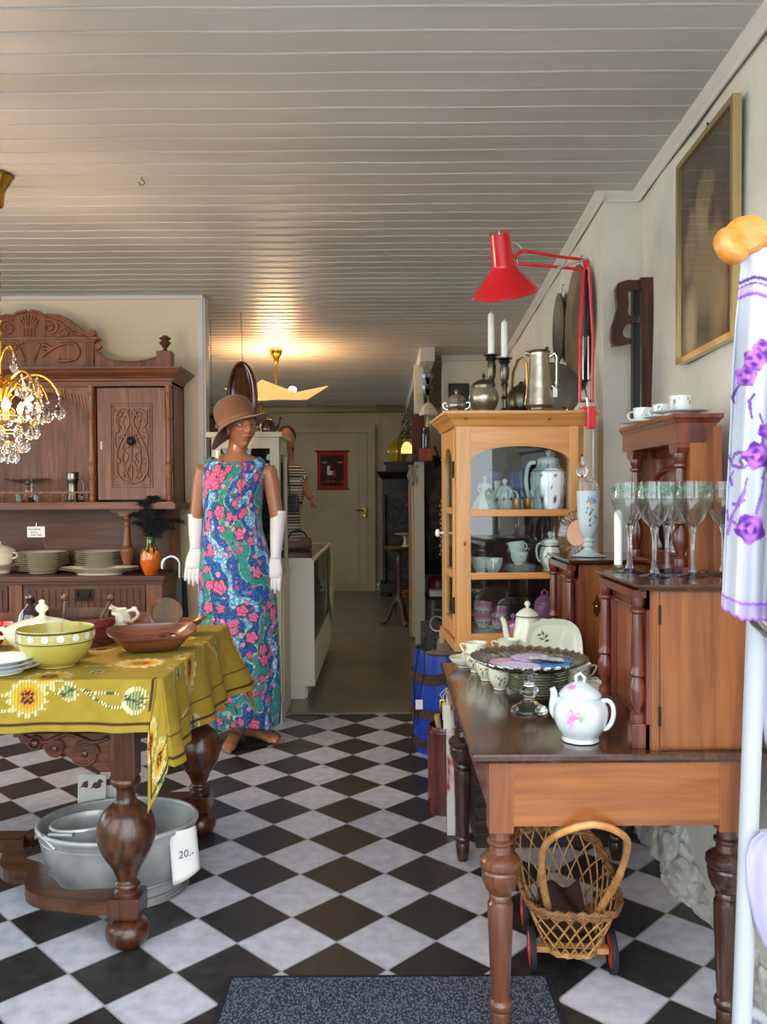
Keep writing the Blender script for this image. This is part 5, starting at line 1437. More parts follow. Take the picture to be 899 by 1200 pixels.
x3_, y3_ = dpos(558, 789)
cup2((x3_+.003, y3_+.02, dz), -2.2, 'cream flower-sprigged cup nearest the shallow oval dish, bottom of three')
cup2((x3_+.003, y3_+.02, dz+.020), -2.6, 'cream flower-sprigged cup nearest the shallow oval dish, middle of three')
cup2((x3_+.003, y3_+.02, dz+.040), 2.6, 'cream flower-sprigged cup nearest the shallow oval dish, top of three')
cup2((.598, 2.335, dz), -.1, 'cream flower-sprigged cup behind the lidded teapot, lower right one')
cup2((.572, 2.435, dz), -.1, 'cream cup under another, right of the cream plate stack')
cup2((.572, 2.435, dz+.034), .2, 'cream flower-sprigged cup raised on another, right of the cream plate stack')
cup2((.425, 2.84, dz), 3.3, 'plain side of a cream cup standing at the foot of the pine cabinet')
cup2((.425, 2.84, dz+.034), 2.8, 'cream cup stacked on top at the foot of the pine cabinet')
t = thing('serving_dish', 'shallow cream oval dish at the far left corner of the desk top', 'dish', (.280, 2.835, dz), .3)
b = B(); b.lathe(smooth_prof([(0, 0), (.025, 0), (.027, .004), (.042, .016), (.052, .032), (.050, .033), (.040, .018), (.024, .007), (0, .006)], 3), 64, sx=1.15); china(b, 'dish_body', t, lambda co, i: spray(co, i, C_CREAM, [(-.3, .026, .006, pk), (pi-.2, .024, .006, pk)]))
# plates
first = None
for i in range(9):
    if first is None:
        b = B(); b.lathe(plate_profile(.088, .014), 64); first = china(b, 'dessert_plate', None, lambda co, i: (srgb((120, 128, 96)) if sqrt(co.x**2+co.y**2) > .0868 else C_CREAM)); o = first
    else: o = first.copy(); COL.objects.link(o)
    o.location = (.458+.002*sin(i*2), 2.455+.002*cos(i*1.7), dz+i*.0078)
    w = ['lowest', 'second from bottom', 'third from bottom', 'fourth from bottom', 'in the very middle', 'fourth from top', 'third from top', 'second from top', 'topmost'][i]
    tag(o, f'olive-rimmed cream plate behind the cake stand foot, {w} of its stack', 'plate', 'cream plate stack on the desk')
# upright rounded platter
t = thing('rectangular_platter', 'large cream platter with rounded corners standing upright behind the plate stack', 'platter', (.527, 2.562, dz), rot=(radians(-6), 0, radians(-2)))
b = B(); nP_ = 60
def sq(a, w, h, e=2.9):
    c, s = cos(a), sin(a); k = (abs(c)**e+abs(s)**e)**(-1/e); return w*c*k, h*s*k
rings = []
for (f, y) in ((0, .006), (.80, .006), (.84, .004), (.97, -.008), (1, -.009), (1, -.006), (.86, .012), (0, .012)):
    rings.append([b.bm.verts.new((sq(2*pi*i/nP_, .088*f, .101*f)[0], y, .101+sq(2*pi*i/nP_, .088*f, .101*f)[1])) for i in range(nP_)])
for j in range(len(rings)-1):
    for i in range(nP_): b.bm.faces.new((rings[j][i], rings[j][(i+1) % nP_], rings[j+1][(i+1) % nP_], rings[j+1][i])).smooth = True
bmesh.ops.remove_doubles(b.bm, verts=b.bm.verts, dist=.0003)
b.build('platter_body', mat('china_cream', (222, 222, 198), .1, coat=.6), t)
b = B()
for (x, z, a) in ((-.037, .140, .3), (-.022, .148, 2.2), (-.032, .158, 1.2), (-.044, .152, 2.8), (-.020, .134, -.4)):
    M_ = Matrix.Translation((x, .0025, z)) @ Matrix.Rotation(a, 4, 'Y'); b.raw([M_ @ Vector(q) for q in ((-.010, 0, 0), (0, 0, .0035), (.010, 0, 0), (0, 0, -.0035))], [(0, 1, 2, 3)])
b.lathe([(0, .0), (.004, .0)], 10, M=Matrix.Translation((-.030, .0022, .146)) @ Matrix.Rotation(pi/2, 4, 'X'), cap=False, m=1)
b.build('flower_sprig', [mat('sprig_green', (58, 100, 66), .4), mat('sprig_peach', (226, 180, 150), .4)], t)
# cream coffee pot
def pot(name, label, loc, rz, prof, lid, m1, spout, handle, knob, cat='teapot', fn=None, lidfn=None, sr=(.012, .010, .008), hr=.0055, rf=None):
    t = thing(name, label, cat, loc, rz)
    b = B(); b.lathe(smooth_prof(prof, 4), 72, rfn=rf)
    if fn: china(b, 'pot_body', t, fn)
    else: b.build('pot_body', m1, t)
    b = B(); b.lathe(smooth_prof(lid, 3), 48)
    l_ = china(b, 'lid', t, lidfn) if lidfn else b.build('lid', m1, t)
    b = B()
    if knob[0] == 'ball': b.lathe(smooth_prof([(.004, 0), (.005, .004), (.010, .012), (.010, .018), (.004, .025), (0, .026)], 2), 20, (0, 0, knob[1]))
    else: b.tube([(-.009, 0, knob[1]), (-.011, 0, knob[1]+.012), (0, 0, knob[1]+.022), (.011, 0, knob[1]+.012), (.009, 0, knob[1])], .004, 8)
    b.build('knob', m1, l_)
    if spout: b = B(); n_ = len(spout); b.tube(spout, [sr[0]+(sr[-1]-sr[0])*i/(n_-1) for i in range(n_)], 14); b.build('spout', m1, t)
    b = B(); b.tube(handle, hr, 10, flat=(1, .8)); b.build('handle', m1, t)
    return t
m_cc = MATS['china_cream']
pot('coffee_pot', 'tall cream coffee pot with dark lid line, before the pine cabinet', (.500, 2.885, dz), pi, [(0, 0), (.040, 0), (.042, .006), (.050, .03), (.054, .07), (.048, .12), (.040, .16), (.041, .165), (0, .165)],
    [(.042, .165), (.041, .170), (.030, .182), (.014, .192), (0, .195)], m_cc, bez((.048, 0, .06), (.085, 0, .07), (.070, 0, .15), (.092, 0, .160), 10), bez((-.04, 0, .150), (-.09, 0, .165), (-.10, 0, .10), (-.052, 0, .06), 12), ('ball', .193), cat='coffee pot',
    lidfn=lambda co, i: srgb((40, 50, 44)) if .0385 < sqrt(co.x**2+co.y**2) and co.z < .169 else C_CREAM)
# white teapot with lilac sprig
x_, y_ = dpos(679, 866)
lil = [srgb((206, 130, 196)), srgb((188, 100, 176)), srgb((226, 170, 214))]
def lilac(co, i):
    a = atan2(co.y, co.x); r = sqrt(co.x**2+co.y**2)
    da = (a-LA+pi) % (2*pi)-pi; s, z = da*r, co.z-.072
    w = N(s*160, z*160, 3)
    if (s/.017)**2+((z+.001-s*.4)/.017)**2 < 1+.9*w: return lil[int((w+1)*7) % 3]
    if (s-.016)**2+(z+.0)**2 < (.010*(1+w))**2: return srgb((150, 176, 120))
    if (s+.004)**2+(z+.02)**2 < (.009*(1+w))**2: return lil[2]
    return C_WHITE
RZT = radians(-24); LA = -pi/2-.5-RZT
m_wc = mat('china_white', (204, 212, 216), .1, coat=.6)
pot('teapot', 'round white lidded teapot with a lilac sprig at the front of the desk', (x_, y_-.01, dz), RZT+0,
    [(0, 0), (.040, 0), (.044, .004), (.043, .010), (.046, .016), (.058, .036), (.065, .062), (.063, .085), (.052, .100), (.046, .104), (.048, .110), (0, .110)],
    [(.050, .108), (.049, .113), (.038, .126), (.020, .137), (.008, .141), (0, .142)], m_wc,
    bez((-.050, .0, .055), (-.074, .0, .066), (-.054, .0, .10), (-.068, .0, .120), 10), bez((.050, 0, .098), (.092, 0, .118), (.082, 0, .030), (.052, 0, .032), 14), ('loop', .139), fn=lilac, rf=lambda a, z: 1+.012*cos(a*8)*(z < .1),
    lidfn=lambda co, i: (lil[0] if (co.x+.012)**2+(co.y+.025)**2 < .00008*(1+N(co.x*200, co.y*200)) else C_WHITE), sr=(.017, .007))
# glass cake stand with doilies
x_, y_ = .394, 2.25; t = thing('glass_cake_stand', 'clear glass pedestal cake stand with scalloped rim, doilies on top, on the desk', 'cake stand', (x_, y_, dz))
b = B(); b.lathe(smooth_prof([(0, 0), (.046, 0), (.049, .003), (.046, .009), (.028, .020), (.016, .030), (.013, .034), (.020, .040), (.026, .052), (.022, .064), (.013, .070), (.016, .075), (.012, .080), (.011, .11), (.014, .116), (0, .118)], 4), 40, rfn=lambda a, z: 1+.035*cos(a*12)*(z < .03)); b.build('pedestal', m_crystal, t)
b = B(); b.lathe([(0, .118), (.05, .119), (.115, .124), (.135, .134), (.157, .144), (.156, .146), (.133, .139), (.113, .129), (.05, .124), (0, .123)], 180, rfn=lambda a, z: 1+(.018*cos(a*36) if z > .13 else 0), zfn=lambda a, r, z: (.0022*cos(a*36) if r > .13 else 0)); b.build('dish', thin_glass('ribbed_clear_glass', (214, 212, 208), 1.6, .06, .10), t)
b = B()
b.lathe([(.132, .139), (.145, .147), (.157, .150), (.158, .146), (.14, .137)], 180, rfn=lambda a, z: 1+.02*cos(a*36), zfn=lambda a, r, z: .0025*cos(a*36+1), cap=False); b.build('scalloped_rim', thin_glass('smoky_rim_glass', (206, 200, 196), 1.8, .2, .22), t)
dd = [((.0, .01), .070, (222, 214, 240), 'white-lilac lace'), ((-.055, .030), .048, (236, 176, 200), 'pink'), ((.050, -.035), .052, (110, 168, 230), 'blue, front'), ((.072, .030), .046, (120, 176, 232), 'blue, right'), ((-.035, -.045), .050, (220, 206, 238), 'pale lilac'), ((.02, .055), .05, (206, 196, 232), 'lilac, back'), ((.045, .0), .042, (214, 204, 196), 'folded beige')]
for i, ((dx, dy), R, c, w) in enumerate(dd):
    R *= 1.18
    b = B()
    def dpt_(u, v):
        a = 2*pi*u; r = R*v*(1+.05*cos(a*14)*(v > .85)); f = .012 if 'folded' in w else .003
        return (r*cos(a), r*sin(a), .0035*i*.5+f*abs(N(r*cos(a)*40+i*7, r*sin(a)*40, i))+(.012*max(0, cos(a+2))*v if 'folded' in w else 0))
    b.grid(56, 8, dpt_, wrap=True); bmesh.ops.remove_doubles(b.bm, verts=b.bm.verts, dist=.0001)
    o = b.build('lace_doily', mat('doily_'+w.split(',')[0].replace(' ', '_'), c, .9, col2=tuple(int(v*.86) for v in c), scale=220), None, loc=(x_+dx, y_+dy, dz+.1255), solid=.0012, offset=1, sharp=180)
    tag(o, f'{w} crocheted doily in the pile on the glass cake stand', 'doily', 'doilies on the glass cake stand')

# ------------------------------------------------------------------ wine glasses and candle
m_wg = thin_glass('wine_glass_wall', (240, 246, 244), 1.5, .015, .035)
m_wgfoot = thin_glass('blue_tinted_foot', (176, 184, 226), 1.4, .02, .06)
def make_wine():
    t = thing('wine_glass', 'x', 'wine glass', (0, 0, 0), 0, 'tall wine glasses on the near desk cupboard')
    hh = .236
    b = B(); b.lathe(smooth_prof([(.0065, .118), (.012, .124), (.028, .142), (.042, .168), (.050, .190), (.050, .205), (.0455, hh)], 5), 40, cap=False); b.build('glass_bowl', m_wg, t)
    b = B(); b.lathe(smooth_prof([(.0105, .010), (.0072, .03), (.0052, .06), (.0062, .10), (.0105, .120), (.006, .127), (0, .128)], 3), 14, rfn=lambda a, z: 1+.06*cos(a*6)); b.build('stem', m_crystal, t)
    b = B(); b.lathe(smooth_prof([(0, 0), (.036, .0), (.038, .0015), (.030, .004), (.012, .009), (0, .012)], 3), 36); b.build('foot', m_wgfoot, t)
    b = B()
    for k in range(14):
        a = 2*pi*k/14
        for (da, dz_, ln, ti) in ((0, .0, .009, .5), (.16, .004, .008, -.7), (.28, -.004, .008, .9)):
            r = .0486-(.222+dz_-.205)*.145+.0006; A = a+da
            M_ = Matrix.Rotation(A, 4, 'Z') @ Matrix.Translation((r, 0, .217+dz_)) @ Matrix.Rotation(ti, 4, 'X')
            b.raw([M_ @ Vector(q) for q in ((0, -ln, 0), (.0004, 0, .0030), (0, ln, 0), (.0004, 0, -.0030))], [(0, 1, 2, 3)])
    b.build('etched_leaf_band', mat('green_etching', (84, 132, 104), .5, alpha=.75), t)
    b = B()
    for k in range(10):
        a = 2*pi*k/10
        b.tube([(r*cos(a), r*sin(a), z) for r, z in ((.0145, .126), (.028, .1415), (.0425, .168))], [.0004, .0011, .0004], 5)
    b.build('cut_facets', m_crystal, t)
    return t
wg = make_wine(); zt = TZ2+.0005
WG = [(742, 669.5, 2.215, 'tall stemmed wine glass, leftmost of the group on the near cupboard'), (767, 679, 2.04, 'tall stemmed wine glass, second from left and in the front row'), (785, 671, 2.17, 'tall stemmed wine glass behind the front left one'), (804, 668, 2.215, 'tall stemmed wine glass at the back, before the mirror column'), (821, 678.6, 2.05, 'tall stemmed wine glass in the front row, nearest the curtain'), (833, 673, 2.13, 'tall stemmed wine glass hidden behind the front right one')]
for i, (px, py, Y, lab) in enumerate(WG):
    x, Y = ((.650, 2.19), (.668, 2.045), (.745, 2.18), (.842, 2.19), (.768, 2.06), (.856, 2.085))[i]
    o = wg if i == 0 else dup(wg, (x, Y, zt), i*.4)
    o.location = (x, Y, zt); o['label'] = lab; o.scale = (.95, .95, 1)
t = thing('candle_in_holder', 'white taper candle in a low holder beside the wine glasses', 'candle', (.627, 2.215, zt))
b = B(); b.lathe(smooth_prof([(0, 0), (.016, 0), (.017, .004), (.012, .008), (.013, .014), (.010, .018), (0, .018)], 2), 20); b.build('holder', m_gl, t)
b = B(); b.lathe([(.0, .016), (.0105, .016), (.0108, .15), (.008, .158), (.002, .163), (0, .163)], 20); cdl = b.build('candle', mat('white_wax', (232, 232, 222), .35, coat=.1), t)
# opaline vase on a doily, on the far cupboard
vx, vy = at(689.5, 650, 2.73).x, 2.73
b = B()
b.lathe([(0, .001), (.052, .001), (.056, .002), (0, .003)], 72, rfn=lambda a, z: 1+.06*cos(a*12)); o = b.build('lace_doily', mat('white_lace', (234, 232, 226), .9), None, loc=(vx+.002, vy, zt)); tag(o, 'small white scalloped doily under the painted opaline vase', 'doily')
t = thing('opaline_vase', 'white opaline glass vase painted with a blue and orange flower', 'vase', (vx, vy, zt+.003))
b = B(); b.lathe(smooth_prof([(0, 0), (.040, 0), (.042, .003), (.030, .010), (.016, .020), (.013, .026), (.019, .034), (.014, .042), (.020, .050), (.013, .058), (.022, .070), (.032, .095), (.035, .13), (.0365, .17), (.038, .208), (.0365, .208), (.034, .17), (.03, .10), (0, .07)], 6), 110)
FA = -pi/2
def opal(co, i):
    a = atan2(co.y, co.x); r = sqrt(co.x**2+co.y**2); s = ((a-FA+pi) % (2*pi)-pi)*r; z = co.z
    base = srgb((206, 218, 218))
    d = sqrt((s)**2+(z-.176)**2); th = atan2(z-.176, s)
    if d < .0085: return srgb((240, 170, 70))
    if d < .0185*(.86+.14*cos(th*9)) and z > .174: return srgb((84, 150, 226))
    for (ls, lz, la, R, c) in ((-.012, .155, .6, .008, C_GRN), (.004, .152, 2.4, .007, C_GRN), (-.014, .143, 2.2, .006, C_GRN), (-.003, .138, 1.0, .009, srgb((80, 40, 36))), (-.003, .118, 1.2, .009, srgb((84, 40, 34))), (.0, .102, .4, .008, C_DKG), (.012, .112, .9, .010, srgb((168, 176, 160))), (.016, .128, -.5, .012, srgb((150, 152, 140)))):
        ca, sa = cos(la), sin(la); dx, dz_ = s-ls, z-lz; lx, ly = dx*ca+dz_*sa, -dx*sa+dz_*ca
        if abs(ly) < .42*(R-abs(lx)): return c
    return base
china(b, 'vase_body', t, opal, vcol('opaline_glass', .25, coat=.3, trans_back=.25))
# glass carafe with stopper and pink dish behind
t = thing('glass_decanter', 'clear cut-glass decanter with ball stopper and beaded handle behind the opaline vase', 'decanter', (at(683, 650, 2.83).x, 2.835, zt))
b = B(); b.lathe(smooth_prof([(0, 0), (.03, 0), (.034, .01), (.036, .06), (.030, .12), (.018, .17), (.015, .24), (.018, .26), (.014, .26), (.012, .24), (.015, .17), (.026, .12), (0, .02)], 3), 30, rfn=lambda a, z: 1+.04*cos(a*10)); b.build('decanter_body', m_crystal, t)
b = B(); b.ball((0, 0, .285), (.020, .020, .021), seg=16); b.lathe([(.004, .30), (.007, .312), (.003, .325), (.005, .332), (0, .345)], 12); b.build('stopper', m_crystal, t)
b = B(); P = bez((.014, 0, .25), (.060, 0, .27), (.052, 0, .18), (.030, 0, .12), 14); b.tube(P, .0045, 8)
for p in P[1:-1]: b.ball(p+Vector((.005, 0, 0)), .0042, seg=8)
b.build('beaded_handle', m_crystal, t)
t = thing('pressed_glass_dish', 'ribbed pressed-glass dish with a pinkish centre leaning behind the opaline vase', 'dish', (at(675, 648, 2.82).x-.002, 2.745, zt), rot=(0, 0, radians(-52)))
MD = Matrix.Translation((-.035, .028, .075)) @ Matrix.Rotation(radians(80), 4, 'X')
b = B(); b.lathe([(.045, .0), (.058, .010), (.070, .016), (.073, .013), (.060, .004), (.046, -.004)], 60, M=MD, rfn=lambda a, z: 1+.03*cos(a*30), cap=False); b.build('ribbed_rim', m_crystal, t)
b = B(); b.lathe([(0, 0), (.046, 0), (.046, -.003), (0, -.003)], 40, M=MD); b.build('dish_centre', mat('pinkish_copper_glaze', (178, 122, 92), .3), t)
b = B()
for k in range(3): b.ball((-.05+.022*k, .03, .0075), .0075, seg=8)
b.build('foot', m_crystal, t)
# cups on the bridge top
zb = 1.4765
sprig = [(a, .034, .007, srgb((120, 96, 110))) for a in (-pi/2-.4, -pi/2+.5, pi/2, 0)]
GB = 'white cups and saucers on the mirror shelf'
for i, (px, Y, k, sk, hz, lab) in enumerate(((797, 2.235, .82, 1, -2.4, 'sprigged white cup on the big saucer, nearest on the mirror shelf'), (775.5, 2.39, .72, .72, 2.5, 'small sprigged white cup in the middle of the mirror shelf'), (754, 2.565, .86, .95, 2.8, 'sprigged white cup at the far left end of the mirror shelf'))):
    x = at(px, 480, Y).x; x = min(x, .815)
    R = .070*sk if i != 1 else .05
    b = B(); b.lathe(plate_profile(R, .010), 48); o = b.build('saucer', m_white_p, None, loc=(x, Y, zb+(0 if i != 1 else 0))); tag(o, ['white saucer under the nearest cup on the mirror shelf', 'small white saucer under the middle cup on the mirror shelf', 'white saucer under the far left cup on the mirror shelf'][i], 'saucer', GB)
    make_cup(lab, GB, srgb((214, 216, 210)), sprig, (x, Y, zb+.0045), hz, k*1.0, prof=[(0, 0), (.020, 0), (.024, .004), (.030, .012), (.034, .030), (.036, .056), (.0345, .056), (.0325, .03), (.028, .014), (0, .010)], angular=False)
# strings with a paper tag on the desk corner
t = thing('string_tag', 'small paper price tag hanging on string from the desk side', 'tag', (.197, 2.62, .56))
b = B(); b.tube([(0.003, 0, .095), (-.012, -.004, .07), (-.004, -.004, .04)], .0012, 5); b.tube([(0.003, .03, .09), (-.02, .02, .07), (-.004, -.004, .04)], .0012, 5); b.build('string', mat('beige_string', (190, 176, 150), .9), t)
b = B(); b.box(-.011, .011, -.001, .001, -.035, .04, bev=.0006); b.build('tag', mat('buff_tag', (206, 200, 184), .8), t)
# ------------------------------------------------------------------ dark chest behind the desk
m_planks = wood('dark_plank_wood', (30, 20, 14), (64, 44, 32), 'x', 1.6, .6, .05, mid=(46, 31, 22))
ch = thing('plank_chest', 'dark brown plank chest behind the writing desk, carrying the pine cabinet', 'chest', (0, 0, 0))
b = B(); b.box(.325, .80, 2.95, 3.42, .0, .68)
for k in range(6): b.box(.322, .803, 2.945, 3.425, .02+.045*k, .02+.045*k+.036, bev=.006)
b.build('chest_body', m_planks, ch)
b = B(); b.box(.27, .81, 2.93, 3.45, .68, .70, bev=.004); b.build('lid', m_planks, ch)
b = B(); b.box(.332, .347, 2.942, 2.9445, .44, .462); b.build('white_sticker', m_paper, ch)

# ------------------------------------------------------------------ pine display cabinet
m_pine = wood('honey_pine', (196, 132, 70), (226, 168, 102), 'z', .8, .35, .25, mid=(212, 150, 84), bump=.02, contrast=(.25, .75))
m_pinex = wood('honey_pine_rail', (192, 126, 66), (224, 162, 96), 'x', .8, .35, .25, mid=(208, 145, 80), bump=.02, contrast=(.25, .75))
m_knot = mat('pine_knot', (96, 50, 24), .5, col2=(140, 80, 40), scale=60)
m_pane = thin_glass('cabinet_pane', (232, 238, 236), 1.0, .01, .02)
WX, DY_, Z0, Z1 = .470, .40, .701, 1.568
pc = thing('pine_display_cabinet', 'honey pine glass-fronted display cabinet full of china on the dark chest', 'display cabinet', (.264, 3.0, 0), rz=radians(3.6))
S_ = .052                                            # stile width
zar, zsp = 1.443, 1.378                              # arch crown and springing
b = B()
for x in (0, WX-S_): b.box(x, x+S_, 0, .05, Z0, 1.525, bev=.002)
b.box(WX-.02, WX, 0, DY_, Z0, 1.525); b.box(0, .02, DY_-.055, DY_, Z0, 1.525)
b.build('corner_post', m_pine, pc)
b = B(); b.box(S_, WX-S_, .004, .03, Z0, .761, bev=.001); b.build('bottom_rail', m_pinex, pc)
for z_a, z_b in ((1.188, 1.213), (.959, .983)): b = B(); b.box(S_, WX-S_, .0, .02, z_a, z_b, bev=.004); b.build('glazing_bar', m_pinex, pc)
b = B()
c = WX/2; r = c-S_
for k in range(24):
    a0, a1 = pi*k/24, pi*(k+1)/24
    x0, x1 = c-r*cos(a0), c-r*cos(a1); e = .8
    z0_, z1_ = zsp+(zar-zsp)*sin(a0)**e, zsp+(zar-zsp)*sin(a1)**e
    b.prism([(x0, z0_), (x1, z1_), (x1, 1.525), (x0, 1.525)], .002, .024, 'y')
b.build('front_frame', m_pinex, pc)
b = B(); b.box(-.01, WX+.01, -.012, DY_, Z0-.001, Z0+.03, bev=.003); b.build('plinth', m_pinex, pc)
b = B(); cornice(b, 1.515, 1.556, 0, WX, 0, DY_, [(0, 0), (.006, .05), (.010, .2), (.018, .5), (.034, .8), (.040, 1)]); b.box(-.046, WX+.046, -.046, DY_, 1.556, 1.568, bev=.003); b.build('cornice', m_pinex, pc)
for (x, z, s) in ((.03, 1.54, 1), (.335, 1.538, 1.0), (.030, 1.09, .9)):
    b = B(); y = -.022 if z > 1.5 else -.0012
    if z > 1.5: b.lathe([(0, .001), (.0045*s, 0)], 14, M=Matrix.Translation((x, -.0285, z)) @ Matrix.Rotation(pi/2-.3, 4, 'X') @ Matrix.Diagonal((1.6, 1, 1, 1)), cap=False)
    else: b.lathe([(0, .001), (.007*s, 0)], 14, M=Matrix.Translation((x, y, z)) @ Matrix.Rotation(pi/2, 4, 'X') @ Matrix.Diagonal((.8, 1.4, 1, 1)), cap=False)
    b.build('wood_knot', m_knot, pc)
b = B(); b.box(S_-.005, WX-S_+.005, .024, .027, .755, 1.45); b.build('front_pane', m_pane, pc)
m_inner = wood('shaded_pine_inside', (92, 62, 40), (130, 92, 62), 'z', .8, .6, 0)
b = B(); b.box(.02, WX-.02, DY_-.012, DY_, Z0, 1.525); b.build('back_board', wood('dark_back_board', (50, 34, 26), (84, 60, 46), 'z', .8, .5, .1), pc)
for z in (Z0+.03, .961, 1.190):
    b = B(); b.box(.021, WX-.021, .03, DY_-.014, z, z+.014); b.build('shelf', m_pinex, pc)
# side door with arched pane, two glazing bars and a porcelain knob
b = B()
b.box(-.003, .018, .055, .095, Z0+.04, 1.51, bev=.002); b.box(-.003, .018, DY_-.095, DY_-.056, Z0+.04, 1.51, bev=.002); b.box(-.002, .017, .095, DY_-.095, Z0+.04, Z0+.095)
b.box(-.002, .016, .095, DY_-.095, .955, .985, bev=.004); b.box(-.002, .016, .095, DY_-.095, 1.195, 1.22, bev=.004)
ya, yb = .095, DY_-.095
for k in range(14):
    a0, a1 = pi*k/14, pi*(k+1)/14; cc = (ya+yb)/2; rr = (yb-ya)/2
    p0, p1 = cc-rr*cos(a0), cc-rr*cos(a1)
    b.prism([(p0, 1.37+.075*sin(a0)), (p1, 1.37+.075*sin(a1)), (p1, 1.51), (p0, 1.51)], -.002, .016, 'x')
sd = b.build('side_door', m_pine, pc)
b = B(); b.box(.006, .009, .09, DY_-.09, Z0+.09, 1.46); b.build('door_pane', m_pane, sd)
b = B(); b.lathe(smooth_prof([(.006, 0), (.005, .008), (.006, .014), (.015, .020), (.016, .026), (.010, .032), (0, .034)], 2), 20, M=Matrix.Translation((-.003, DY_-.075, 1.115)) @ Matrix.Rotation(-pi/2, 4, 'Y')); b.build('porcelain_knob', m_white_p, sd)
for z in (.86, 1.36):
    b = B(); b.tube([(-.004, .052, z-.03), (-.004, .052, z+.03)], .0045, 8); b.build('hinge', m_iron, sd)

C_WHITE = srgb((236, 240, 240)); m_wc = mat('china_bright_white', (236, 240, 240), .1, coat=.6)
# ------------------------------------------------------------------ china inside the cabinet
MC = Matrix.Translation((.264, 3.0, 0)) @ Matrix.Rotation(radians(3.6), 4, 'Z')
def inn(px, Yl, z):
    """spot inside the cabinet seen at column px, Yl behind the front"""
    Y = 3.0+Yl; q = at(px, 600, Y); return (q.x, Y, z)
zs0, zs1, zs2 = Z0+.0445, .9755, 1.2045
m_pk = mat('pink_glaze', (206, 128, 176), .15, coat=.5)
# lady figurine
t = thing('lady_figurine', 'porcelain lady figurine in a wide cream gown on the top cabinet shelf', 'figurine', inn(568, .09, zs2))
b = B(); b.lathe(smooth_prof([(0, 0), (.045, 0), (.048, .012), (.042, .03), (.028, .055), (.014, .072), (.011, .08), (.016, .094), (.014, .104), (.006, .110), (0, .111)], 4), 60, rfn=lambda a, z: 1+(.09*cos(a*9)*(1-z/.07) if z < .07 else 0), zfn=lambda a, r, z: .004*cos(a*6) if 0 < z < .03 else 0); b.build('gown', mat('figurine_cream', (226, 224, 206), .2, coat=.4), t)
b = B()
b.tube([(0, 0, .104), (0, -.001, .118)], .0045, 8); b.ball((0, -.001, .124), (.0085, .009, .011), seg=14); b.ball((0, -.0095, .123), .002, seg=6)
for s in (-1, 1): b.tube([(s*.014, 0, .102), (s*.026, -.006, .085), (s*.018, -.02, .070)], [.005, .004, .003], 8)
b.build('figure_skin', mat('figurine_skin', (224, 190, 160), .3, coat=.3), t)
b = B(); b.ball((0, .002, .129), (.0105, .010, .010), seg=12); b.ball((0, .004, .139), .005, seg=8); b.build('hair', mat('figurine_hair', (170, 110, 60), .4), t)
# blue fluted patterns
def bluepat(co, i):
    a = atan2(co.y, co.x); r = sqrt(co.x**2+co.y**2); z = co.z; u = a/(2*pi)*8
    if abs(u-round(u)) < .025: return srgb((186, 198, 220))
    for (zz, ph, R) in ((.045, .5, .009), (.13, .5, .008), (.17, 0, .006), (.09, .25, .005)):
        du = ((u-ph+.5) % 1-.5)*2*pi/8*r; d = sqrt(du**2+(z-zz)**2); th = atan2(z-zz, du)
        if d < R*(.55+.45*abs(cos(th*2))): return srgb((58, 78, 130))
    if abs(z-.150) < .0016 or abs(z-.006) < .003 and cos(a*24) > 0: return srgb((80, 98, 150))
    return C_WHITE
pot('coffee_pot', 'tall white coffee pot with blue fluted pattern, right side of the top shelf', inn(643, .10, zs2), pi-.2, [(0, 0), (.052, 0), (.055, .006), (.062, .05), (.067, .10), (.066, .14), (.058, .155), (.046, .165), (.040, .185), (.041, .192), (0, .192)],
    [(.042, .190), (.040, .195), (.030, .200), (.012, .205), (.0, .206)], m_wc, None, bez((.048, 0, .180), (.094, 0, .205), (.088, 0, .06), (.062, 0, .03), 16), ('ball', .203), cat='coffee pot', fn=bluepat, hr=.0075)
pot('teapot', 'little white teapot with blue sprigs beside the lady figurine', inn(592, .13, zs2), 2.5, [(0, 0), (.026, 0), (.034, .02), (.038, .045), (.034, .07), (.026, .084), (0, .085)], [(.027, .084), (.024, .09), (.01, .098), (0, .1)], m_wc,
    bez((.03, 0, .03), (.06, 0, .035), (.05, 0, .08), (.062, 0, .09), 8), bez((-.028, 0, .075), (-.062, 0, .085), (-.062, 0, .02), (-.03, 0, .02), 10), ('ball', .098), fn=bluepat, sr=(.008, .005), hr=.004)
b = B(); b.lathe(smooth_prof([(0, 0), (.02, 0), (.026, .03), (.022, .06), (.012, .08), (.010, .10), (.012, .115), (0, .116)], 3), 30); o = b.build('porcelain_bottle', m_wc, None, loc=inn(583, .21, zs2)); tag(o, 'slim white porcelain bottle behind the small blue-sprigged teapot', 'bottle')
m_cop = mat('copper_lustre', (206, 134, 84), .25, metal=.7)
for px, Yl, lab in ((606, .10, 'small copper-coloured cup with handle on the top shelf, left one'), (619, .12, 'small copper-coloured cup with handle on the top shelf, beside the tall pot')):
    t = thing('copper_cup', lab, 'cup', inn(px, Yl, zs2), 2.8 if px < 610 else -.4, 'copper cups on the top shelf')
    b = B(); b.lathe(smooth_prof([(0, 0), (.014, 0), (.019, .02), (.020, .045), (.019, .045), (.017, .02), (0, .006)], 3), 24); b.build('cup_body', m_cop, t)
    b = B(); b.tube(bez((.019, 0, .038), (.034, 0, .036), (.032, 0, .012), (.018, 0, .014), 8), .0022, 6); b.build('handle', m_cop, t)
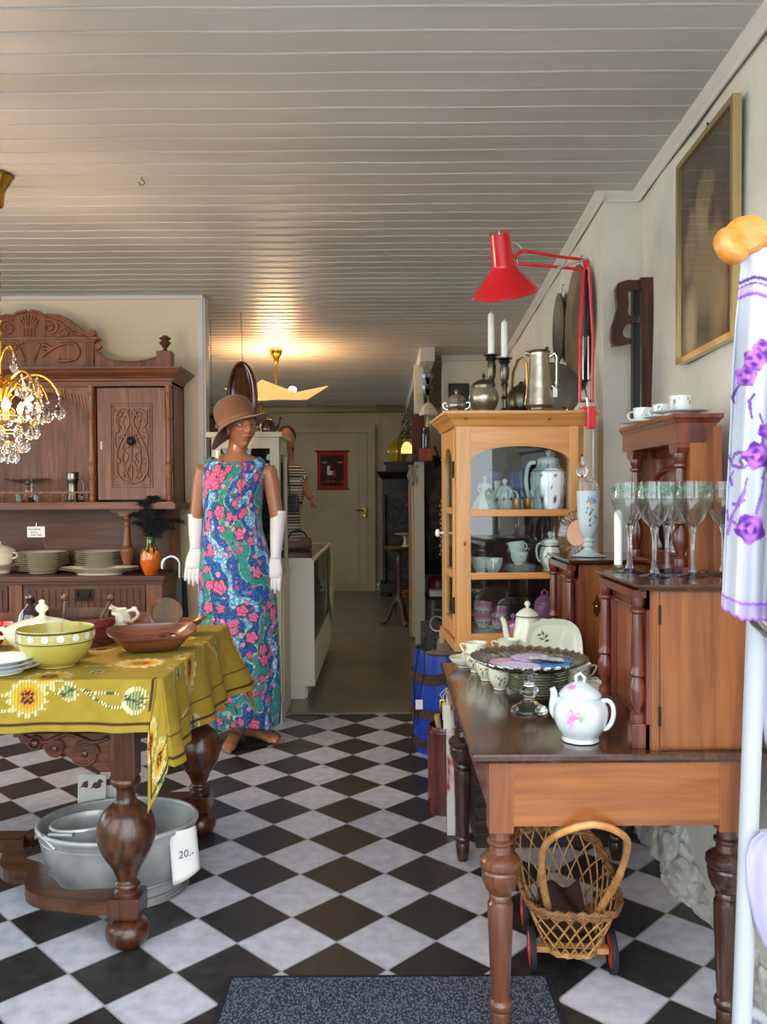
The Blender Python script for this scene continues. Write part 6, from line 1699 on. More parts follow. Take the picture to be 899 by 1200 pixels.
for i, (px, Yl) in enumerate(((573, .04), (599, .05), (612, .06), (624, .045), (636, .05))):
    t = thing('stem_glass', ['clear stem glass in front of the lady figurine', 'clear stem glass before the small teapot', 'clear stem glass before the left copper cup', 'clear stem glass before the right copper cup', 'clear stem glass before the tall blue-patterned pot'][i], 'glass', inn(px, Yl, zs2), 0, 'little stem glasses on the top shelf')
    b = B(); b.lathe(smooth_prof([(.003, .04), (.012, .052), (.014, .078)], 4), 20, cap=False); b.build('glass_bowl', m_wg, t)
    b = B(); b.lathe([(.015, 0), (.004, .003), (.0025, .01), (.0025, .04), (0, .042)], 12); b.build('stem', m_crystal, t)
# middle shelf
GM = 'plain white cups on the middle shelf'
for (px, Yl, z, rz_, tilt, lab) in ((563, .10, 0, 1.2, 0, 'white cup at the left end of the middle cabinet shelf'), (578, .07, 0, -1.7, 0, 'white cup with its handle to the front on the middle shelf'), (608, .12, .026, -1.3, 0, 'white cup standing on the saucer pile, middle shelf'), (607, .12, .064, -.8, .16, 'white cup tilted on top of another, middle shelf')):
    p_ = inn(px, Yl, zs1+z); c_ = make_cup(lab, GM, C_WHITE, [], p_, rz_, .98 if px < 600 else .88, angular=False)
    if tilt: c_.rotation_euler = (0, -tilt, rz_)
for i in range(4):
    b = B() if i == 0 else None
    if i == 0: b.lathe(plate_profile(.060, .008), 40); f0 = b.build('saucer', m_wc, None); o = f0
    else: o = f0.copy(); COL.objects.link(o)
    p_ = inn(609, .12, zs1+i*.006); o.location = p_; tag(o, ['white saucer, lowest of the pile on the middle shelf', 'white saucer, second from bottom of the middle shelf pile', 'white saucer, third from bottom of the middle shelf pile', 'white saucer, topmost of the pile on the middle shelf'][i], 'saucer', 'white saucers on the middle shelf')
def jugpat(co, i):
    if .098 < co.z < .102 or .006 < co.z < .009: return srgb((40, 48, 44))
    a = atan2(co.y, co.x)
    if (N(a*2, co.z*40) > .33) and .03 < co.z < .09: return srgb((90, 110, 90))
    return srgb((222, 224, 210))
t = pot('milk_jug', 'white milk jug with thin dark bands at the right of the middle shelf', inn(645, .07, zs1), pi-.6, [(0, 0), (.030, 0), (.032, .005), (.024, .016), (.036, .04), (.040, .07), (.034, .092), (.032, .105), (.036, .118), (0, .116)], [(.034, .116), (.030, .122), (.015, .130), (0, .132)], m_wc, None, bez((.033, 0, .108), (.066, 0, .12), (.06, 0, .04), (.036, 0, .04), 12), ('ball', .130), cat='jug', fn=jugpat, hr=.004)
# lower shelf: pink-rimmed cups, plates, pink pots
def pinkpat(co, i):
    k = co.z
    a = atan2(co.y, co.x)
    if k > .042: return srgb((206, 120, 168))
    if k > .03: return mix(srgb((226, 222, 224)), srgb((206, 120, 168)), (k-.03)/.012)
    if .018 < k < .024 and N(a*9, 2) > -.05: return srgb((70, 74, 70))
    return srgb((226, 222, 224))
GP = 'pink-shaded cups on the lower shelf'
for (px, Yl, z, rz_, tilt, lab) in ((565, .09, .026, 3.0, 0, 'pink-rimmed cup on the plate pile in the lower shelf'), (564, .09, .066, .3, .12, 'pink-rimmed cup tilted on top of the other in the lower shelf'), (585, .15, .0, 2.6, 0, 'pink-rimmed cup standing behind the plate pile, lower shelf'), (584, .15, .036, 3.3, 0, 'pink-rimmed cup stacked on the rear one, lower shelf')):
    t = thing('pink_cup', lab, 'cup', inn(px, Yl, zs0+z), rz_, GP)
    if tilt: t.rotation_euler = (0, tilt, rz_)
    b = B(); b.lathe([(r*.96, z_) for r, z_ in smooth_prof(CUPP, 3)], 48); china(b, 'cup_body', t, pinkpat)
    b = B(); b.tube(bez((.033, 0, .046), (.058, 0, .05), (.054, 0, .012), (.028, 0, .018), 10), .0028, 6); b.build('handle', m_gold, t)
for i in range(4):
    if i == 0: b = B(); b.lathe(plate_profile(.055, .008), 40); f0 = b.build('saucer', m_wc, None); o = f0
    else: o = f0.copy(); COL.objects.link(o)
    o.location = inn(569, .09, zs0+i*.006); tag(o, ['grey-white saucer, lowest of the pile on the lower shelf', 'grey-white saucer, second from bottom on the lower shelf', 'grey-white saucer, third from bottom on the lower shelf', 'grey-white saucer, topmost on the lower shelf'][i], 'saucer', 'saucers on the lower shelf')
pot('pink_jar', 'tall lidded pink jar at the right of the lower shelf', inn(638, .13, zs0), 0, [(0, 0), (.036, 0), (.040, .02), (.040, .09), (.034, .11), (0, .112)], [(.038, .110), (.036, .118), (.022, .135), (.01, .142), (0, .143)], m_pk, None, bez((.038, 0, .09), (.058, 0, .09), (.058, 0, .04), (.038, 0, .03), 8), ('loop', .140), cat='jar')
pot('sugar_bowl', 'small pink lidded sugar bowl in the lower shelf beside the pink cups', inn(601, .06, zs0), 0, [(0, 0), (.022, 0), (.026, .02), (.025, .045), (0, .046)], [(.024, .045), (.02, .052), (.008, .058), (0, .059)], m_pk, None, bez((.024, 0, .04), (.038, 0, .04), (.038, 0, .015), (.024, 0, .012), 8), ('ball', .057), cat='sugar bowl', hr=.003)
b = B(); b.box(-.06, .06, -.03, .03, 0, .125, bev=.004); o = b.build('black_box', mat('satin_black_box', (20, 20, 21), .4), None, loc=inn(613, .24, zs0)); tag(o, 'satin black box standing at the back of the lower shelf', 'box')
b = B(); b.grid(20, 10, lambda u, v: (-.125+.25*u, .01*sin(u*19)+.004*sin(v*9), .0+.165*v), smooth=True)
o = b.build('blue_wrapping', mat('shiny_blue_foil', (34, 50, 170), .3, coat=.4, col2=(18, 26, 96), scale=14), None, loc=inn(606, .33, zs2), solid=.002); tag(o, 'crumpled shiny dark blue wrapping at the back of the top shelf', 'wrapping')

# ------------------------------------------------------------------ pewter and candles on top of the pine cabinet
ZP = 1.5685
m_pew = mat('polished_pewter', (196, 188, 168), .26, metal=.9, col2=(150, 142, 126), scale=7, bump=.12, bscale=30)
m_pewd = mat('tarnished_pewter', (112, 104, 92), .32, metal=.9, col2=(62, 58, 52), scale=9, bump=.15, bscale=60)
def top(px, Y): q = at(px, 480, Y); return (q.x, Y, ZP)
t = thing('sugar_bowl', 'small ornate silver sugar bowl, leftmost on the pine cabinet', 'sugar bowl', top(535, 3.07), -.2)
b = B(); b.lathe(smooth_prof([(0, 0), (.026, 0), (.022, .008), (.034, .016), (.038, .030), (.032, .042), (.034, .046), (0, .046)], 3), 36, rfn=lambda a, z: 1+.05*cos(a*9)); b.build('bowl_body', m_pew, t)
b = B(); b.lathe(smooth_prof([(.034, .046), (.030, .056), (.016, .066), (.006, .070), (.005, .076), (.009, .080), (.006, .086), (0, .088)], 3), 36, rfn=lambda a, z: 1+.05*cos(a*9)*(z < .07)); b.build('lid', m_pew, t)
for s in (-1, 1): b = B(); b.tube(bez((s*.034, 0, .036), (s*.056, 0, .05), (s*.056, 0, .012), (s*.03, 0, .014), 10), .003, 6); b.build('handle', m_pew, t)
t = thing('pewter_pot', 'round pewter pot with domed lid beside the two candlesticks', 'pot', top(567, 3.08))
b = B(); b.lathe(smooth_prof([(0, 0), (.036, 0), (.040, .010), (.053, .040), (.055, .062), (.046, .086), (.040, .096), (.046, .101), (0, .101)], 4), 44); b.build('pot_body', m_pew, t)
b = B(); b.lathe(smooth_prof([(.044, .101), (.040, .110), (.022, .122), (.006, .127), (.004, .131), (.008, .137), (.003, .145), (0, .150)], 3), 36); b.build('lid', m_pewd, t)
def candlestick(px, Y, hs, hc_, label):
    t = thing('candlestick', label, 'candlestick', top(px, Y))
    P = [(0, 0), (.036, 0), (.036, .005), (.020, .012), (.010, .022), (.009, .05), (.014, .056), (.009, .062), (.010, .09), (.015, .10), (.010, .107), (.016, .118), (.018, .150), (.014, .165), (.020, .172), (.024, .176), (.013, .178), (.013, .183)]
    k = hs/.183
    b = B(); b.lathe([(r, z*k) for r, z in P], 24); b.build('stick', m_pewd, t)
    b = B(); b.lathe([(.012, hs-.006), (.030, hs+.001), (.030, hs+.004), (0, hs+.003)], 28); b.build('drip_pan', m_pewd, t)
    b = B(); b.lathe(smooth_prof([(.0125, 0), (.0120, hc_-.022), (.008, hc_-.008), (.003, hc_), (0, hc_+.001)], 3), 20, (0, 0, hs+.003)); b.tube([(0, 0, hs+hc_), (.001, 0, hs+hc_+.008)], .001, 5); b.build('candle', MATS['white_wax'], t)
    return t
Yc1, Yc2 = 3.17, 3.14
candlestick(576, Yc1, at(576, 417, Yc1).z-ZP, (417-367)*Yc1/F_PX, 'dark metal candlestick with the taller white candle')
candlestick(591.5, Yc2, at(591, 421, Yc2).z-ZP, (421-376)*Yc2/F_PX, 'dark metal candlestick with the shorter white candle, nearer the jug')
t = thing('pewter_jug', 'tall tapered hammered pewter jug with a paper tag', 'jug', top(632, 3.05), -.25)
b = B(); b.lathe(smooth_prof([(0, 0), (.044, 0), (.044, .006), (.042, .012), (.050, .018), (.0535, .024), (.053, .034), (.043, .12), (.036, .205), (.037, .214), (.039, .218), (0, .220)], 4), 44); b.build('jug_body', m_pew, t)
b = B(); b.tube([(-.03, 0, .213), (-.045, 0, .219), (-.052, 0, .216)], [.012, .009, .004], 10); b.build('spout', m_pew, t)
b = B(); b.lathe(smooth_prof([(.040, .219), (.038, .224), (.02, .228), (0, .229)], 2), 36); b.ball((.028, 0, .232), .007, seg=8); b.build('lid', m_pewd, t)
b = B(); b.tube([(.037, 0, .20), (.056, 0, .212), (.063, 0, .20), (.062, 0, .10), (.057, 0, .083), (.045, 0, .095)], .0065, 10); b.build('handle', m_pew, t)
b = B(); b.box(.05, .066, -.012, -.010, .052, .084, bev=.001); b.tube([(.06, -.011, .084), (.060, -.004, .11)], .0008, 4); b.build('paper_tag', m_paper, t)
t = thing('dark_kettle', 'dark round metal kettle with high handle behind the pewter jug', 'kettle', top(611, 3.20))
b = B(); b.lathe(smooth_prof([(0, 0), (.028, 0), (.05, .02), (.058, .05), (.052, .085), (.036, .105), (.03, .112), (.012, .122), (.006, .132), (0, .134)], 4), 36, rfn=lambda a, z: 1+.02*cos(a*12)); b.build('kettle_body', m_pewd, t)
b = B(); b.tube([(-.036, 0, .10), (-.03, 0, .17), (-.012, 0, .215), (0.004, 0, .225), (.02, 0, .20), (.022, 0, .12)], .0055, 8); b.build('handle', m_brass, t)
b = B(); b.tube(bez((.045, 0, .06), (.09, 0, .06), (.075, 0, .12), (.09, 0, .13), 8), [.012]*4+[.009]*5, 10); b.build('spout', m_pewd, t)
t = thing('leaning_tray', 'large dull grey metal tray leaning behind the pewter jug', 'tray', (at(648, 480, 3.30).x, 3.33, ZP), rot=(radians(-8), 0, radians(-12)))
b = B(); MT = Matrix.Translation((0, 0, .118)) @ Matrix.Rotation(pi/2, 4, 'X'); b.lathe([(0, .004), (.095, .004), (.102, .0), (.118, -.008), (.118, -.011), (.10, -.003), (0, .0)], 44, M=MT, cap=False); b.build('tray_body', mat('dull_grey_tin', (120, 114, 102), .5, metal=.6, col2=(92, 86, 76), scale=6), t)
b = B(); b.lathe([(.010, 0), (.014, .003), (.018, 0)], 20, M=Matrix.Translation((.05, -.012, .03)) @ Matrix.Rotation(pi/2, 4, 'X'), cap=False); b.build('loop_handle', m_brass, t)

# ------------------------------------------------------------------ red anglepoise work lamp
m_red = mat('gloss_red_enamel', (214, 18, 30), .18, coat=.8)
LYY = 2.99
def L(px, py, dy=0): q = at(px, py, LYY+dy); return Vector(q)
t = thing('work_lamp', 'glossy red spring-arm work lamp clamped to the pine cabinet', 'lamp', (0, 0, 0))
# clamp
b = B(); p0, p1 = L(688, 478, -.025), L(697, 503, -.025)
b.box(p0.x-.004, p1.x, LYY-.048, LYY-.018, p1.z, p0.z+.004, bev=.004); b.box(p0.x-.026, p0.x+.01, LYY-.046, LYY-.02, ZP, ZP+.010, bev=.003); b.box(p0.x-.026, p0.x+.01, LYY-.046, LYY-.02, 1.508, 1.515, bev=.002); b.build('clamp', m_red, t)
b = B(); b.tube([L(690, 480, -.02), L(688, 466, -.02)], .007, 10); b.build('pivot', m_chrome, t)
# lower arm
def bar(name, pts, r, m_, parent=t, flat=None):
    b = B(); b.tube(pts, r, 10, flat=flat); return b.build(name, m_, parent)
bar('lower_arm_bar', [L(679.5, 471, -.02), L(679.5, 400, -.02), L(684, 316, -.02), L(686, 312, -.02)], .0058, m_red)
bar('lower_arm_bar', [L(694, 471, -.02), L(695, 400, -.02), L(690.5, 316, -.02), L(688, 308, -.02)], .0058, m_red)
b = B(); b.tube([L(678, 470, -.02), L(696, 470, -.02)], .005, 8); b.build('lower_joint', m_chrome, t)
for x in (683.5, 689.5): bar('spring', [L(x, 394, -.02), L(x, 445, -.02)], .0028, m_chrome)
b = B(); b.tube([L(680, 394, -.02), L(694, 394, -.02)], .0022, 6); b.tube([L(680, 445, -.02), L(694, 445, -.02)], .0022, 6); b.tube([L(684, 446, -.02), L(687, 462, -.02), L(690, 470, -.02)], .0022, 6); b.build('spring_rod', m_iron, t)
bar('inner_strut', [L(687, 316, -.012), L(686.5, 393, -.012)], .0055, m_iron, flat=(1, .4))
b = B(); c_ = L(687, 308, -.02); b.lathe([(0, -.010), (.011, -.010), (.013, 0), (.011, .010), (0, .010)], 18, M=Matrix.Translation(c_) @ Matrix.Rotation(pi/2, 4, 'X')); b.build('elbow', m_red, t)
bar('upper_arm_bar', [L(686, 304.5, -.02), L(650, 300, -.02), L(613, 293.5, -.02)], .0056, m_red)
bar('upper_arm_bar', [L(684, 316, -.02), L(650, 312.5, -.02), L(611, 309.5, -.02)], .0056, m_red)
bar('upper_spring', [L(653, 314, -.03), L(690, 303, -.03)], .0042, m_chrome)
b = B(); b.tube([L(613, 293.5, -.02), L(604, 300, -.02), L(608, 310, -.02), L(611, 309.5, -.02)], .0062, 8); b.tube([L(604, 300, -.02), L(599, 301, -.02)], .006, 8); b.build('head_bracket', m_red, t)
bar('cable', bez(L(599, 284, -.02), L(606, 284, -.02), L(610, 288, -.02), L(613, 294, -.02), 8), .0022, mat('pale_cable', (206, 200, 176), .5))
# shade
axis_top, axis_bot = L(585.5, 273, -.055), L(592.5, 341, .03)
d = (axis_bot-axis_top).normalized(); zax = -d
rotm = zax.to_track_quat('Z', 'Y').to_matrix().to_4x4()
MS = Matrix.Translation(axis_bot) @ rotm @ Matrix.Rotation(radians(0), 4, 'X')
hL = (axis_bot-axis_top).length
prof = [(.1225, -.006), (.1215, 0), (.095, .028), (.068, .055), (.050, .078), (.042, .092), (.0405, .102), (.0395, hL*.7), (.0375, hL-.004), (.034, hL), (0, hL+.002)]
b = B(); b.lathe([prof[0]]+smooth_prof(prof[1:], 3), 56, M=MS @ Matrix.Rotation(radians(-9), 4, 'Y')*1.0 if False else MS, cap=False); o = b.build('shade', m_red, t, solid=.0016, offset=-1, sharp=60)
b = B(); b.lathe([(.1212, .001), (.1235, -.002), (.1235, -.005), (.121, -.007)], 56, M=MS, cap=False); b.build('rolled_rim', m_red, o)
b = B(); b.lathe([(0, hL+.002), (.006, hL+.002), (.006, hL+.008), (0, hL+.009)], 12, M=MS); b.build('cap_screw', m_chrome, o)
b = B(); b.lathe(smooth_prof([(0, .03), (.02, .036), (.028, .055), (.02, .08), (.013, .092), (0, .1)], 3), 20, M=MS); b.build('bulb', mat('unlit_bulb', (236, 236, 230), .2), t)
b = B(); b.tube([Vector((p1.x-.006, LYY-.03, 1.50)), Vector((p1.x-.004, LYY-.02, 1.3)), Vector((p1.x-.002, LYY+.0, 1.08))], .0025, 6); b.build('power_cord', mat('white_cord', (206, 204, 196), .5), t)
# ------------------------------------------------------------------ back room
m_cw = mat('cream_cabinet_paint', (214, 202, 174), .5, col2=(202, 189, 160), scale=3)
m_whp = mat('white_cabinet_paint', (222, 216, 200), .45)
m_blk = wood('black_stained_wood', (10, 9, 9), (34, 31, 30), 'z', 1.2, .5, .05, mid=(20, 18, 18))
# door in the back wall
xd = [at(345, 600, 10.9).x, at(431, 600, 10.9).x]; zd = at(400, 508, 10.9).z
b = B(); b.box(xd[0], xd[1], 10.885, 10.915, .005, zd); 
for (z0, z1) in ((.10, .28*zd+.10), (.42*zd, zd-.12)):
    b.box(xd[0]+.12, xd[1]-.12, 10.880, 10.886, z0, z1, bev=.002); 
b.box(xd[0]+.02, xd[1]-.02, 10.878, 10.887, .36*zd, .37*zd+.01)
o = struct(b, 'door_1', m_back)
b = B()
for x in (xd[0]-.10, xd[1]+.005): b.box(x, x+.095, 10.875, 10.92, 0, zd+.10, bev=.003)
b.box(xd[0]-.105, xd[1]+.105, 10.870, 10.92, zd+.005, zd+.105, bev=.003); struct(b, 'trim_door', m_back)
b = B(); q = at(427, 598, 10.87); b.lathe([(.0, 0), (.030, .0), (.034, .006), (0, .012)], 20, M=Matrix.Translation(q) @ Matrix.Rotation(pi/2, 4, 'X')); b.lathe([(.0, 0), (.028, .0), (.032, .006), (0, .012)], 20, M=Matrix.Translation(at(427, 604.5, 10.87)) @ Matrix.Rotation(pi/2, 4, 'X'))
b.tube([q, q+Vector((0, -.05, 0)), q+Vector((-.03, -.055, 0)), q+Vector((-.115, -.05, 0))], .010, 8); h_ = b.build('door_handle', m_brass, o)
b = B(); q = at(443, 688, 10.85); b.box(q.x-.07, q.x+.07, 10.885, 10.92, q.z-.045, q.z+.045, bev=.005)
for s in (-1, 1): b.lathe([(.0, 0), (.020, .0), (.024, .004)], 16, M=Matrix.Translation((q.x+s*.033, 10.884, q.z)) @ Matrix.Rotation(pi/2, 4, 'X'), m=1, cap=False)
tag(b.build('wall_socket', [mat('socket_white', (196, 190, 170), .4), m_black]), 'white double wall socket right of the back door', 'socket')
# red woven hanging on the door
t = thing('wall_hanging', 'red woven wall hanging with dark picture field on the back door', 'wall hanging', (0, 0, 0))
a_, c_ = at(372, 573, 10.86), at(406.5, 529.5, 10.86)
b = B(); b.grid(34, 44, lambda u, v: (a_.x+(c_.x-a_.x)*u, 10.868+.004*sin(u*9), a_.z+(c_.z-a_.z)*v)); o = b.build('woven_field', vcol('woven_red_textile', .9), t, solid=.004)
def hang(co, i):
    u, v = (co.x-a_.x)/(c_.x-a_.x), (co.z-a_.z)/(c_.z-a_.z)
    if u < .10 or u > .90 or v < .08 or v > .92: return srgb((188, 34, 26)) if int(u*34) % 5 else srgb((120, 20, 18))
    if .35 < u < .44 and .38 < v < .62 or .44 < u < .5 and .38 < v < .5: return srgb((214, 196, 170))
    if .55 < u < .6 and .36 < v < .5: return srgb((200, 60, 40))
    if (.15 < u < .3 or .7 < u < .85) and abs(v-.72) < .02 or abs(v-.2) < .012 and int(u*20) % 2: return srgb((150, 130, 110))
    return srgb((52, 30, 26)) if N(u*9, v*12) < .15 else srgb((80, 40, 32))
paint(o, hang)
b = B(); b.tube([(a_.x-.03, 10.86, c_.z+.01), (c_.x+.03, 10.86, c_.z+.01)], .010, 8); b.tube([(a_.x-.02, 10.86, a_.z-.005), (c_.x+.02, 10.86, a_.z-.005)], .008, 8); b.build('hanging_rod', mat('red_rod', (120, 30, 24), .5), t)

# tall cream vitrine beside the mannequin
t = thing('vitrine', 'tall cream painted glazed cabinet behind the floral-dressed mannequin', 'cabinet', (0, 0, 0))
vx0, vx1, vy0, vy1 = -.955, -.580, 4.62, 5.03
ztop = at(300, 506, 4.6).z
b = B()
for x in (vx0, vx1-.05): b.box(x, x+.05, vy0, vy0+.03, .86, ztop-.09)
b.box(vx0, vx1, vy0, vy0+.03, ztop-.09, ztop-.03); b.box(vx0, vx1, vy0, vy0+.03, .82, .86); b.box(vx0, vx1, vy1-.02, vy1, .82, ztop-.03, m=1)
for x in (vx0, vx1-.02): b.box(x, x+.02, vy0+.03, vy0+.07, .82, ztop-.03); b.box(x, x+.02, vy1-.06, vy1-.02, .82, ztop-.03); b.box(x, x+.02, vy0+.05, vy1-.05, ztop-.12, ztop-.03)
b.build('upper_frame', [m_cw, mat('dim_cabinet_inside', (40, 32, 26), .8)], t)  # back board coloured dark so the cabinet interior looks dim
b = B(); b.box(vx0-.025, vx1+.02, vy0-.03, vy1+.01, ztop-.03, ztop, bev=.008); b.build('top_board', m_cw, t)
b = B(); b.box(vx0-.01, vx1+.008, vy0-.02, vy1+.005, .0, .80); b.box(vx0-.02, vx1+.018, vy0-.03, vy1+.01, .795, .825, bev=.006)
b.box(vx1+.004, vx1+.014, vy0+.05, vy1-.05, .1, .72, bev=.003); b.box(vx0+.05, vx1-.05, vy0-.03, vy0-.018, .1, .72, bev=.003); b.build('lower_cupboard', m_cw, t)
b = B(); b.box(vx0+.05, vx1-.05, vy0+.012, vy0+.016, .86, ztop-.09); b.build('front_pane', m_pane, t)
b = B(); b.box(vx1-.012, vx1-.008, vy0+.06, vy1-.06, .83, ztop-.12); b.build('side_pane', m_pane, t)
for z in (1.08, 1.33): b = B(); b.box(vx0+.021, vx1-.021, vy0+.035, vy1-.025, z, z+.008); b.build('shelf', m_gl, t)
b = B(); b.box(vx1-.004, vx1+.006, vy0+.03, vy0+.05, 1.14, 1.17); b.ball((vx1+.012, vy0+.04, 1.155), .012, seg=8); b.build('latch', m_iron, t)
for i, (x, z, m_, nm, lab) in enumerate(((-.86, 1.338, m_cop, 'copper_pot', 'small copper pot inside the cream vitrine, left on the upper shelf'), (-.76, 1.338, m_gold, 'brass_goblet', 'brass goblet inside the cream vitrine, middle of the upper shelf'), (-.67, 1.338, m_chrome, 'silver_goblet', 'silver goblet inside the cream vitrine near the mannequin shoulder'))):
    b = B(); b.lathe(smooth_prof([(0, 0), (.028, 0), (.008, .02), (.01, .05), (.03, .07), (.032, .12), (0, .12)] if i else [(0, 0), (.03, 0), (.04, .03), (.03, .07), (0, .075)], 3), 20); tag(b.build(nm, m_, None, loc=(x, 4.82, z)), lab, 'goblet' if i else 'pot')
# on top of the vitrine
b = B(); b.lathe(smooth_prof([(0, 0), (.035, 0), (.045, .03), (.035, .07), (.02, .085), (0, .09)], 3), 24); b.tube(bez((.03, 0, .03), (.07, 0, .03), (.055, 0, .08), (.075, 0, .10), 8), [.01]*4+[.006]*5, 8); b.tube(bez((-.03, 0, .07), (-.07, 0, .08), (-.07, 0, .02), (-.03, 0, .02), 8), .005, 8)
tag(b.build('brown_jug', mat('dark_brown_glaze', (60, 28, 20), .15, coat=.6), None, loc=(-.665, 4.82, ztop+.001)), 'small dark brown glazed pot on top of the cream vitrine', 'jug')
b = B(); b.lathe([(0, 0), (.03, 0), (.01, .02), (.008, .10), (.02, .12), (.014, .17), (0, .20)], 16); tag(b.build('brass_candlestick', m_brass, None, loc=(-.72, 4.93, ztop+.001)), 'slim brass candlestick on the cream vitrine behind the hat brim', 'candlestick')
# white shop counter with glass side
t = thing('display_counter', 'white shop counter with a glazed display side in the passage', 'counter', (0, 0, 0))
cx0_, cx1_, cy0, cy1, cz_ = -.92, -.433, 5.12, 6.74, .878
b = B(); b.box(cx0_, cx1_, cy0, cy0+.02, .085, cz_-.006); b.box(cx0_, cx1_-.05, cy0+.05, cy1, 0, .085); b.box(cx0_, cx1_-.06, cy0+.01, cy0+.05, 0, .085); b.build('end_panel', m_whp, t)
b = B(); b.box(cx1_-.02, cx1_, cy0+.02, cy1, .085, .345); b.box(cx0_, cx0_+.02, cy0+.02, cy1, .085, cz_-.006); b.box(cx0_, cx1_, cy1-.02, cy1, .085, .345); b.box(cx0_+.02, cx1_-.02, cy0+.02, cy1-.02, .32, .345)
b.build('carcass', m_whp, t)
b = B(); b.box(cx1_-.02, cx1_, cy1-.02, cy1, .345, cz_-.006); b.box(cx1_-.016, cx1_, cy0+.02, cy1, cz_-.02, cz_-.004); b.box(cx0_, cx1_, cy0, cy0+.016, cz_-.006, cz_+.002); b.box(cx0_, cx1_, cy1-.016, cy1, cz_-.006, cz_+.002); b.box(cx1_-.012, cx1_+.001, cy0, cy1, cz_-.006, cz_+.002)
b.build('glazing_frame', m_whp, t)
b = B(); b.box(cx1_-.008, cx1_-.004, cy0+.02, cy1-.02, .345, cz_-.02); b.build('side_pane', m_pane, t)
b = B(); b.box(cx0_+.02, cx1_-.012, cy0+.016, cy1-.016, cz_-.006, cz_); b.build('top_pane', thin_glass('counter_top_glass', (150, 156, 150), 1.4, .02, .05), t)
b = B(); b.box(cx0_+.04, cx1_-.05, cy0+.03, cy1-.04, .60, .607); b.build('shelf', m_gl, t)
b = B(); b.box(cx0_+.03, cx1_-.025, cy0+.03, cy1-.03, .346, .352); b.build('lining', mat('olive_lining', (96, 88, 62), .8), t)
b = B(); b.box(cx1_-.03, cx1_-.028, 5.55, 5.72, .63, .66); tag(b.build('counter_sign', m_paper, None), 'little white price card standing inside the shop counter', 'sign')
# lace runner over the far counter corner
b = B()
def lace(u, v):
    return (cx1_+.012+.006*sin(u*20)+.012*sin(v*7+u*5)*v, 6.50+.22*u+.01*sin(v*9), cz_-.02-.58*v*(1-.25*abs(u-.5)))
b.grid(26, 40, lace); o = b.build('lace_runner', mat('yellowed_lace', (196, 186, 156), .9), solid=.002); tag(o, 'narrow white lace cloth hanging over the far corner of the counter', 'lace cloth')
# bag and wooden boards on the counter
t = thing('leather_bag', 'brown leather bag with an arched handle on the shop counter', 'bag', (at(358, 640, 5.9).x-.06, 5.95, cz_+.003), .2)
b = B(); b.box(-.10, .10, -.05, .05, 0, .085, bev=.02); b.build('bag_body', mat('brown_leather', (96, 58, 34), .45, coat=.2), t)
b = B(); b.tube([(-.07, 0, .08)]+[(-.07+.14*k/8, 0, .08+.055*sin(pi*k/8)**.5) for k in range(1, 8)]+[(.07, 0, .08)], .006, 8); b.build('handle', m_black, t)

# striped mannequin further back
SY = 6.95
def sx(px): return at(px, 600, SY).x
def sz(py): return at(350, py, SY).z
t = thing('striped_mannequin', 'mannequin in a navy and white striped dress behind the shop counter', 'mannequin', (sx(332), SY, 0))
o_ = sx(332)
b = B()
loft(b, [((0, 0, .75), .16, .11), ((0, 0, 1.0), .13, .10), ((.01, 0, 1.12), .12, .095), ((.03, 0, 1.3), .145, .11), ((.04, 0, 1.45), .15, .09), ((.04, 0, 1.51), .09, .06), ((.04, 0, 1.56), .05, .05), ((.035, 0, 1.66), .045, .05)], 24)
b.ball((.035, -.01, 1.735), (.072, .09, .108), seg=20)
sh, el, ha = Vector((sx(349)-o_, 0, sz(551))), Vector((sx(357)-o_, -.02, sz(570))), Vector((sx(365)-o_, -.06, sz(584)))
b.tube([sh+Vector((-.06, 0, 0)), sh, el, ha], [.05, .048, .038, .026], 14); dv = (ha-el).normalized()
for k in range(4): b.tube([ha, ha+dv*.05+Vector((.012*(k-1.5), -.005*k, -.004*k)), ha+dv*.085+Vector((.016*(k-1.5), 0, -.012))], [.012, .009, .006], 8)
b.tube([ha, ha+Vector((.02, -.02, -.02)), ha+Vector((.03, -.03, -.045))], [.011, .009, .006], 8)
for s in (-1, 1): b.tube([(s*.07, 0, .8), (s*.07, 0, .45), (s*.07, .01, .08), (s*.07, -.08, .03)], [.08, .055, .04, .035], 14)
bmesh.ops.recalc_face_normals(b.bm, faces=b.bm.faces)
o = b.build('body', m_skin, t, sharp=180); md = o.modifiers.new('fuse', 'REMESH'); md.mode = 'VOXEL'; md.voxel_size = .008; md.use_smooth_shade = True
b = B(); b.ball((.03, .012, 1.765), (.082, .095, .09), seg=20); b.tube([(.03, .07, 1.78), (.03, .085, 1.66), (.03, .07, 1.55)], [.05, .055, .03], 12); b.build('hair', mat('dark_brown_hair', (44, 28, 20), .6), t)
b = B(); V = [((0, 0, .52), .20, .15), ((0, 0, .8), .18, .135), ((0, 0, 1.0), .145, .115), ((.01, 0, 1.12), .13, .105), ((.03, 0, 1.3), .157, .12), ((.04, 0, 1.45), .162, .10), ((.04, 0, 1.52), .10, .07)]
rg = []
for j in range(100):
    f = j/99*(len(V)-1); i = min(int(f), len(V)-2); g = f-i
    rg.append((tuple(V[i][0][k]*(1-g)+V[i+1][0][k]*g for k in range(3)), V[i][1]*(1-g)+V[i+1][1]*g, V[i][2]*(1-g)+V[i+1][2]*g))
loft(b, rg, 40, cap=False)
b.tube([sh+Vector((-.07, 0, .005)).lerp(Vector((0, 0, 0)), k/8)+(el-sh)*(k/8)*.75 for k in range(9)], [.062]*9, 16, cap=False)
o = b.build('striped_dress', vcol('striped_jersey', .85), t)
paint(o, lambda co, i: srgb((206, 202, 192)) if (co.z % .024) > .013 else srgb((26, 28, 42)))
t = thing('shoulder_bag', 'black shoulder bag hanging on the striped mannequin', 'bag', (sx(346), SY-.13, sz(590)))
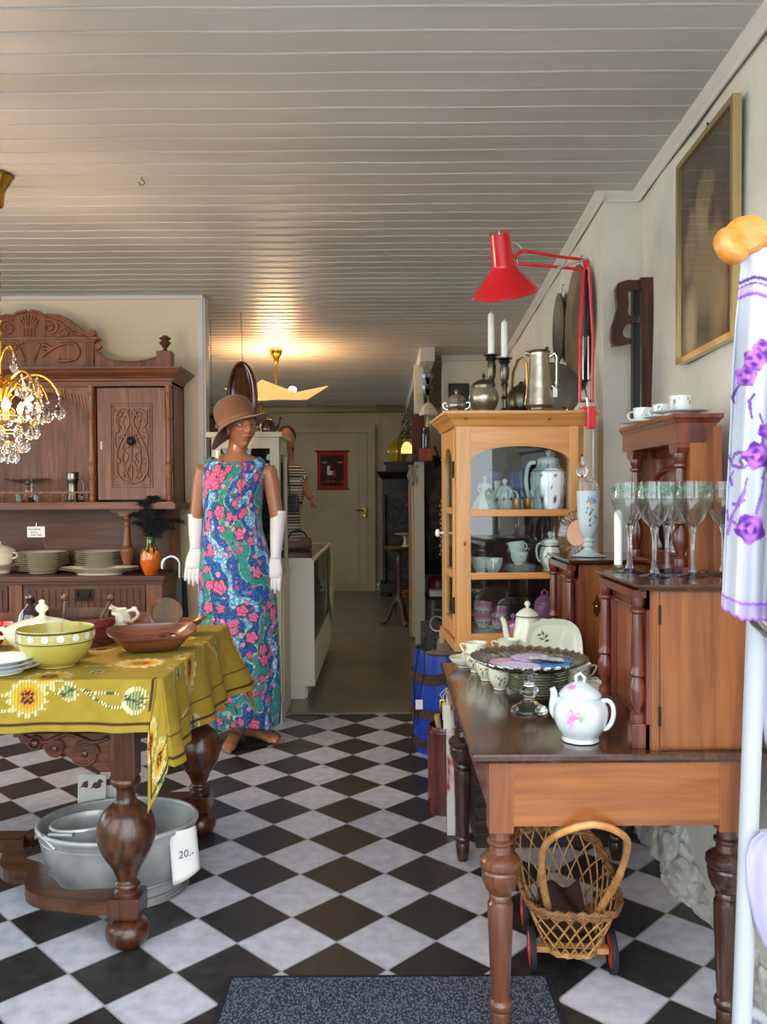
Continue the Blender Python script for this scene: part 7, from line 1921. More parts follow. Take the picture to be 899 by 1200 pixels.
b = B(); b.box(-.04, .04, -.03, .03, -.07, .07, bev=.015); b.build('bag_body', m_black, t)
b = B(); b.tube([(-.03, 0, .06), (-.045, .02, .30), (-.04, .06, .42)], .006, 6); b.build('strap', m_black, t)

# hanging wooden dishes at the left
def hung_dish(px, py, w_, h_, Y, ang, label, name='hanging_trough'):
    q = at(px, py, Y); t = thing(name, label, 'wooden dish', q, rot=(0, 0, ang))
    b = B()
    def dsh(u, v):
        a = 2*pi*u; r = v if v < .5 else v
        k = min(1, v*1.15); return (w_*cos(a)*k, .07*(1-v**2.2), h_*sin(a)*k)
    b.grid(48, 14, dsh, wrap=True); bmesh.ops.remove_doubles(b.bm, verts=b.bm.verts, dist=.0005)
    b.build('dish_body', wood('glossy_brown_dish', (52, 18, 10), (120, 52, 28), 'z', .6, .12, .8, mid=(84, 34, 18)), t, solid=.018, offset=1, sharp=180)
    b = B(); b.tube([(0, .02, h_-.01), (0, .01, H-q.z)], .002, 5); b.build('wire', m_iron, t)
hung_dish(282, 466, .115, .215, 5.35, radians(-38), 'long glossy brown wooden trough hanging from the ceiling above the felt hat')
hung_dish(247, 510, .10, .13, 5.6, radians(-20), 'round dark wooden dish hanging at the corner of the cream wall', 'hanging_dish')
# ceiling hook
q = fl(165, 214, H-.002) if False else None
d_ = ray(166, 207); tt = (H-CAMH)/d_.z; hk = Vector((d_.x*tt, d_.y*tt, H))
b = B(); b.tube([hk, hk+Vector((0, 0, -.012))]+[hk+Vector((.010*sin(a)*1.0, 0, -.022-.010*cos(a)*-1-.0)) for a in [pi*k/8 for k in range(0, 14)]], .0016, 6); tag(b.build('ceiling_hook', m_iron), 'small bent metal hook screwed into the boarded ceiling', 'hook')

# black carved cabinet at the back
t = thing('carved_cabinet', 'black carved cabinet with grey panels against the back wall', 'cabinet', (0, 0, 0))
bx0, bx1, by0, by1 = at(448, 600, 10.35).x, at(530, 600, 10.35).x, 10.35, 10.85
zt_, z2_ = at(470, 541, 10.35).z, at(470, 552, 10.35).z
b = B(); b.box(bx0, bx1, by0, by1, .06, z2_-.1); b.box(bx0-.03, bx1+.03, by0-.03, by1, 0.03, .16, bev=.01)
for x in (bx0+.06, bx1-.06): b.ball((x, by0, .02), (.06, .06, .04))
b.build('cabinet_body', m_blk, t)
b = B(); cornice(b, z2_-.10, z2_, bx0, bx1, by0, by1, [(0, 0), (.02, .2), (.05, .6), (.07, .9), (.07, 1)]); b.box(bx0+.05, bx1-.05, by0+.02, by1, z2_, zt_, bev=.01); b.box(bx0+.02, bx1-.02, by0, by1, zt_-.02, zt_, bev=.005); b.build('cornice', m_blk, t)
m_gp = mat('grey_carved_panel', (70, 68, 66), .5, col2=(26, 25, 25), scale=26, bump=1, bscale=30, detail=6)
c_ = (bx0+bx1)/2
for x0, x1 in ((bx0+.06, c_-.02), (c_+.02, bx1-.06)):
    for z0, z1 in ((.20, .62), (.66, 1.30)):
        b = B(); b.box(x0, x1, by0-.02, by0, z0, z1, bev=.004); dd_ = b.build('door', mat('grey_rubbed_wood', (74, 70, 66), .6, col2=(44, 41, 39), scale=10), t)
        b = B(); b.box(x0+.08, x1-.08, by0-.03, by0-.018, z0+.08, z1-.08, bev=.008); b.build('carved_panel', m_gp, dd_)
b = B(); b.box(bx0+.06, bx1-.06, by0-.02, by0, 1.34, z2_-.14, bev=.006); b.build('drawer', m_blk, t)
for x in (bx0+.03, bx1-.03):
    b = B(); b.lathe([(.025, 0), (.035, .02), (.02, .05), (.028, .2), (.02, .4), (.034, .5), (.034, .55), (.02, .6), (.022, .9), (.034, 1.0), (.02, 1.1)], 14, (x, by0-.03, .17)); b.build('column', m_blk, t)
# yellow glass jug on it
q = at(466, 541, 10.3); t = thing('yellow_vase', 'ribbed yellow glass vase on the black carved cabinet', 'vase', (q.x, 10.5, zt_+.001))
b = B(); b.lathe(smooth_prof([(0, 0), (.08, 0), (.10, .04), (.135, .12), (.12, .19), (.06, .25), (.04, .28), (0, .28)], 3), 36, rfn=lambda a, z: 1+.06*cos(a*12)); b.build('vase_body', mat('amber_yellow_glass', (176, 150, 30), .12, coat=.6), t)
b = B(); b.tube(bez((.03, 0, .27), (0, 0, .40), (.14, 0, .44), (.17, 0, .33), 10), .012, 8); b.tube([(-.0, 0, .27), (.03, 0, .36), (.06, 0, .28)], .008, 8); b.build('bent_handle', mat('dull_green_metal', (96, 92, 70), .4, metal=.4), t)
# pedestal table
q = at(470, 640, 8.05); t = thing('pedestal_table', 'small round wooden pedestal table with a tripod foot at the far right', 'side table', (q.x, 8.05, 0))
m_ped = wood('brown_pedestal', (60, 38, 24), (104, 70, 46), 'z', 1, .4, .2, mid=(82, 53, 34)); ztb = q.z
b = B(); b.lathe([(0, ztb-.045), (.14, ztb-.045), (.165, ztb-.02), (.17, ztb-.01), (.165, ztb), (0, ztb)], 40); b.build('tabletop', m_ped, t)
b = B(); b.lathe(smooth_prof([(.03, .20), (.035, .24), (.022, .3), (.020, .45), (.028, .60), (.02, .68), (.03, ztb-.05)], 3), 18, (-.02, 0, 0)); b.build('stem', m_ped, t)
for k in range(3):
    a = k*2*pi/3+.9; b = B(); b.tube(bez((-.02, 0, .26), (-.02+.08*cos(a), .08*sin(a), .24), (-.02+.08*cos(a), .08*sin(a), .04), (-.02+.17*cos(a), .17*sin(a), .012), 12), [.022]*6+[.018]*7, 8); b.build('leg', m_ped, t)
q = at(476, 637, 8.0); t = thing('footed_bowl', 'white footed bowl standing on the round pedestal table', 'bowl', (q.x, 8.0, ztb+.001))
b = B(); b.lathe(smooth_prof([(0, 0), (.045, 0), (.028, .02), (.022, .07), (.04, .10), (.10, .115), (.105, .125), (.0, .115)], 3), 30); b.build('bowl_body', mat('aged_white_glaze', (190, 184, 164), .3), t)
# low stool with fruit dish
q = at(475, 697, 8.9); t = thing('low_stool', 'low dark wooden stool with an orange-brown dish behind the pedestal table', 'stool', (q.x, 8.9, 0))
b = B(); b.box(-.13, .13, -.12, .12, q.z-.03, q.z, bev=.006); b.build('seat', m_ped, t)
for sx_ in (-1, 1):
    for sy_ in (-1, 1): b = B(); b.tube([(sx_*.10, sy_*.09, q.z-.03), (sx_*.12, sy_*.11, .0)], .014, 8); b.build('leg', m_ped, t)
b = B(); b.lathe(smooth_prof([(0, 0), (.04, 0), (.075, .04), (.07, .042), (0, .03)], 2), 24); tag(b.build('orange_dish', mat('orange_brown_pottery', (190, 110, 40), .3), None, loc=(q.x+.02, 8.9, q.z+.001)), 'small orange-brown dish on the low stool', 'dish')

# things around the post
def pp(px, py, Y): return at(px, py, Y)
# wall coffee grinder on the post
t = thing('wall_grinder', 'dark brown wall box with glass jar and reddish drawer fixed to the post', 'coffee grinder', (0, 0, 0))
a0_, a1_ = pp(483, 541, 6.95), pp(497, 485, 6.95)
b = B(); b.box(a0_.x, a1_.x+.0, 6.93, 6.995, a0_.z, a1_.z, bev=.004); b.build('back_board', wood('redbrown_board', (50, 20, 12), (96, 42, 26), 'z', 1.2, .6, 0), t)
a2, a3 = pp(491, 540.5, 6.9), pp(506, 526, 6.9)
b = B(); b.box(a2.x, a3.x, 6.82, 6.93, a2.z, a3.z, bev=.005); b.ball(((a2.x+a3.x)/2, 6.81, (a2.z+a3.z)/2+.02), .012); b.build('drawer_box', wood('orange_red_wood', (130, 50, 22), (180, 84, 40), 'z', 1, .6, 0), t)
q = pp(499.5, 526, 6.87); b = B(); b.lathe(smooth_prof([(0, 0), (.028, 0), (.032, .02), (.032, .13), (.026, .17), (.030, .18), (0, .18)], 3), 24, (q.x, 6.87, a3.z)); b.build('glass_jar', mat('dark_jar_glass', (40, 36, 34), .08, coat=.8), t)
# black faceted lantern and lace shade under the beam
t = thing('black_lantern', 'black faceted ornament hanging from the beam end', 'hanging ornament', pp(501, 438, 6.60))
b = B()
for k in range(4): b.tube([(0, 0, .10-.03*k), (.006*(-1)**k, 0, .085-.03*k)], .003, 5)
for (z, r) in ((-.035, .045), (-.125, .045)): b.lathe([(.006, z+.045), (r, z+.03), (r*.9, z), (r*.45, z-.05), (0, z-.055)], 6, smooth=False)
b.build('ornament_body', mat('gloss_black_glass', (12, 12, 13), .1, coat=1), t)
t = thing('lace_lampshade', 'small white lace lampshade with a ceramic foot hanging beside the post', 'lampshade', pp(502, 487, 6.75))
b = B(); b.lathe(smooth_prof([(.074, 0), (.066, .03), (.048, .07), (.022, .10), (.012, .105)], 3), 48, rfn=lambda a, z: 1+.03*cos(a*12), cap=False); b.build('shade', mat('ivory_lace', (206, 198, 176), .8), t, solid=.003)
b = B(); b.lathe(smooth_prof([(0, -.09), (.022, -.09), (.014, -.05), (.02, -.03), (.008, 0), (.006, .10), (.0, .17)], 3), 16); b.build('stem', mat('cream_ceramic_stem', (190, 180, 150), .4), t)
b = B(); q = pp(491, 466, 6.99); b.box(q.x-.02, q.x+.015, 6.985, 6.999, q.z-.05, q.z+.04, bev=.003); tag(b.build('switch_plate', mat('ivory_switch', (196, 188, 150), .4), None), 'ivory switch plate on the white post', 'switch')
# small glowing wall lamp and a bunch of dried leaves left of the post
t = thing('glowing_lamp', 'small glowing cream glass shade lit beside the post', 'lamp', pp(477, 531, 7.35))
b = B(); b.lathe(smooth_prof([(.052, 0), (.050, .03), (.040, .07), (.02, .095), (0, .10)], 3), 24, cap=False); b.build('lamp_shade', mat('lit_cream_glass', (255, 214, 120), .5, emit=1.6, emc=(255, 196, 96)), t, solid=.003)
b = B(); b.tube([(0, 0, .10), (0, 0, .13), (.04, .02, .14), (.055, .06, .10)], .006, 8); b.build('lamp_arm', m_brass, t)
t = thing('dried_wreath', 'dark green dried leaf wreath hanging on the left of the post', 'wreath', pp(477.5, 498, 7.2))
rnd = random.Random(5); b = B()
for k in range(220):
    a = rnd.uniform(0, 2*pi); r = rnd.uniform(.03, .055); z = rnd.uniform(-.12, .10); p_ = Vector((r*cos(a), r*.6*sin(a), z)); d_ = Vector((rnd.uniform(-1, 1), rnd.uniform(-1, 1), rnd.uniform(-1, 1)))*.022; e_ = Vector((rnd.uniform(-1, 1), rnd.uniform(-1, 1), rnd.uniform(-1, 1)))*.009
    b.raw([p_, p_+d_*.5+e_, p_+d_, p_+d_*.5-e_], [(0, 1, 2, 3)])
b.build('leaves', mat('dark_leaf', (34, 44, 26), .7), t, keepn=True)
b = B(); b.tube([(0, 0, -.12), (.01, 0, 0), (0, 0, .15)], .006, 6); b.build('stem', mat('leaf_stem', (60, 50, 30), .8), t)
b = B()
def rag(u, v): return (pp(481, 545, 6.92).x-.02+.075*u+.01*sin(v*9+u*8), 6.915+.012*sin(u*14), pp(481, 545, 6.92).z-.17*v-.03*sin(u*7)*v)
b.grid(16, 16, rag); tag(b.build('lace_cloth', mat('grey_white_lace', (168, 162, 148), .9), solid=.002), 'grey-white lace cloth draped below the box on the post', 'lace cloth')
b = B(); q0_, q1_ = pp(479.5, 700, 7.3), pp(482, 565, 7.3); b.box(q0_.x, q1_.x, 7.3, 7.34, .02, q1_.z, bev=.003); tag(b.build('wooden_rod', wood('tan_rod', (140, 96, 52), (190, 142, 86), 'z', 1, .5)), 'slim tan wooden rod standing just left of the post', 'rod')
b = B(); b.box(pp(482.5, 600, 7.25).x, pp(487, 600, 7.25).x, 7.25, 7.6, .02, 1.35, bev=.003); tag(b.build('folded_screen', m_cw), 'narrow cream folding screen edge left of the post', 'screen')

# dim alcove right of the post: green chair, coats, bags
t = thing('green_chair', 'pale green painted wooden chair behind the post', 'chair', (.575, 7.46, 0), .1)
m_gc = mat('pale_green_paint', (138, 150, 128), .5)
sz_ = .34
for dx in (-.17, .17):
    b = B(); b.tube([(dx, -.17, 0), (dx*.95, -.16, sz_)], .018, 8); b.build('leg', m_gc, t)
    b = B(); b.tube([(dx, .19, 0), (dx, .17, sz_), (dx, .20, .84)], .018, 8); b.build('leg', m_gc, t)
b = B(); b.box(-.20, .20, -.19, .20, sz_, sz_+.03, bev=.008); b.build('seat', mat('dark_seat', (30, 26, 24), .6), t)
b = B(); b.box(-.19, .19, .185, .215, .80, .88, bev=.01); b.box(-.17, .17, .18, .20, .56, .60, bev=.005); b.build('backrest', m_gc, t)
for s in (-1, 1): b = B(); b.tube([(s*.16, .19, .60), (0, .19, .74), (s*-.02, .195, .82)], .010, 8); b.build('back_slat', m_gc, t)
b = B(); b.tube([(-.165, -.16, .25), (.165, -.16, .25)], .012, 8); b.tube([(-.17, -.16, .2), (-.17, .18, .2)], .012, 8); b.build('stretcher', m_gc, t)
b = B(); b.box(-.07, .10, -.10, .06, 0, .05, bev=.01); tag(b.build('paper_packet', m_paper, None, loc=(.47, 7.36, sz_+.032)), 'white paper packet lying on the green chair seat', 'packet')
b = B(); b.lathe(smooth_prof([(0, 0), (.09, 0), (.11, .06), (.09, .13), (.03, .16), (0, .16)], 3), 20, sy=.6); tag(b.build('red_bag', mat('dark_red_leather', (110, 22, 40), .35), None, loc=(.50, 7.50, sz_+.032)), 'dark red leather handbag on the green chair', 'bag')
# clothes rail with dark garments
t = thing('coat_rack', 'dark wooden coat stand in the dim corner right of the post', 'coat rack', (.62, 7.9, 0))
b = B(); b.tube([(0, 0, .02), (0, 0, 1.8)], .02, 10); b.build('pole', m_blk, t)
for k in range(4):
    a = k*pi/2+.3; b = B(); b.tube([(0, 0, 1.6), (.10*cos(a), .10*sin(a), 1.62), (.14*cos(a), .14*sin(a), 1.72)], .010, 8); b.build('peg', m_blk, t)
    b = B(); b.tube([(0, 0, .12), (.2*cos(a), .2*sin(a), .02)], .014, 8); b.build('leg', m_blk, t)
for i, (px, z0, z1, c, nm, lab) in enumerate(((505, .55, 1.62, (20, 19, 22), 'black_coat', 'black coat hanging right of the post'), (512, .70, 1.52, (44, 38, 34), 'dark_jacket', 'dark brown jacket hanging beside the pine cabinet cornice'), (516, .95, 1.40, (70, 58, 46), 'brown_shawl', 'brown patterned shawl hanging beside the pine cabinet door'))):
    q = pp(px, 600, 7.5-.25*i); b = B()
    b.lathe([(.10, z0), (.12, z0+.2), (.10, z1-.35), (.12, z1-.18), (.05, z1-.03), (.02, z1)], 40, rfn=lambda a, z: 1+.12*sin(a*5+z*2)+.06*sin(a*11), sy=.6, cap=False)
    tag(b.build(nm, mat(nm+'_cloth', c, .9, col2=tuple(int(v*.5) for v in c), scale=18), None, loc=(q.x+.03, 7.5-.25*i, 0), solid=.003), lab, 'garment')
b = B(); P = [(0, 0, 0)]
for k in range(26): b.ball((.006*sin(k*1.7), .006*cos(k*1.3), -.016*k), .007, seg=6, m=k % 2)
q = pp(516.5, 585, 6.0); tag(b.build('bead_string', [mat('red_brown_beads', (120, 50, 34), .3), mat('cream_beads', (196, 182, 150), .3)], None, loc=(q.x, 6.0, q.z)), 'string of red-brown and cream beads hanging beside the pine cabinet', 'beads')
# picture on the middle wall above the pewter
b = B(); q0_, q1_ = pp(526, 500, 7.05), pp(550, 449, 7.05)
t = thing('dark_picture', 'dark picture hanging high on the wall behind the pewter sugar bowl', 'picture', (0, 0, 0))
b.box(q0_.x, q1_.x, 7.055, 7.075, q0_.z, q1_.z, bev=.004); b.build('frame', m_blk, t)
b = B(); b.box(q0_.x+.02, q1_.x-.02, 7.050, 7.056, q0_.z+.02, q1_.z-.02); b.build('picture_field', mat('murky_canvas', (44, 34, 30), .4, col2=(70, 52, 44), scale=9), t)
# silver ring and brown bag above the barrel
t = thing('wicker_hamper', 'dark patterned box standing on the blue barrel', 'box', (0, 0, 0))
b = B(); q0_, q1_ = pp(495, 776, 4.0), pp(513, 745, 4.0)
b.box(q0_.x, q1_.x+.05, 3.98, 4.20, q0_.z, q1_.z, bev=.01); b.build('box_body', mat('black_patterned_cloth', (22, 21, 22), .8, col2=(64, 60, 56), scale=60), t)
# ------------------------------------------------------------------ blue barrel, crock, post, hat
bc = Vector((.30, 4.12, 0)); zb_ = .500
t = thing('blue_barrel', 'bright blue wooden barrel with brown rope-like hoops behind the desk', 'barrel', bc)
b = B(); b.lathe(smooth_prof([(0, 0), (.135, 0), (.145, .02), (.160, .15), (.165, .25), (.160, .36), (.146, .495), (.138, .50), (.134, .48), (0, .48)], 3), 60, rfn=lambda a, z: 1+.008*cos(a*16)); b.build('barrel_body', mat('bright_blue_paint', (18, 64, 176), .4, col2=(14, 46, 140), scale=5, bump=.1), t)
for z in (.055, .205, .375):
    r = .152 if z < .1 else .166; b = B(); b.lathe([(r-.006, z-.026), (r+.006, z-.022), (r+.009, z), (r+.006, z+.022), (r-.006, z+.026)], 60, zfn=lambda a, rr, z_: .006*sin(a*3)+.004*sin(a*7), rfn=lambda a, z_: 1+.006*sin(a*9), cap=False); b.build('hoop', mat('brown_hoop', (86, 58, 44), .8, col2=(52, 34, 26), scale=30), t)
b = B(); b.lathe([(0, 0), (.10, 0), (.115, .008), (.10, .014), (.06, .020), (.058, .07), (.04, .085), (0, .09)], 40, sy=.85); tag(b.build('felt_hat', mat('taupe_felt', (128, 112, 96), .95), None, loc=(at(517, 768, 3.78).x+.03, 4.02, zb_+.0), rot=(.0, 0, 0)), 'taupe felt hat lying on the barrel beside the pine cabinet', 'hat')
for o in list(COL.objects):
    if o.name.startswith('wicker_hamper'): o.name = 'patterned_box'; o.location = (0, .0, zb_+.002-at(495, 776, 4.0).z)
t = thing('silver_ring', 'silver hoop with a beige strap leaning against the pine cabinet', 'hoop', at(512, 731, 3.9))
b = B(); b.tube([(.032*cos(a), 0, .034*sin(a)) for a in [2*pi*k/28 for k in range(28)]], .0035, 6, closed=True); b.build('ring', m_chrome, t)
b = B(); b.box(.012, .034, -.01, .01, -.09, -.03, bev=.003); b.build('strap', mat('beige_strap', (190, 160, 120), .7), t)
# black cable loop with tag down the left side of the barrel
t = thing('black_cable', 'thin black cable with a paper tag hanging down beside the blue barrel', 'cable', (0, 0, 0))
b = B(); b.tube([at(x, y, 3.93) for x, y in ((498, 746), (490, 765), (485, 800), (487, 830), (484, 860), (480, 887))], .0042, 6); b.tube([at(x, y, 3.92) for x, y in ((498, 748), (497, 790), (491, 822), (489, 850))], .0028, 6); b.build('cord', m_black, t)
b = B(); q = at(491, 826, 3.91); b.box(q.x-.016, q.x+.018, 3.905, 3.908, q.z-.02, q.z+.025); b.build('paper_tag', m_paper, t)
# stoneware crock
ck = Vector((.243, 3.315, 0)); t = thing('stoneware_crock', 'dark red-brown stoneware crock holding brushes, beside the desk leg', 'crock', ck)
b = B(); b.lathe(smooth_prof([(0, 0), (.068, 0), (.071, .01), (.071, .30), (.075, .315), (.075, .33), (.068, .333), (.064, .32), (.062, .03), (0, .02)], 3), 44); b.build('crock_body', mat('red_brown_stoneware', (96, 36, 32), .25, coat=.4, col2=(66, 26, 24), scale=6), t)
t = thing('wooden_brush', 'brush with a pale wooden handle standing in the crock', 'brush', (ck.x, ck.y, .03))
b = B(); b.tube([(.02, 0, .02), (-.035, -.02, .36)], [.008, .012], 8); b.build('wooden_handle', wood('pale_handle', (170, 140, 96), (214, 188, 144), 'z', 1, .5), t)
b = B(); b.tube([(.03, .02, 0), (.025, .0, .30)], [.022, .030], 10); b.build('bristles', mat('dark_bristles', (26, 20, 18), .9), t)
# peeling post
p0_, p1_ = fl(529, 978), at(529, 806, 3.12)
t = thing('peeling_board', 'narrow board with peeling white and red paint standing beside the desk leg', 'board', (0, 0, 0))
b = B(); w = .016
b.box(p0_.x-w, p0_.x+w-.002, 3.06, 3.095, 0, p1_.z, bev=.003); b.build('plank', mat('peeling_red_white', (214, 204, 196), .8, col2=(160, 58, 46), scale=14, stretch=(1, 1, .35), lo=.48, hi=.54, detail=6), t)
# small gilt frame
t = thing('gilt_frame', 'small picture in a gilt frame standing behind the peeling board', 'picture frame', (0, 0, 0))
g0, g1 = at(515.5, 858, 3.5), at(530, 820, 3.5)
b = B(); b.box(g0.x, g1.x, 3.5, 3.515, g0.z, g1.z, bev=.003); b.build('frame', m_gold, t)
b = B(); b.box(g0.x+.010, g1.x-.006, 3.495, 3.501, g0.z+.012, g1.z-.012); b.build('picture_field', mat('cream_print', (224, 206, 170), .6), t)
b = B(); b.box(g0.x, g1.x, 3.5, 3.52, .335, g0.z); b.build('easel_back', m_planks, t)

# ------------------------------------------------------------------ wicker doll pram under the desk
m_wick = mat('golden_wicker', (196, 148, 88), .5, col2=(160, 110, 58), scale=40, bump=.2)
m_wickd = mat('brown_wicker_rim', (150, 108, 64), .55, col2=(108, 72, 40), scale=40, bump=.2)
WYc = 2.22; q = fl(678, 1085)
pr = thing('wicker_doll_pram', 'wicker doll cart with bentwood handle and red-hubbed wheels under the desk', 'doll pram', (.497, 2.225, 0), radians(-4))
# local frame: x right, y away. basket outline at level s (0 floor of basket .. 1 rim)
def bas(u, s):
    a = 2*pi*u; c, sn = cos(a), sin(a)
    hw = .074+.052*s; hl = .150+.060*s
    e = 3.6; k = (abs(c)**e+abs(sn)**e)**(-1/e)
    x, y = c*hw*k*(1+.12*max(0, sn)), sn*hl*k
    back = max(0, (sn*k+.25)/1.25)**1.6
    z = .058+s*(.137+.062*back)
    return Vector((x-.02*back*s, y+.07-.0*s, z))
def bstr(u0, u1, n=14, r=.0026, s0=0, s1=1, mm=m_wick):
    return [bas(u0+(u1-u0)*k/n, s0+(s1-s0)*k/n) for k in range(n+1)]
NL = 22; b = B()
for k in range(NL):
    for s in (-1, 1): b.tube(bstr(k/NL, k/NL+s*.115), .0026, 5)
b.build('lattice', m_wick, pr, sharp=60)
b = B()
for lv in range(7):
    s = .93+lv*.022
    b.tube([bas(k/90, s)+Vector((0, 0, .004*sin(k*1.9+lv*1.6))) + (bas(k/90, s)-Vector((0, .07, bas(k/90, s).z))).normalized()*(.004*cos(k*1.9+lv*1.6)+.003) for k in range(90)], .0048, 6, closed=True)
b.build('woven_rim', m_wickd, pr, sharp=80)
b = B()
for lv in range(3):
    b.tube([bas(k/60, .0)+Vector((0, 0, .004*lv-.002))+Vector((0, 0, .002*sin(k*2+lv*2))) for k in range(60)], .0038, 6, closed=True)
b.build('bottom_rail', m_wick, pr)
b = B(); V = [bas(k/40, .02) for k in range(40)]; b.raw([(v.x*.97, v.y, .066) for v in V]+[(v.x*.97, v.y, .058) for v in V], [tuple(range(40)), tuple(range(79, 39, -1))]+[(k, (k+1) % 40, 40+(k+1) % 40, 40+k) for k in range(40)]); b.build('base_board', wood('brown_base_board', (60, 38, 24), (92, 60, 40), 'y', 1, .6), pr)
b = B(); P = [Vector(q) for q in ((-.069, -.10, .195), (-.092, -.17, .30), (-.100, -.25, .41), (-.075, -.335, .485), (0, -.368, .522), (.072, -.335, .485), (.098, -.25, .41), (.090, -.17, .30), (.062, -.10, .195))]
fine = []
for i in range(len(P)-1):
    p0, p3 = P[max(i-1, 0)], P[min(i+2, len(P)-1)]
    for k in range(6):
        u = k/6; fine.append(.5*((2*P[i])+(-p0+P[i+1])*u+(2*p0-5*P[i]+4*P[i+1]-p3)*u*u+(-p0+3*P[i]-3*P[i+1]+p3)*u**3))
fine.append(P[-1]); b.tube(fine, .0085, 12); b.build('bentwood_handle', mat('bent_cane', (206, 150, 88), .35, coat=.3, col2=(184, 124, 66), scale=30), pr)
b = B()
b.tube(fine[1:9], .0098, 10); b.build('handle_binding', m_wick, pr); b = B(); b.tube(fine[-9:-1], .0098, 10); b.build('handle_binding', m_wick, pr)
b = B(); b.box(-.095, .095, -.055, -.03, .052, .068, bev=.003); b.build('axle_board', wood('axle_wood', (170, 120, 70), (206, 156, 98), 'x', 1, .5), pr); b = B(); b.box(-.095, .095, .15, .175, .052, .068, bev=.003); b.build('axle_board', MATS['axle_wood'], pr)
for (x, y) in ((-.106, -.045), (.104, -.045), (-.106, .16), (.104, .16)):
    b = B(); Mw = Matrix.Translation((x, y, .0565)) @ Matrix.Rotation(pi/2, 4, 'Y')
    b.lathe([(.044, -.008), (.054, -.008), (.0565, 0), (.054, .008), (.044, .008)], 36, M=Mw, cap=False); w_ = b.build('wheel', mat('black_tyre', (24, 26, 30), .7), pr)
    s = -1 if x < 0 else 1
    b = B(); b.lathe([(0, .010*s), (.012, .010*s), (.014, .006*s), (.042, .007*s), (.045, .003*s), (.045, -.005*s), (0, -.006*s)], 32, M=Mw); b.build('red_hub', mat('red_plastic_hub', (216, 56, 34), .35), w_)
b = B(); b.grid(16, 16, lambda u, v: (-.062+.12*u, -.02+.17*v, .092+.012*sin(u*9+v*5)+.05*v**2)); o = b.build('brown_cloth', mat('dark_brown_cloth', (58, 36, 28), .9), solid=.004); o.location = (.500, 2.225, 0); tag(o, 'dark brown cloth lying inside the wicker doll cart', 'cloth')

# ------------------------------------------------------------------ things on the right walls
def onwall(Y, px=None): return rx2(Y)
for (Y, zc, r, nm, lab) in ((4.16, at(664, 385, 4.16).z, .172, 'small_round_tray', 'small dark round tray hung on the wall left of the big one'), (3.68, at(687, 385, 3.68).z, .272, 'large_round_tray', 'large dark brown round tray hung on the wall behind the red lamp')):
    t = thing(nm, lab, 'tray', (rx2(Y)-.022, Y, zc), rot=(0, 0, radians(-2.7)))
    b = B(); Mt = Matrix.Rotation(-pi/2, 4, 'Y')
    b.lathe([(0, -.008), (r*.80, -.008), (r*.9, .004), (r, .012), (r, .018), (r*.9, .012), (r*.8, .0), (0, .0)], 60, M=Mt); b.build('tray_body', mat('dark_brown_tray', (34, 20, 17), .45) if r > .2 else mat('dull_dark_tin', (52, 48, 42), .5), t)
    if r > .2: b = B(); b.lathe([(0, .001), (r*.72, .001)], 48, M=Mt, cap=False); b.build('tray_field', mat('grey_green_field', (62, 60, 52), .5, col2=(40, 36, 32), scale=8), t)
    b = B(); b.tube([(.0, 0, r-.01), (.006, 0, r+.04)], .0014, 5); b.ball((.010, 0, r+.045), .004, seg=6); b.build('hanging_nail', m_iron, t)
# carved wooden bracket (wall-mounted boot jack shape)
m_mah = wood('dark_polished_mahogany', (36, 12, 8), (104, 44, 26), 'z', .8, .2, .6, mid=(66, 26, 16))
t = thing('wall_bracket', 'dark carved wooden bracket with a long upright board in the wall corner', 'wooden tool', (0, 0, 0))
Yw = 3.16
b = B(); a_, c_ = at(749, 490, Yw), at(764.5, 326, Yw); b.box(a_.x, c_.x, Yw-.02, Yw+.05, a_.z, c_.z, bev=.005); b.build('upright', m_mah, t)
b = B(); a_, c_ = at(741, 490, Yw+.03), at(749.5, 332, Yw+.03); b.box(a_.x, c_.x, Yw+.02, Yw+.05, a_.z, c_.z, bev=.002); b.build('back_strip', m_black, t)
out = [(749, 328), (735, 328), (725, 331), (722, 337), (723, 350), (724, 362), (721, 374), (717.5, 384), (717, 397), (719, 406), (730, 405), (741, 402.5), (741, 396), (735, 396), (731, 394), (730, 388), (734, 381), (741, 378), (749, 378), (749, 370), (738, 370), (736, 366), (737, 356), (736, 344), (737, 340), (749, 340)]
b = B(); b.prism([(at(x, y, Yw).x, at(x, y, Yw).z) for x, y in out], Yw, Yw+.03, 'y'); b.build('carved_hook', m_mah, t)
for x, y in ((782, 228), (782, 302), (781, 416), (748, 146)):
    pass
# framed picture
YA, YB_ = 2.235, 2.735; zA_, zB_ = 1.688, 2.335
def wp(Y, z, d): return Vector((rx(Y)-d, Y, z))
t = thing('framed_picture', 'large thin gold-framed sepia picture of a figure on the right wall', 'picture', (0, 0, 0))
b = B()
def fbar(p, q_, w=.013):
    pass
for (Y0, z0, Y1, z1) in ((YA, zA_, YB_, zA_+.018), (YA, zB_-.018, YB_, zB_), (YA, zA_+.018, YA+.018, zB_-.018), (YB_-.018, zA_+.018, YB_, zB_-.018)):
    vs = [wp(Y, z, d) for d in (.012, .036) for Y in (Y0, Y1) for z in (z0, z1)]
    b.raw(vs, [(0, 1, 3, 2), (4, 6, 7, 5), (0, 4, 5, 1), (2, 3, 7, 6), (0, 2, 6, 4), (1, 5, 7, 3)])
b.build('frame', mat('pale_gold_frame', (196, 176, 124), .28, metal=.8), t)
b = B(); b.grid(90, 110, lambda u, v: wp(YB_-.016-(YB_-YA-.032)*u, zA_+.016+(zB_-zA_-.032)*v, .022)); o = b.build('painting', vcol('sepia_painting', .5), t)
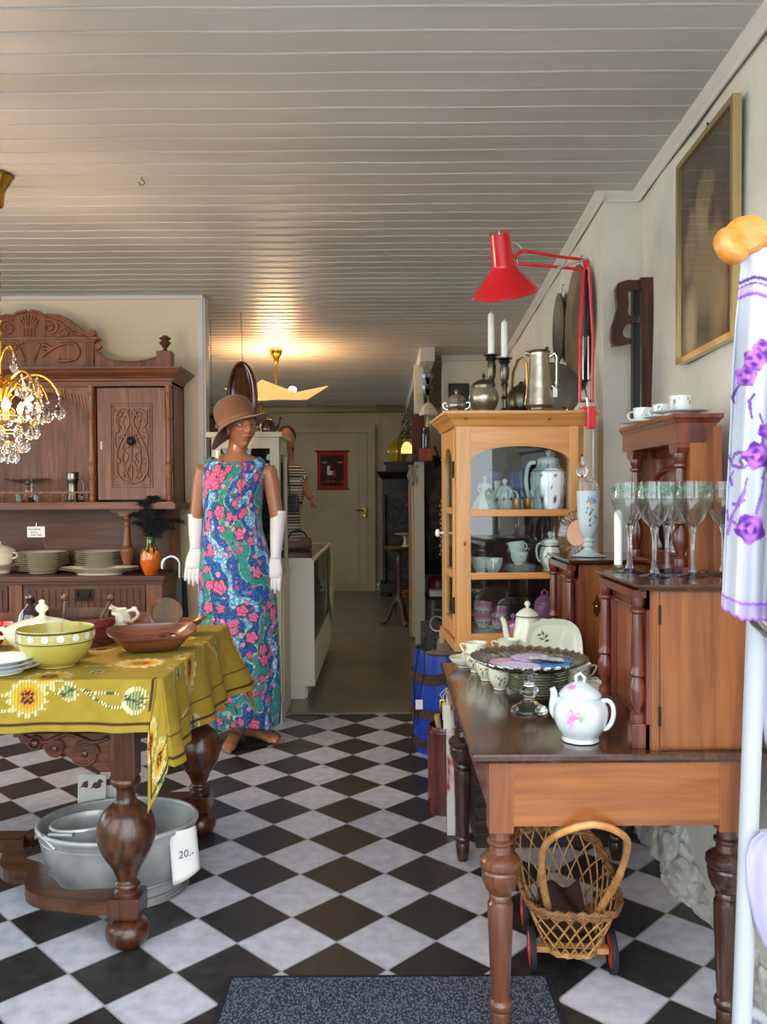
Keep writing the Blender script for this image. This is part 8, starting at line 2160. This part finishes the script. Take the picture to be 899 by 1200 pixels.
def sepia(co, i):
    u = (YB_-.016-co.y)/(YB_-YA-.032); v = (co.z-zA_-.016)/(zB_-zA_-.032)
    c = mix(srgb((60, 52, 44)), srgb((84, 70, 54)), .5+N(u*5, v*5)*1.2)
    def blob(cx, cz, rx_, rz_, p=1): return max(0, 1-(((u-cx)/rx_)**2+((v-cz)/rz_)**2)**p)
    k = blob(.50, .40, .36, .30)+.1*N(u*9, v*9); c = mix(c, srgb((150, 128, 92)), k*1.4)
    k = blob(.44, .68, .17, .17); c = mix(c, srgb((164, 140, 108)), k*2)
    k = blob(.50, .76, .18, .10)*(.7+N(u*16, v*16)); c = mix(c, srgb((122, 104, 80)), k*2.2)
    k = blob(.22, .60, .10, .16)+blob(.14, .50, .09, .14); c = mix(c, srgb((150, 126, 96)), k*1.6)
    k = blob(.20, .16, .16, .22); c = mix(c, srgb((186, 168, 132)), k*1.2)
    k = blob(.72, .20, .2, .22); c = mix(c, srgb((168, 138, 98)), k*1.1)
    k = blob(.60, .62, .09, .1); c = mix(c, srgb((44, 36, 32)), k*.8)
    return c
paint(o, sepia)
b = B(); vs = [wp(Y, z, .030) for Y, z in ((YA+.015, zA_+.015), (YB_-.015, zA_+.015), (YB_-.015, zB_-.015), (YA+.015, zB_-.015))]; b.raw(vs, [(0, 1, 2, 3)]); b.build('picture_glass', thin_glass('picture_glass', (250, 250, 250), .8, .02, .0), t, keepn=True)
b = B(); Yc_ = 2.50; b.tube([wp(Yc_-.02, zB_-.0, .02), wp(Yc_, zB_+.035, .012), wp(Yc_+.02, zB_, .02)], .0012, 5); b.ball(wp(Yc_, zB_+.036, .012), .004, seg=6); b.build('hanging_wire', m_iron, t)

# ------------------------------------------------------------------ curtain and door at the right edge
CYY = 1.24
def cp(px, py, dy=0): return at(px, py, CYY+dy)
left = [(899, 262), (884, 270), (868, 283), (863, 292), (868, 312), (866, 340), (862, 380), (859, 430), (856, 500), (852, 580), (849, 640), (847, 690), (846, 700)]
nv_, nu_ = 300, 120
def ledge(v):
    py = 283+(712-283)*v
    for i in range(2, len(left)-1):
        if left[i][1] <= py <= left[i+1][1]:
            f = (py-left[i][1])/(left[i+1][1]-left[i][1]); return left[i][0]*(1-f)+left[i+1][0]*f, py
    return left[-1][0], py
def cur(u, v):
    x, py = ledge(v); X = x+u*120
    topc = -24*u*(1-v)**6 - 30*max(0, u-.1)*(1-v)**10
    f = min(1, v*3)
    dy = f*(.022*sin(u*16+1+v*1.2)+.010*sin(u*33))
    hem = 14*min(1, u*5)*v**8+2.2*abs(sin(u*42))*v**30
    return cp(X, py+topc+hem, dy-.02)
b = B(); b.grid(nu_, nv_, cur)
cur_o = b.build('embroidered_curtain', vcol('white_cotton_embroidered', .85, trans_back=.25), solid=.0012, offset=0, sharp=180)
tag(cur_o, 'white cotton curtain embroidered with purple pansies, at the right edge', 'curtain')
pans = [(885, 422, 14), (874, 441, 13), (893, 410, 12), (887, 534, 17), (879, 618, 18), (897, 505, 10)]
scr = [[(868, 450), (862, 458), (858, 466), (860, 472)], [(884, 462), (878, 470), (879, 480), (881, 490)], [(853, 533), (858, 545), (868, 548), (876, 545)], [(858, 540), (862, 532), (868, 530)], [(872, 530), (868, 540), (872, 548)], [(860, 552), (856, 560), (858, 568)], [(875, 560), (872, 575), (865, 592), (858, 605), (853, 625)], [(852, 598), (853, 608), (862, 612)], [(872, 585), (866, 592), (860, 590)], [(890, 485), (895, 500), (893, 520)], [(895, 560), (892, 580), (886, 600)], [(899, 545), (893, 560)]]
def cur_col(co, i):
    iu, iv = i % (nu_+1), i//(nu_+1); u, v = iu/nu_, iv/nv_
    x, py = ledge(v); X = x+u*120
    base = srgb((192, 196, 206))
    hem = py+14*min(1, u*5)*v**8
    if v > .955:
        w = (v-.955)/.045
        if .12 < w < .26 or w > .86: return srgb((170, 110, 214))
        return mix(base, srgb((178, 146, 206)), .5 if w > .26 else .1)
    y2 = py-6*min(1, u*4)
    if 330 < y2+8*sin(u*9) < 334: return srgb((96, 60, 130))
    if 337 < y2+8*sin(u*9) < 339: return srgb((120, 80, 160))
    if 339 <= y2+8*sin(u*9) < 348: return mix(base, srgb((196, 160, 222)), .55+.3*sin(X*3))
    if 348 <= y2+8*sin(u*9) < 352: return srgb((150, 92, 200))
    for k, (cx, cy, R) in enumerate(pans):
        for rep in (0, 62):
            dx, dy = X-cx-rep, py-cy-(rep*.4); d = sqrt(dx*dx+dy*dy); th = atan2(dy, dx)
            if d < R*(.93+.09*cos(th*5+k)):
                if d < R*.2: return srgb((214, 120, 214))
                p_ = sin(th*2.5+k)+.6*sin(d*.8)
                return mix(srgb((96, 34, 150)), srgb((196, 122, 222)), .5+.5*p_)
    for pl in scr:
        for j in range(len(pl)-1):
            for rep in (0, 60):
                ax, ay = pl[j][0]+rep, pl[j][1]+rep*.3; vx_, vy_ = pl[j+1][0]-pl[j][0], pl[j+1][1]-pl[j][1]
                t_ = max(0, min(1, ((X-ax)*vx_+(py-ay)*vy_)/(vx_*vx_+vy_*vy_))); d = sqrt((X-ax-t_*vx_)**2+(py-ay-t_*vy_)**2)
                if d < 1.3+.8*(j % 2): return mix(srgb((96, 60, 130)), srgb((160, 110, 200)), (py-430)/200)
    return base
paint(cur_o, cur_col)
# yellow wooden clip holding the curtain
t = thing('wooden_finial', 'yellow wooden curtain rod finial of two rounded discs', 'finial', cp(862, 288, -.02))
m_yw = wood('yellow_varnished_wood', (176, 100, 24), (204, 132, 44), 'x', 2, .4, .2)
b = B(); b.lathe(smooth_prof([(0, -.012), (.022, -.012), (.028, -.004), (.028, .006), (.020, .013), (0, .014)], 3), 36, (0, 0, 0), M=Matrix.Translation((-.006, 0, 0)) @ Matrix.Rotation(radians(70), 4, 'X') @ Matrix.Rotation(.4, 4, 'Y')); b.build('front_disc', m_yw, t)
b = B(); b.lathe(smooth_prof([(0, -.014), (.020, -.014), (.030, -.006), (.031, .010), (0, .013)], 3), 36, M=Matrix.Translation((.020, .012, .016)) @ Matrix.Rotation(radians(65), 4, 'X') @ Matrix.Rotation(-.5, 4, 'Y')); b.build('rear_disc', m_yw, t)
b = B(); b.tube([(0, .0, .0), (.35, .04, .03)], .010, 12); b.build('rod', m_yw, t)
# white tubular frame
t = thing('white_tubular_stand', 'white painted tubular metal stand at the right edge', 'stand', (0, 0, 0))
PY = 1.34
def pw(px, py, dy=0): return at(px, py, PY+dy)
top_, bot_ = pw(889.5, 640), pw(869.5, 1200)
dn = (bot_-top_); full_b = top_+dn*((top_.z-.0)/(top_.z-bot_.z))
b = B(); b.tube([top_-dn*((1.640-top_.z)/(top_.z-bot_.z)), top_, top_.lerp(full_b, .5), full_b+Vector((0, 0, .005))], .0152, 20); b.build('upright', mat('white_gloss_tube', (158, 162, 167), .35, coat=.1), t)
b = B(); b.tube([pw(888, 978), pw(900, 977, .02), pw(960, 990, .1)], [.008, .009, .009], 12); b.build('side_tube', MATS['white_gloss_tube'], t)
b = B(); b.tube([pw(872, 1182), pw(890, 1190, .03), pw(905, 1215, .07), pw(960, 1290, .2)], .010, 12); b.build('lower_tube', MATS['white_gloss_tube'], t)
b = B(); b.tube([pw(881, 723, -.02), pw(887, 731, -.02), pw(899, 742, -.01), pw(925, 755, .02)], [.012, .014, .014, .014], 14, flat=(.5, 1.3)); b.build('metal_grip', mat('dull_grey_metal', (120, 116, 108), .35, metal=.8), t)
def sheet(name, lab, pts_l, m_, dy0):
    b = B()
    def f(u, v):
        k = v*(len(pts_l)-1); i = min(int(k), len(pts_l)-2); g = k-i
        x = pts_l[i][0]*(1-g)+pts_l[i+1][0]*g; y = pts_l[i][1]*(1-g)+pts_l[i+1][1]*g
        return pw(x+u*110, y+u*10, dy0+.012*sin(u*14+v*3))
    b.grid(24, 40, f); tag(b.build(name, m_, solid=.001), lab, 'cloth')
m_lav = vcol('lavender_sheer', .7, trans_back=.4) if False else mat('lavender_cloth', (160, 158, 184), .7)
sheet('lavender_scarf', 'pale lavender cloth hanging behind the white tube under the curtain', [(886, 742), (884, 790), (887, 820), (893, 845), (897, 870), (903, 880)], m_lav, .05)
sheet('lilac_bag', 'lilac rounded cloth bag hanging low on the white tube', [(892, 975), (880, 985), (874, 1005), (876, 1040), (884, 1080), (896, 1110), (915, 1120)], mat('lilac_cloth', (158, 154, 192), .6), -.03)

# ------------------------------------------------------------------ chandelier
m_cry = mat('chandelier_crystal', (252, 250, 250), .03, trans=1, ior=1.55)
q = at(2, 243, 3.06); CHX, CHY = -1.408, 3.06
def chz(py): return at(0, py, CHY).z
t = thing('chandelier', 'brass chandelier dripping with crystal drops over the oak table', 'chandelier', (CHX, CHY, 0))
b = B(); b.lathe(smooth_prof([(.006, chz(243)), (.022, chz(241)), (.028, chz(225)), (.045, chz(215)), (.056, chz(208)), (.058, H-.004), (0, H-.004)], 3), 30); b.build('canopy', m_brass, t)
b = B(); z = chz(244); zend = chz(400); k = 0
while z > zend:
    A = [(.0085*cos(a), 0, .014*sin(a)) for a in [2*pi*j/10 for j in range(10)]]
    b.tube([(x, 0, z-.012+zz) if k % 2 == 0 else (0, x, z-.012+zz) for x, _, zz in A], .0018, 5, closed=True); z -= .0225; k += 1
b.build('chain', m_brass, t)
b = B(); b.lathe(smooth_prof([(0, chz(398)), (.012, chz(400)), (.010, chz(408)), (.008, chz(440)), (.010, chz(452)), (.028, chz(456)), (.020, chz(470)), (.05, chz(482)), (.03, chz(494)), (0, chz(498))], 3), 24); b.build('centre_column', m_gold, t)
rnd = random.Random(21)
def drop(parent, p, L_, m_=m_cry):
    b = B(); r = L_*.30
    b.lathe([(0, 0), (r*.75, L_*.14), (r, L_*.34), (r*.7, L_*.62), (r*.22, L_*.9), (0, L_)], 7, (p.x, p.y, p.z-L_), smooth=False)
    b.ball((p.x, p.y, p.z+.006), .0055, seg=6); b.tube([p, p+Vector((0, 0, .016))], .0008, 4)
    return b.build('crystal_drop', m_, parent)
zc_ = chz(470)
for k in range(8):
    a = 2*pi*k/8+.25; d_ = Vector((cos(a), sin(a), 0))
    P = bez(d_*.015+Vector((0, 0, chz(474))), d_*.06+Vector((0, 0, chz(432))), d_*.16+Vector((0, 0, chz(425))), d_*.205+Vector((0, 0, chz(462))), 14)
    b = B(); b.tube(P, [.0048]*8+[.004]*7, 8); ar = b.build('arm', m_gold, t)
    drop(ar, P[-1]+Vector((0, 0, -.018)), .075); drop(ar, P[8]+Vector((0, 0, -.022)), .080)
    P2 = bez(d_*.015+Vector((0, 0, chz(480))), d_*.06+Vector((0, 0, chz(452))), d_*.11+Vector((0, 0, chz(446))), d_*.145+Vector((0, 0, chz(470))), 10)
    b = B(); b.tube(P2, .0035, 6); ar2 = b.build('arm', m_gold, t)
    drop(ar2, P2[-1]+Vector((0, 0, -.02)), .066)
    b = B()
    for s in range(3):
        M_ = Matrix.Translation(P[3+s]+Vector((0, 0, .004))) @ Matrix.Rotation(a+s*1.1, 4, 'Z') @ Matrix.Rotation(radians(55), 4, 'X'); b.lathe([(0, 0), (.022, .0), (.021, .0015), (0, .002)], 12, M=M_, )
        if s == 1: break
    b.build('gilt_leaf', m_brass, ar)
for ring_r, z_, n_ in ((.12, chz(490), 12), (.085, chz(506), 9), (.05, chz(519), 7)):
    b = B(); b.tube([(ring_r*cos(2*pi*k/40), ring_r*sin(2*pi*k/40), z_) for k in range(40)], .0028, 6, closed=True); rg_ = b.build('ring', m_gold, t)
    for k in range(n_):
        a = 2*pi*k/n_+z_*9; drop(rg_, Vector((ring_r*cos(a), ring_r*sin(a), z_-.016)), .060)
P = bez((.0, 0, chz(432)), (.02, -.01, chz(404)), (.055, -.01, chz(400)), (.06, -.01, chz(415)), 8)
for k in range(5):
    a = k*2*pi/5-.1; Rm = Matrix.Rotation(a, 4, 'Z'); b = B(); b.tube([Rm @ p for p in P], .0034, 6); u_ = b.build('upper_hook', m_gold, t); drop(u_, Rm @ P[-1]+Vector((0, 0, -.016)), .050)
m_bulb = mat('warm_lit_bulb', (255, 190, 110), .3, emit=14, emc=(255, 176, 92))
for k in range(6):
    a = 2*pi*k/6+.1; p_ = Vector((.095*cos(a), .095*sin(a), chz(484)))
    b = B(); b.lathe([(0, -.030), (.009, -.030), (.009, -.004), (.006, 0), (0, 0)], 12, tuple(p_)); b.build('candle_socket', m_gold, t)
    b = B(); b.lathe(smooth_prof([(0, 0), (.006, .001), (.014, .016), (.012, .032), (.003, .048), (0, .049)], 3), 16, tuple(p_)); b.build('bulb', m_bulb, t)
lamp('chandelier_light', 'POINT', (CHX, CHY, chz(478)), 75, (1.0, .68, .40), .10)

# ------------------------------------------------------------------ glass bowl ceiling light
PLY = 6.7; q = at(323, 411, PLY); PX = q.x
def plz(py): return at(323, py, PLY).z
t = thing('ceiling_pendant', 'brass-stemmed ceiling light with a square slumped glass shade, lit', 'ceiling light', (PX, PLY, 0))
b = B(); b.lathe(smooth_prof([(.012, plz(427)), (.022, plz(424)), (.035, plz(418)), (.052, plz(414)), (.052, H), (0, H)], 3), 28); b.build('ceiling_cup', m_brass, t)
b = B(); b.tube([(0, 0, plz(424)), (0, 0, plz(462))], .011, 12); b.build('stem', m_brass, t)
b = B()
hwid = .30; Rz = Matrix.Rotation(radians(38), 4, 'Z')
def shd(u, v):
    x, y = (u-.5)*2, (v-.5)*2; r = sqrt(x*x+y*y)
    z = .060*abs(x*y)**.8*1.0+.028*r*r*.6
    p_ = Rz @ Vector((x*hwid, y*hwid, 0)); return Vector((p_.x, p_.y, plz(467)+z))
b.grid(30, 30, shd); b.build('glass_shade', mat('lit_opal_glass', (255, 206, 140), .35, emit=.9, emc=(255, 190, 110)), t, solid=.006, sharp=180)
m_b2 = mat('warm_round_bulb', (255, 220, 160), .3, emit=9, emc=(255, 206, 140))
for px, dy in ((306.5, -.02), (342, .05)):
    x_ = at(px, 455, PLY).x-PX; b = B(); b.ball((x_, dy, plz(456)), (.034, .034, .028), seg=16); b.build('bulb', m_b2, t)
lamp('pendant_light', 'POINT', (PX, PLY, plz(453)), 34, (1.0, .68, .38), .12)
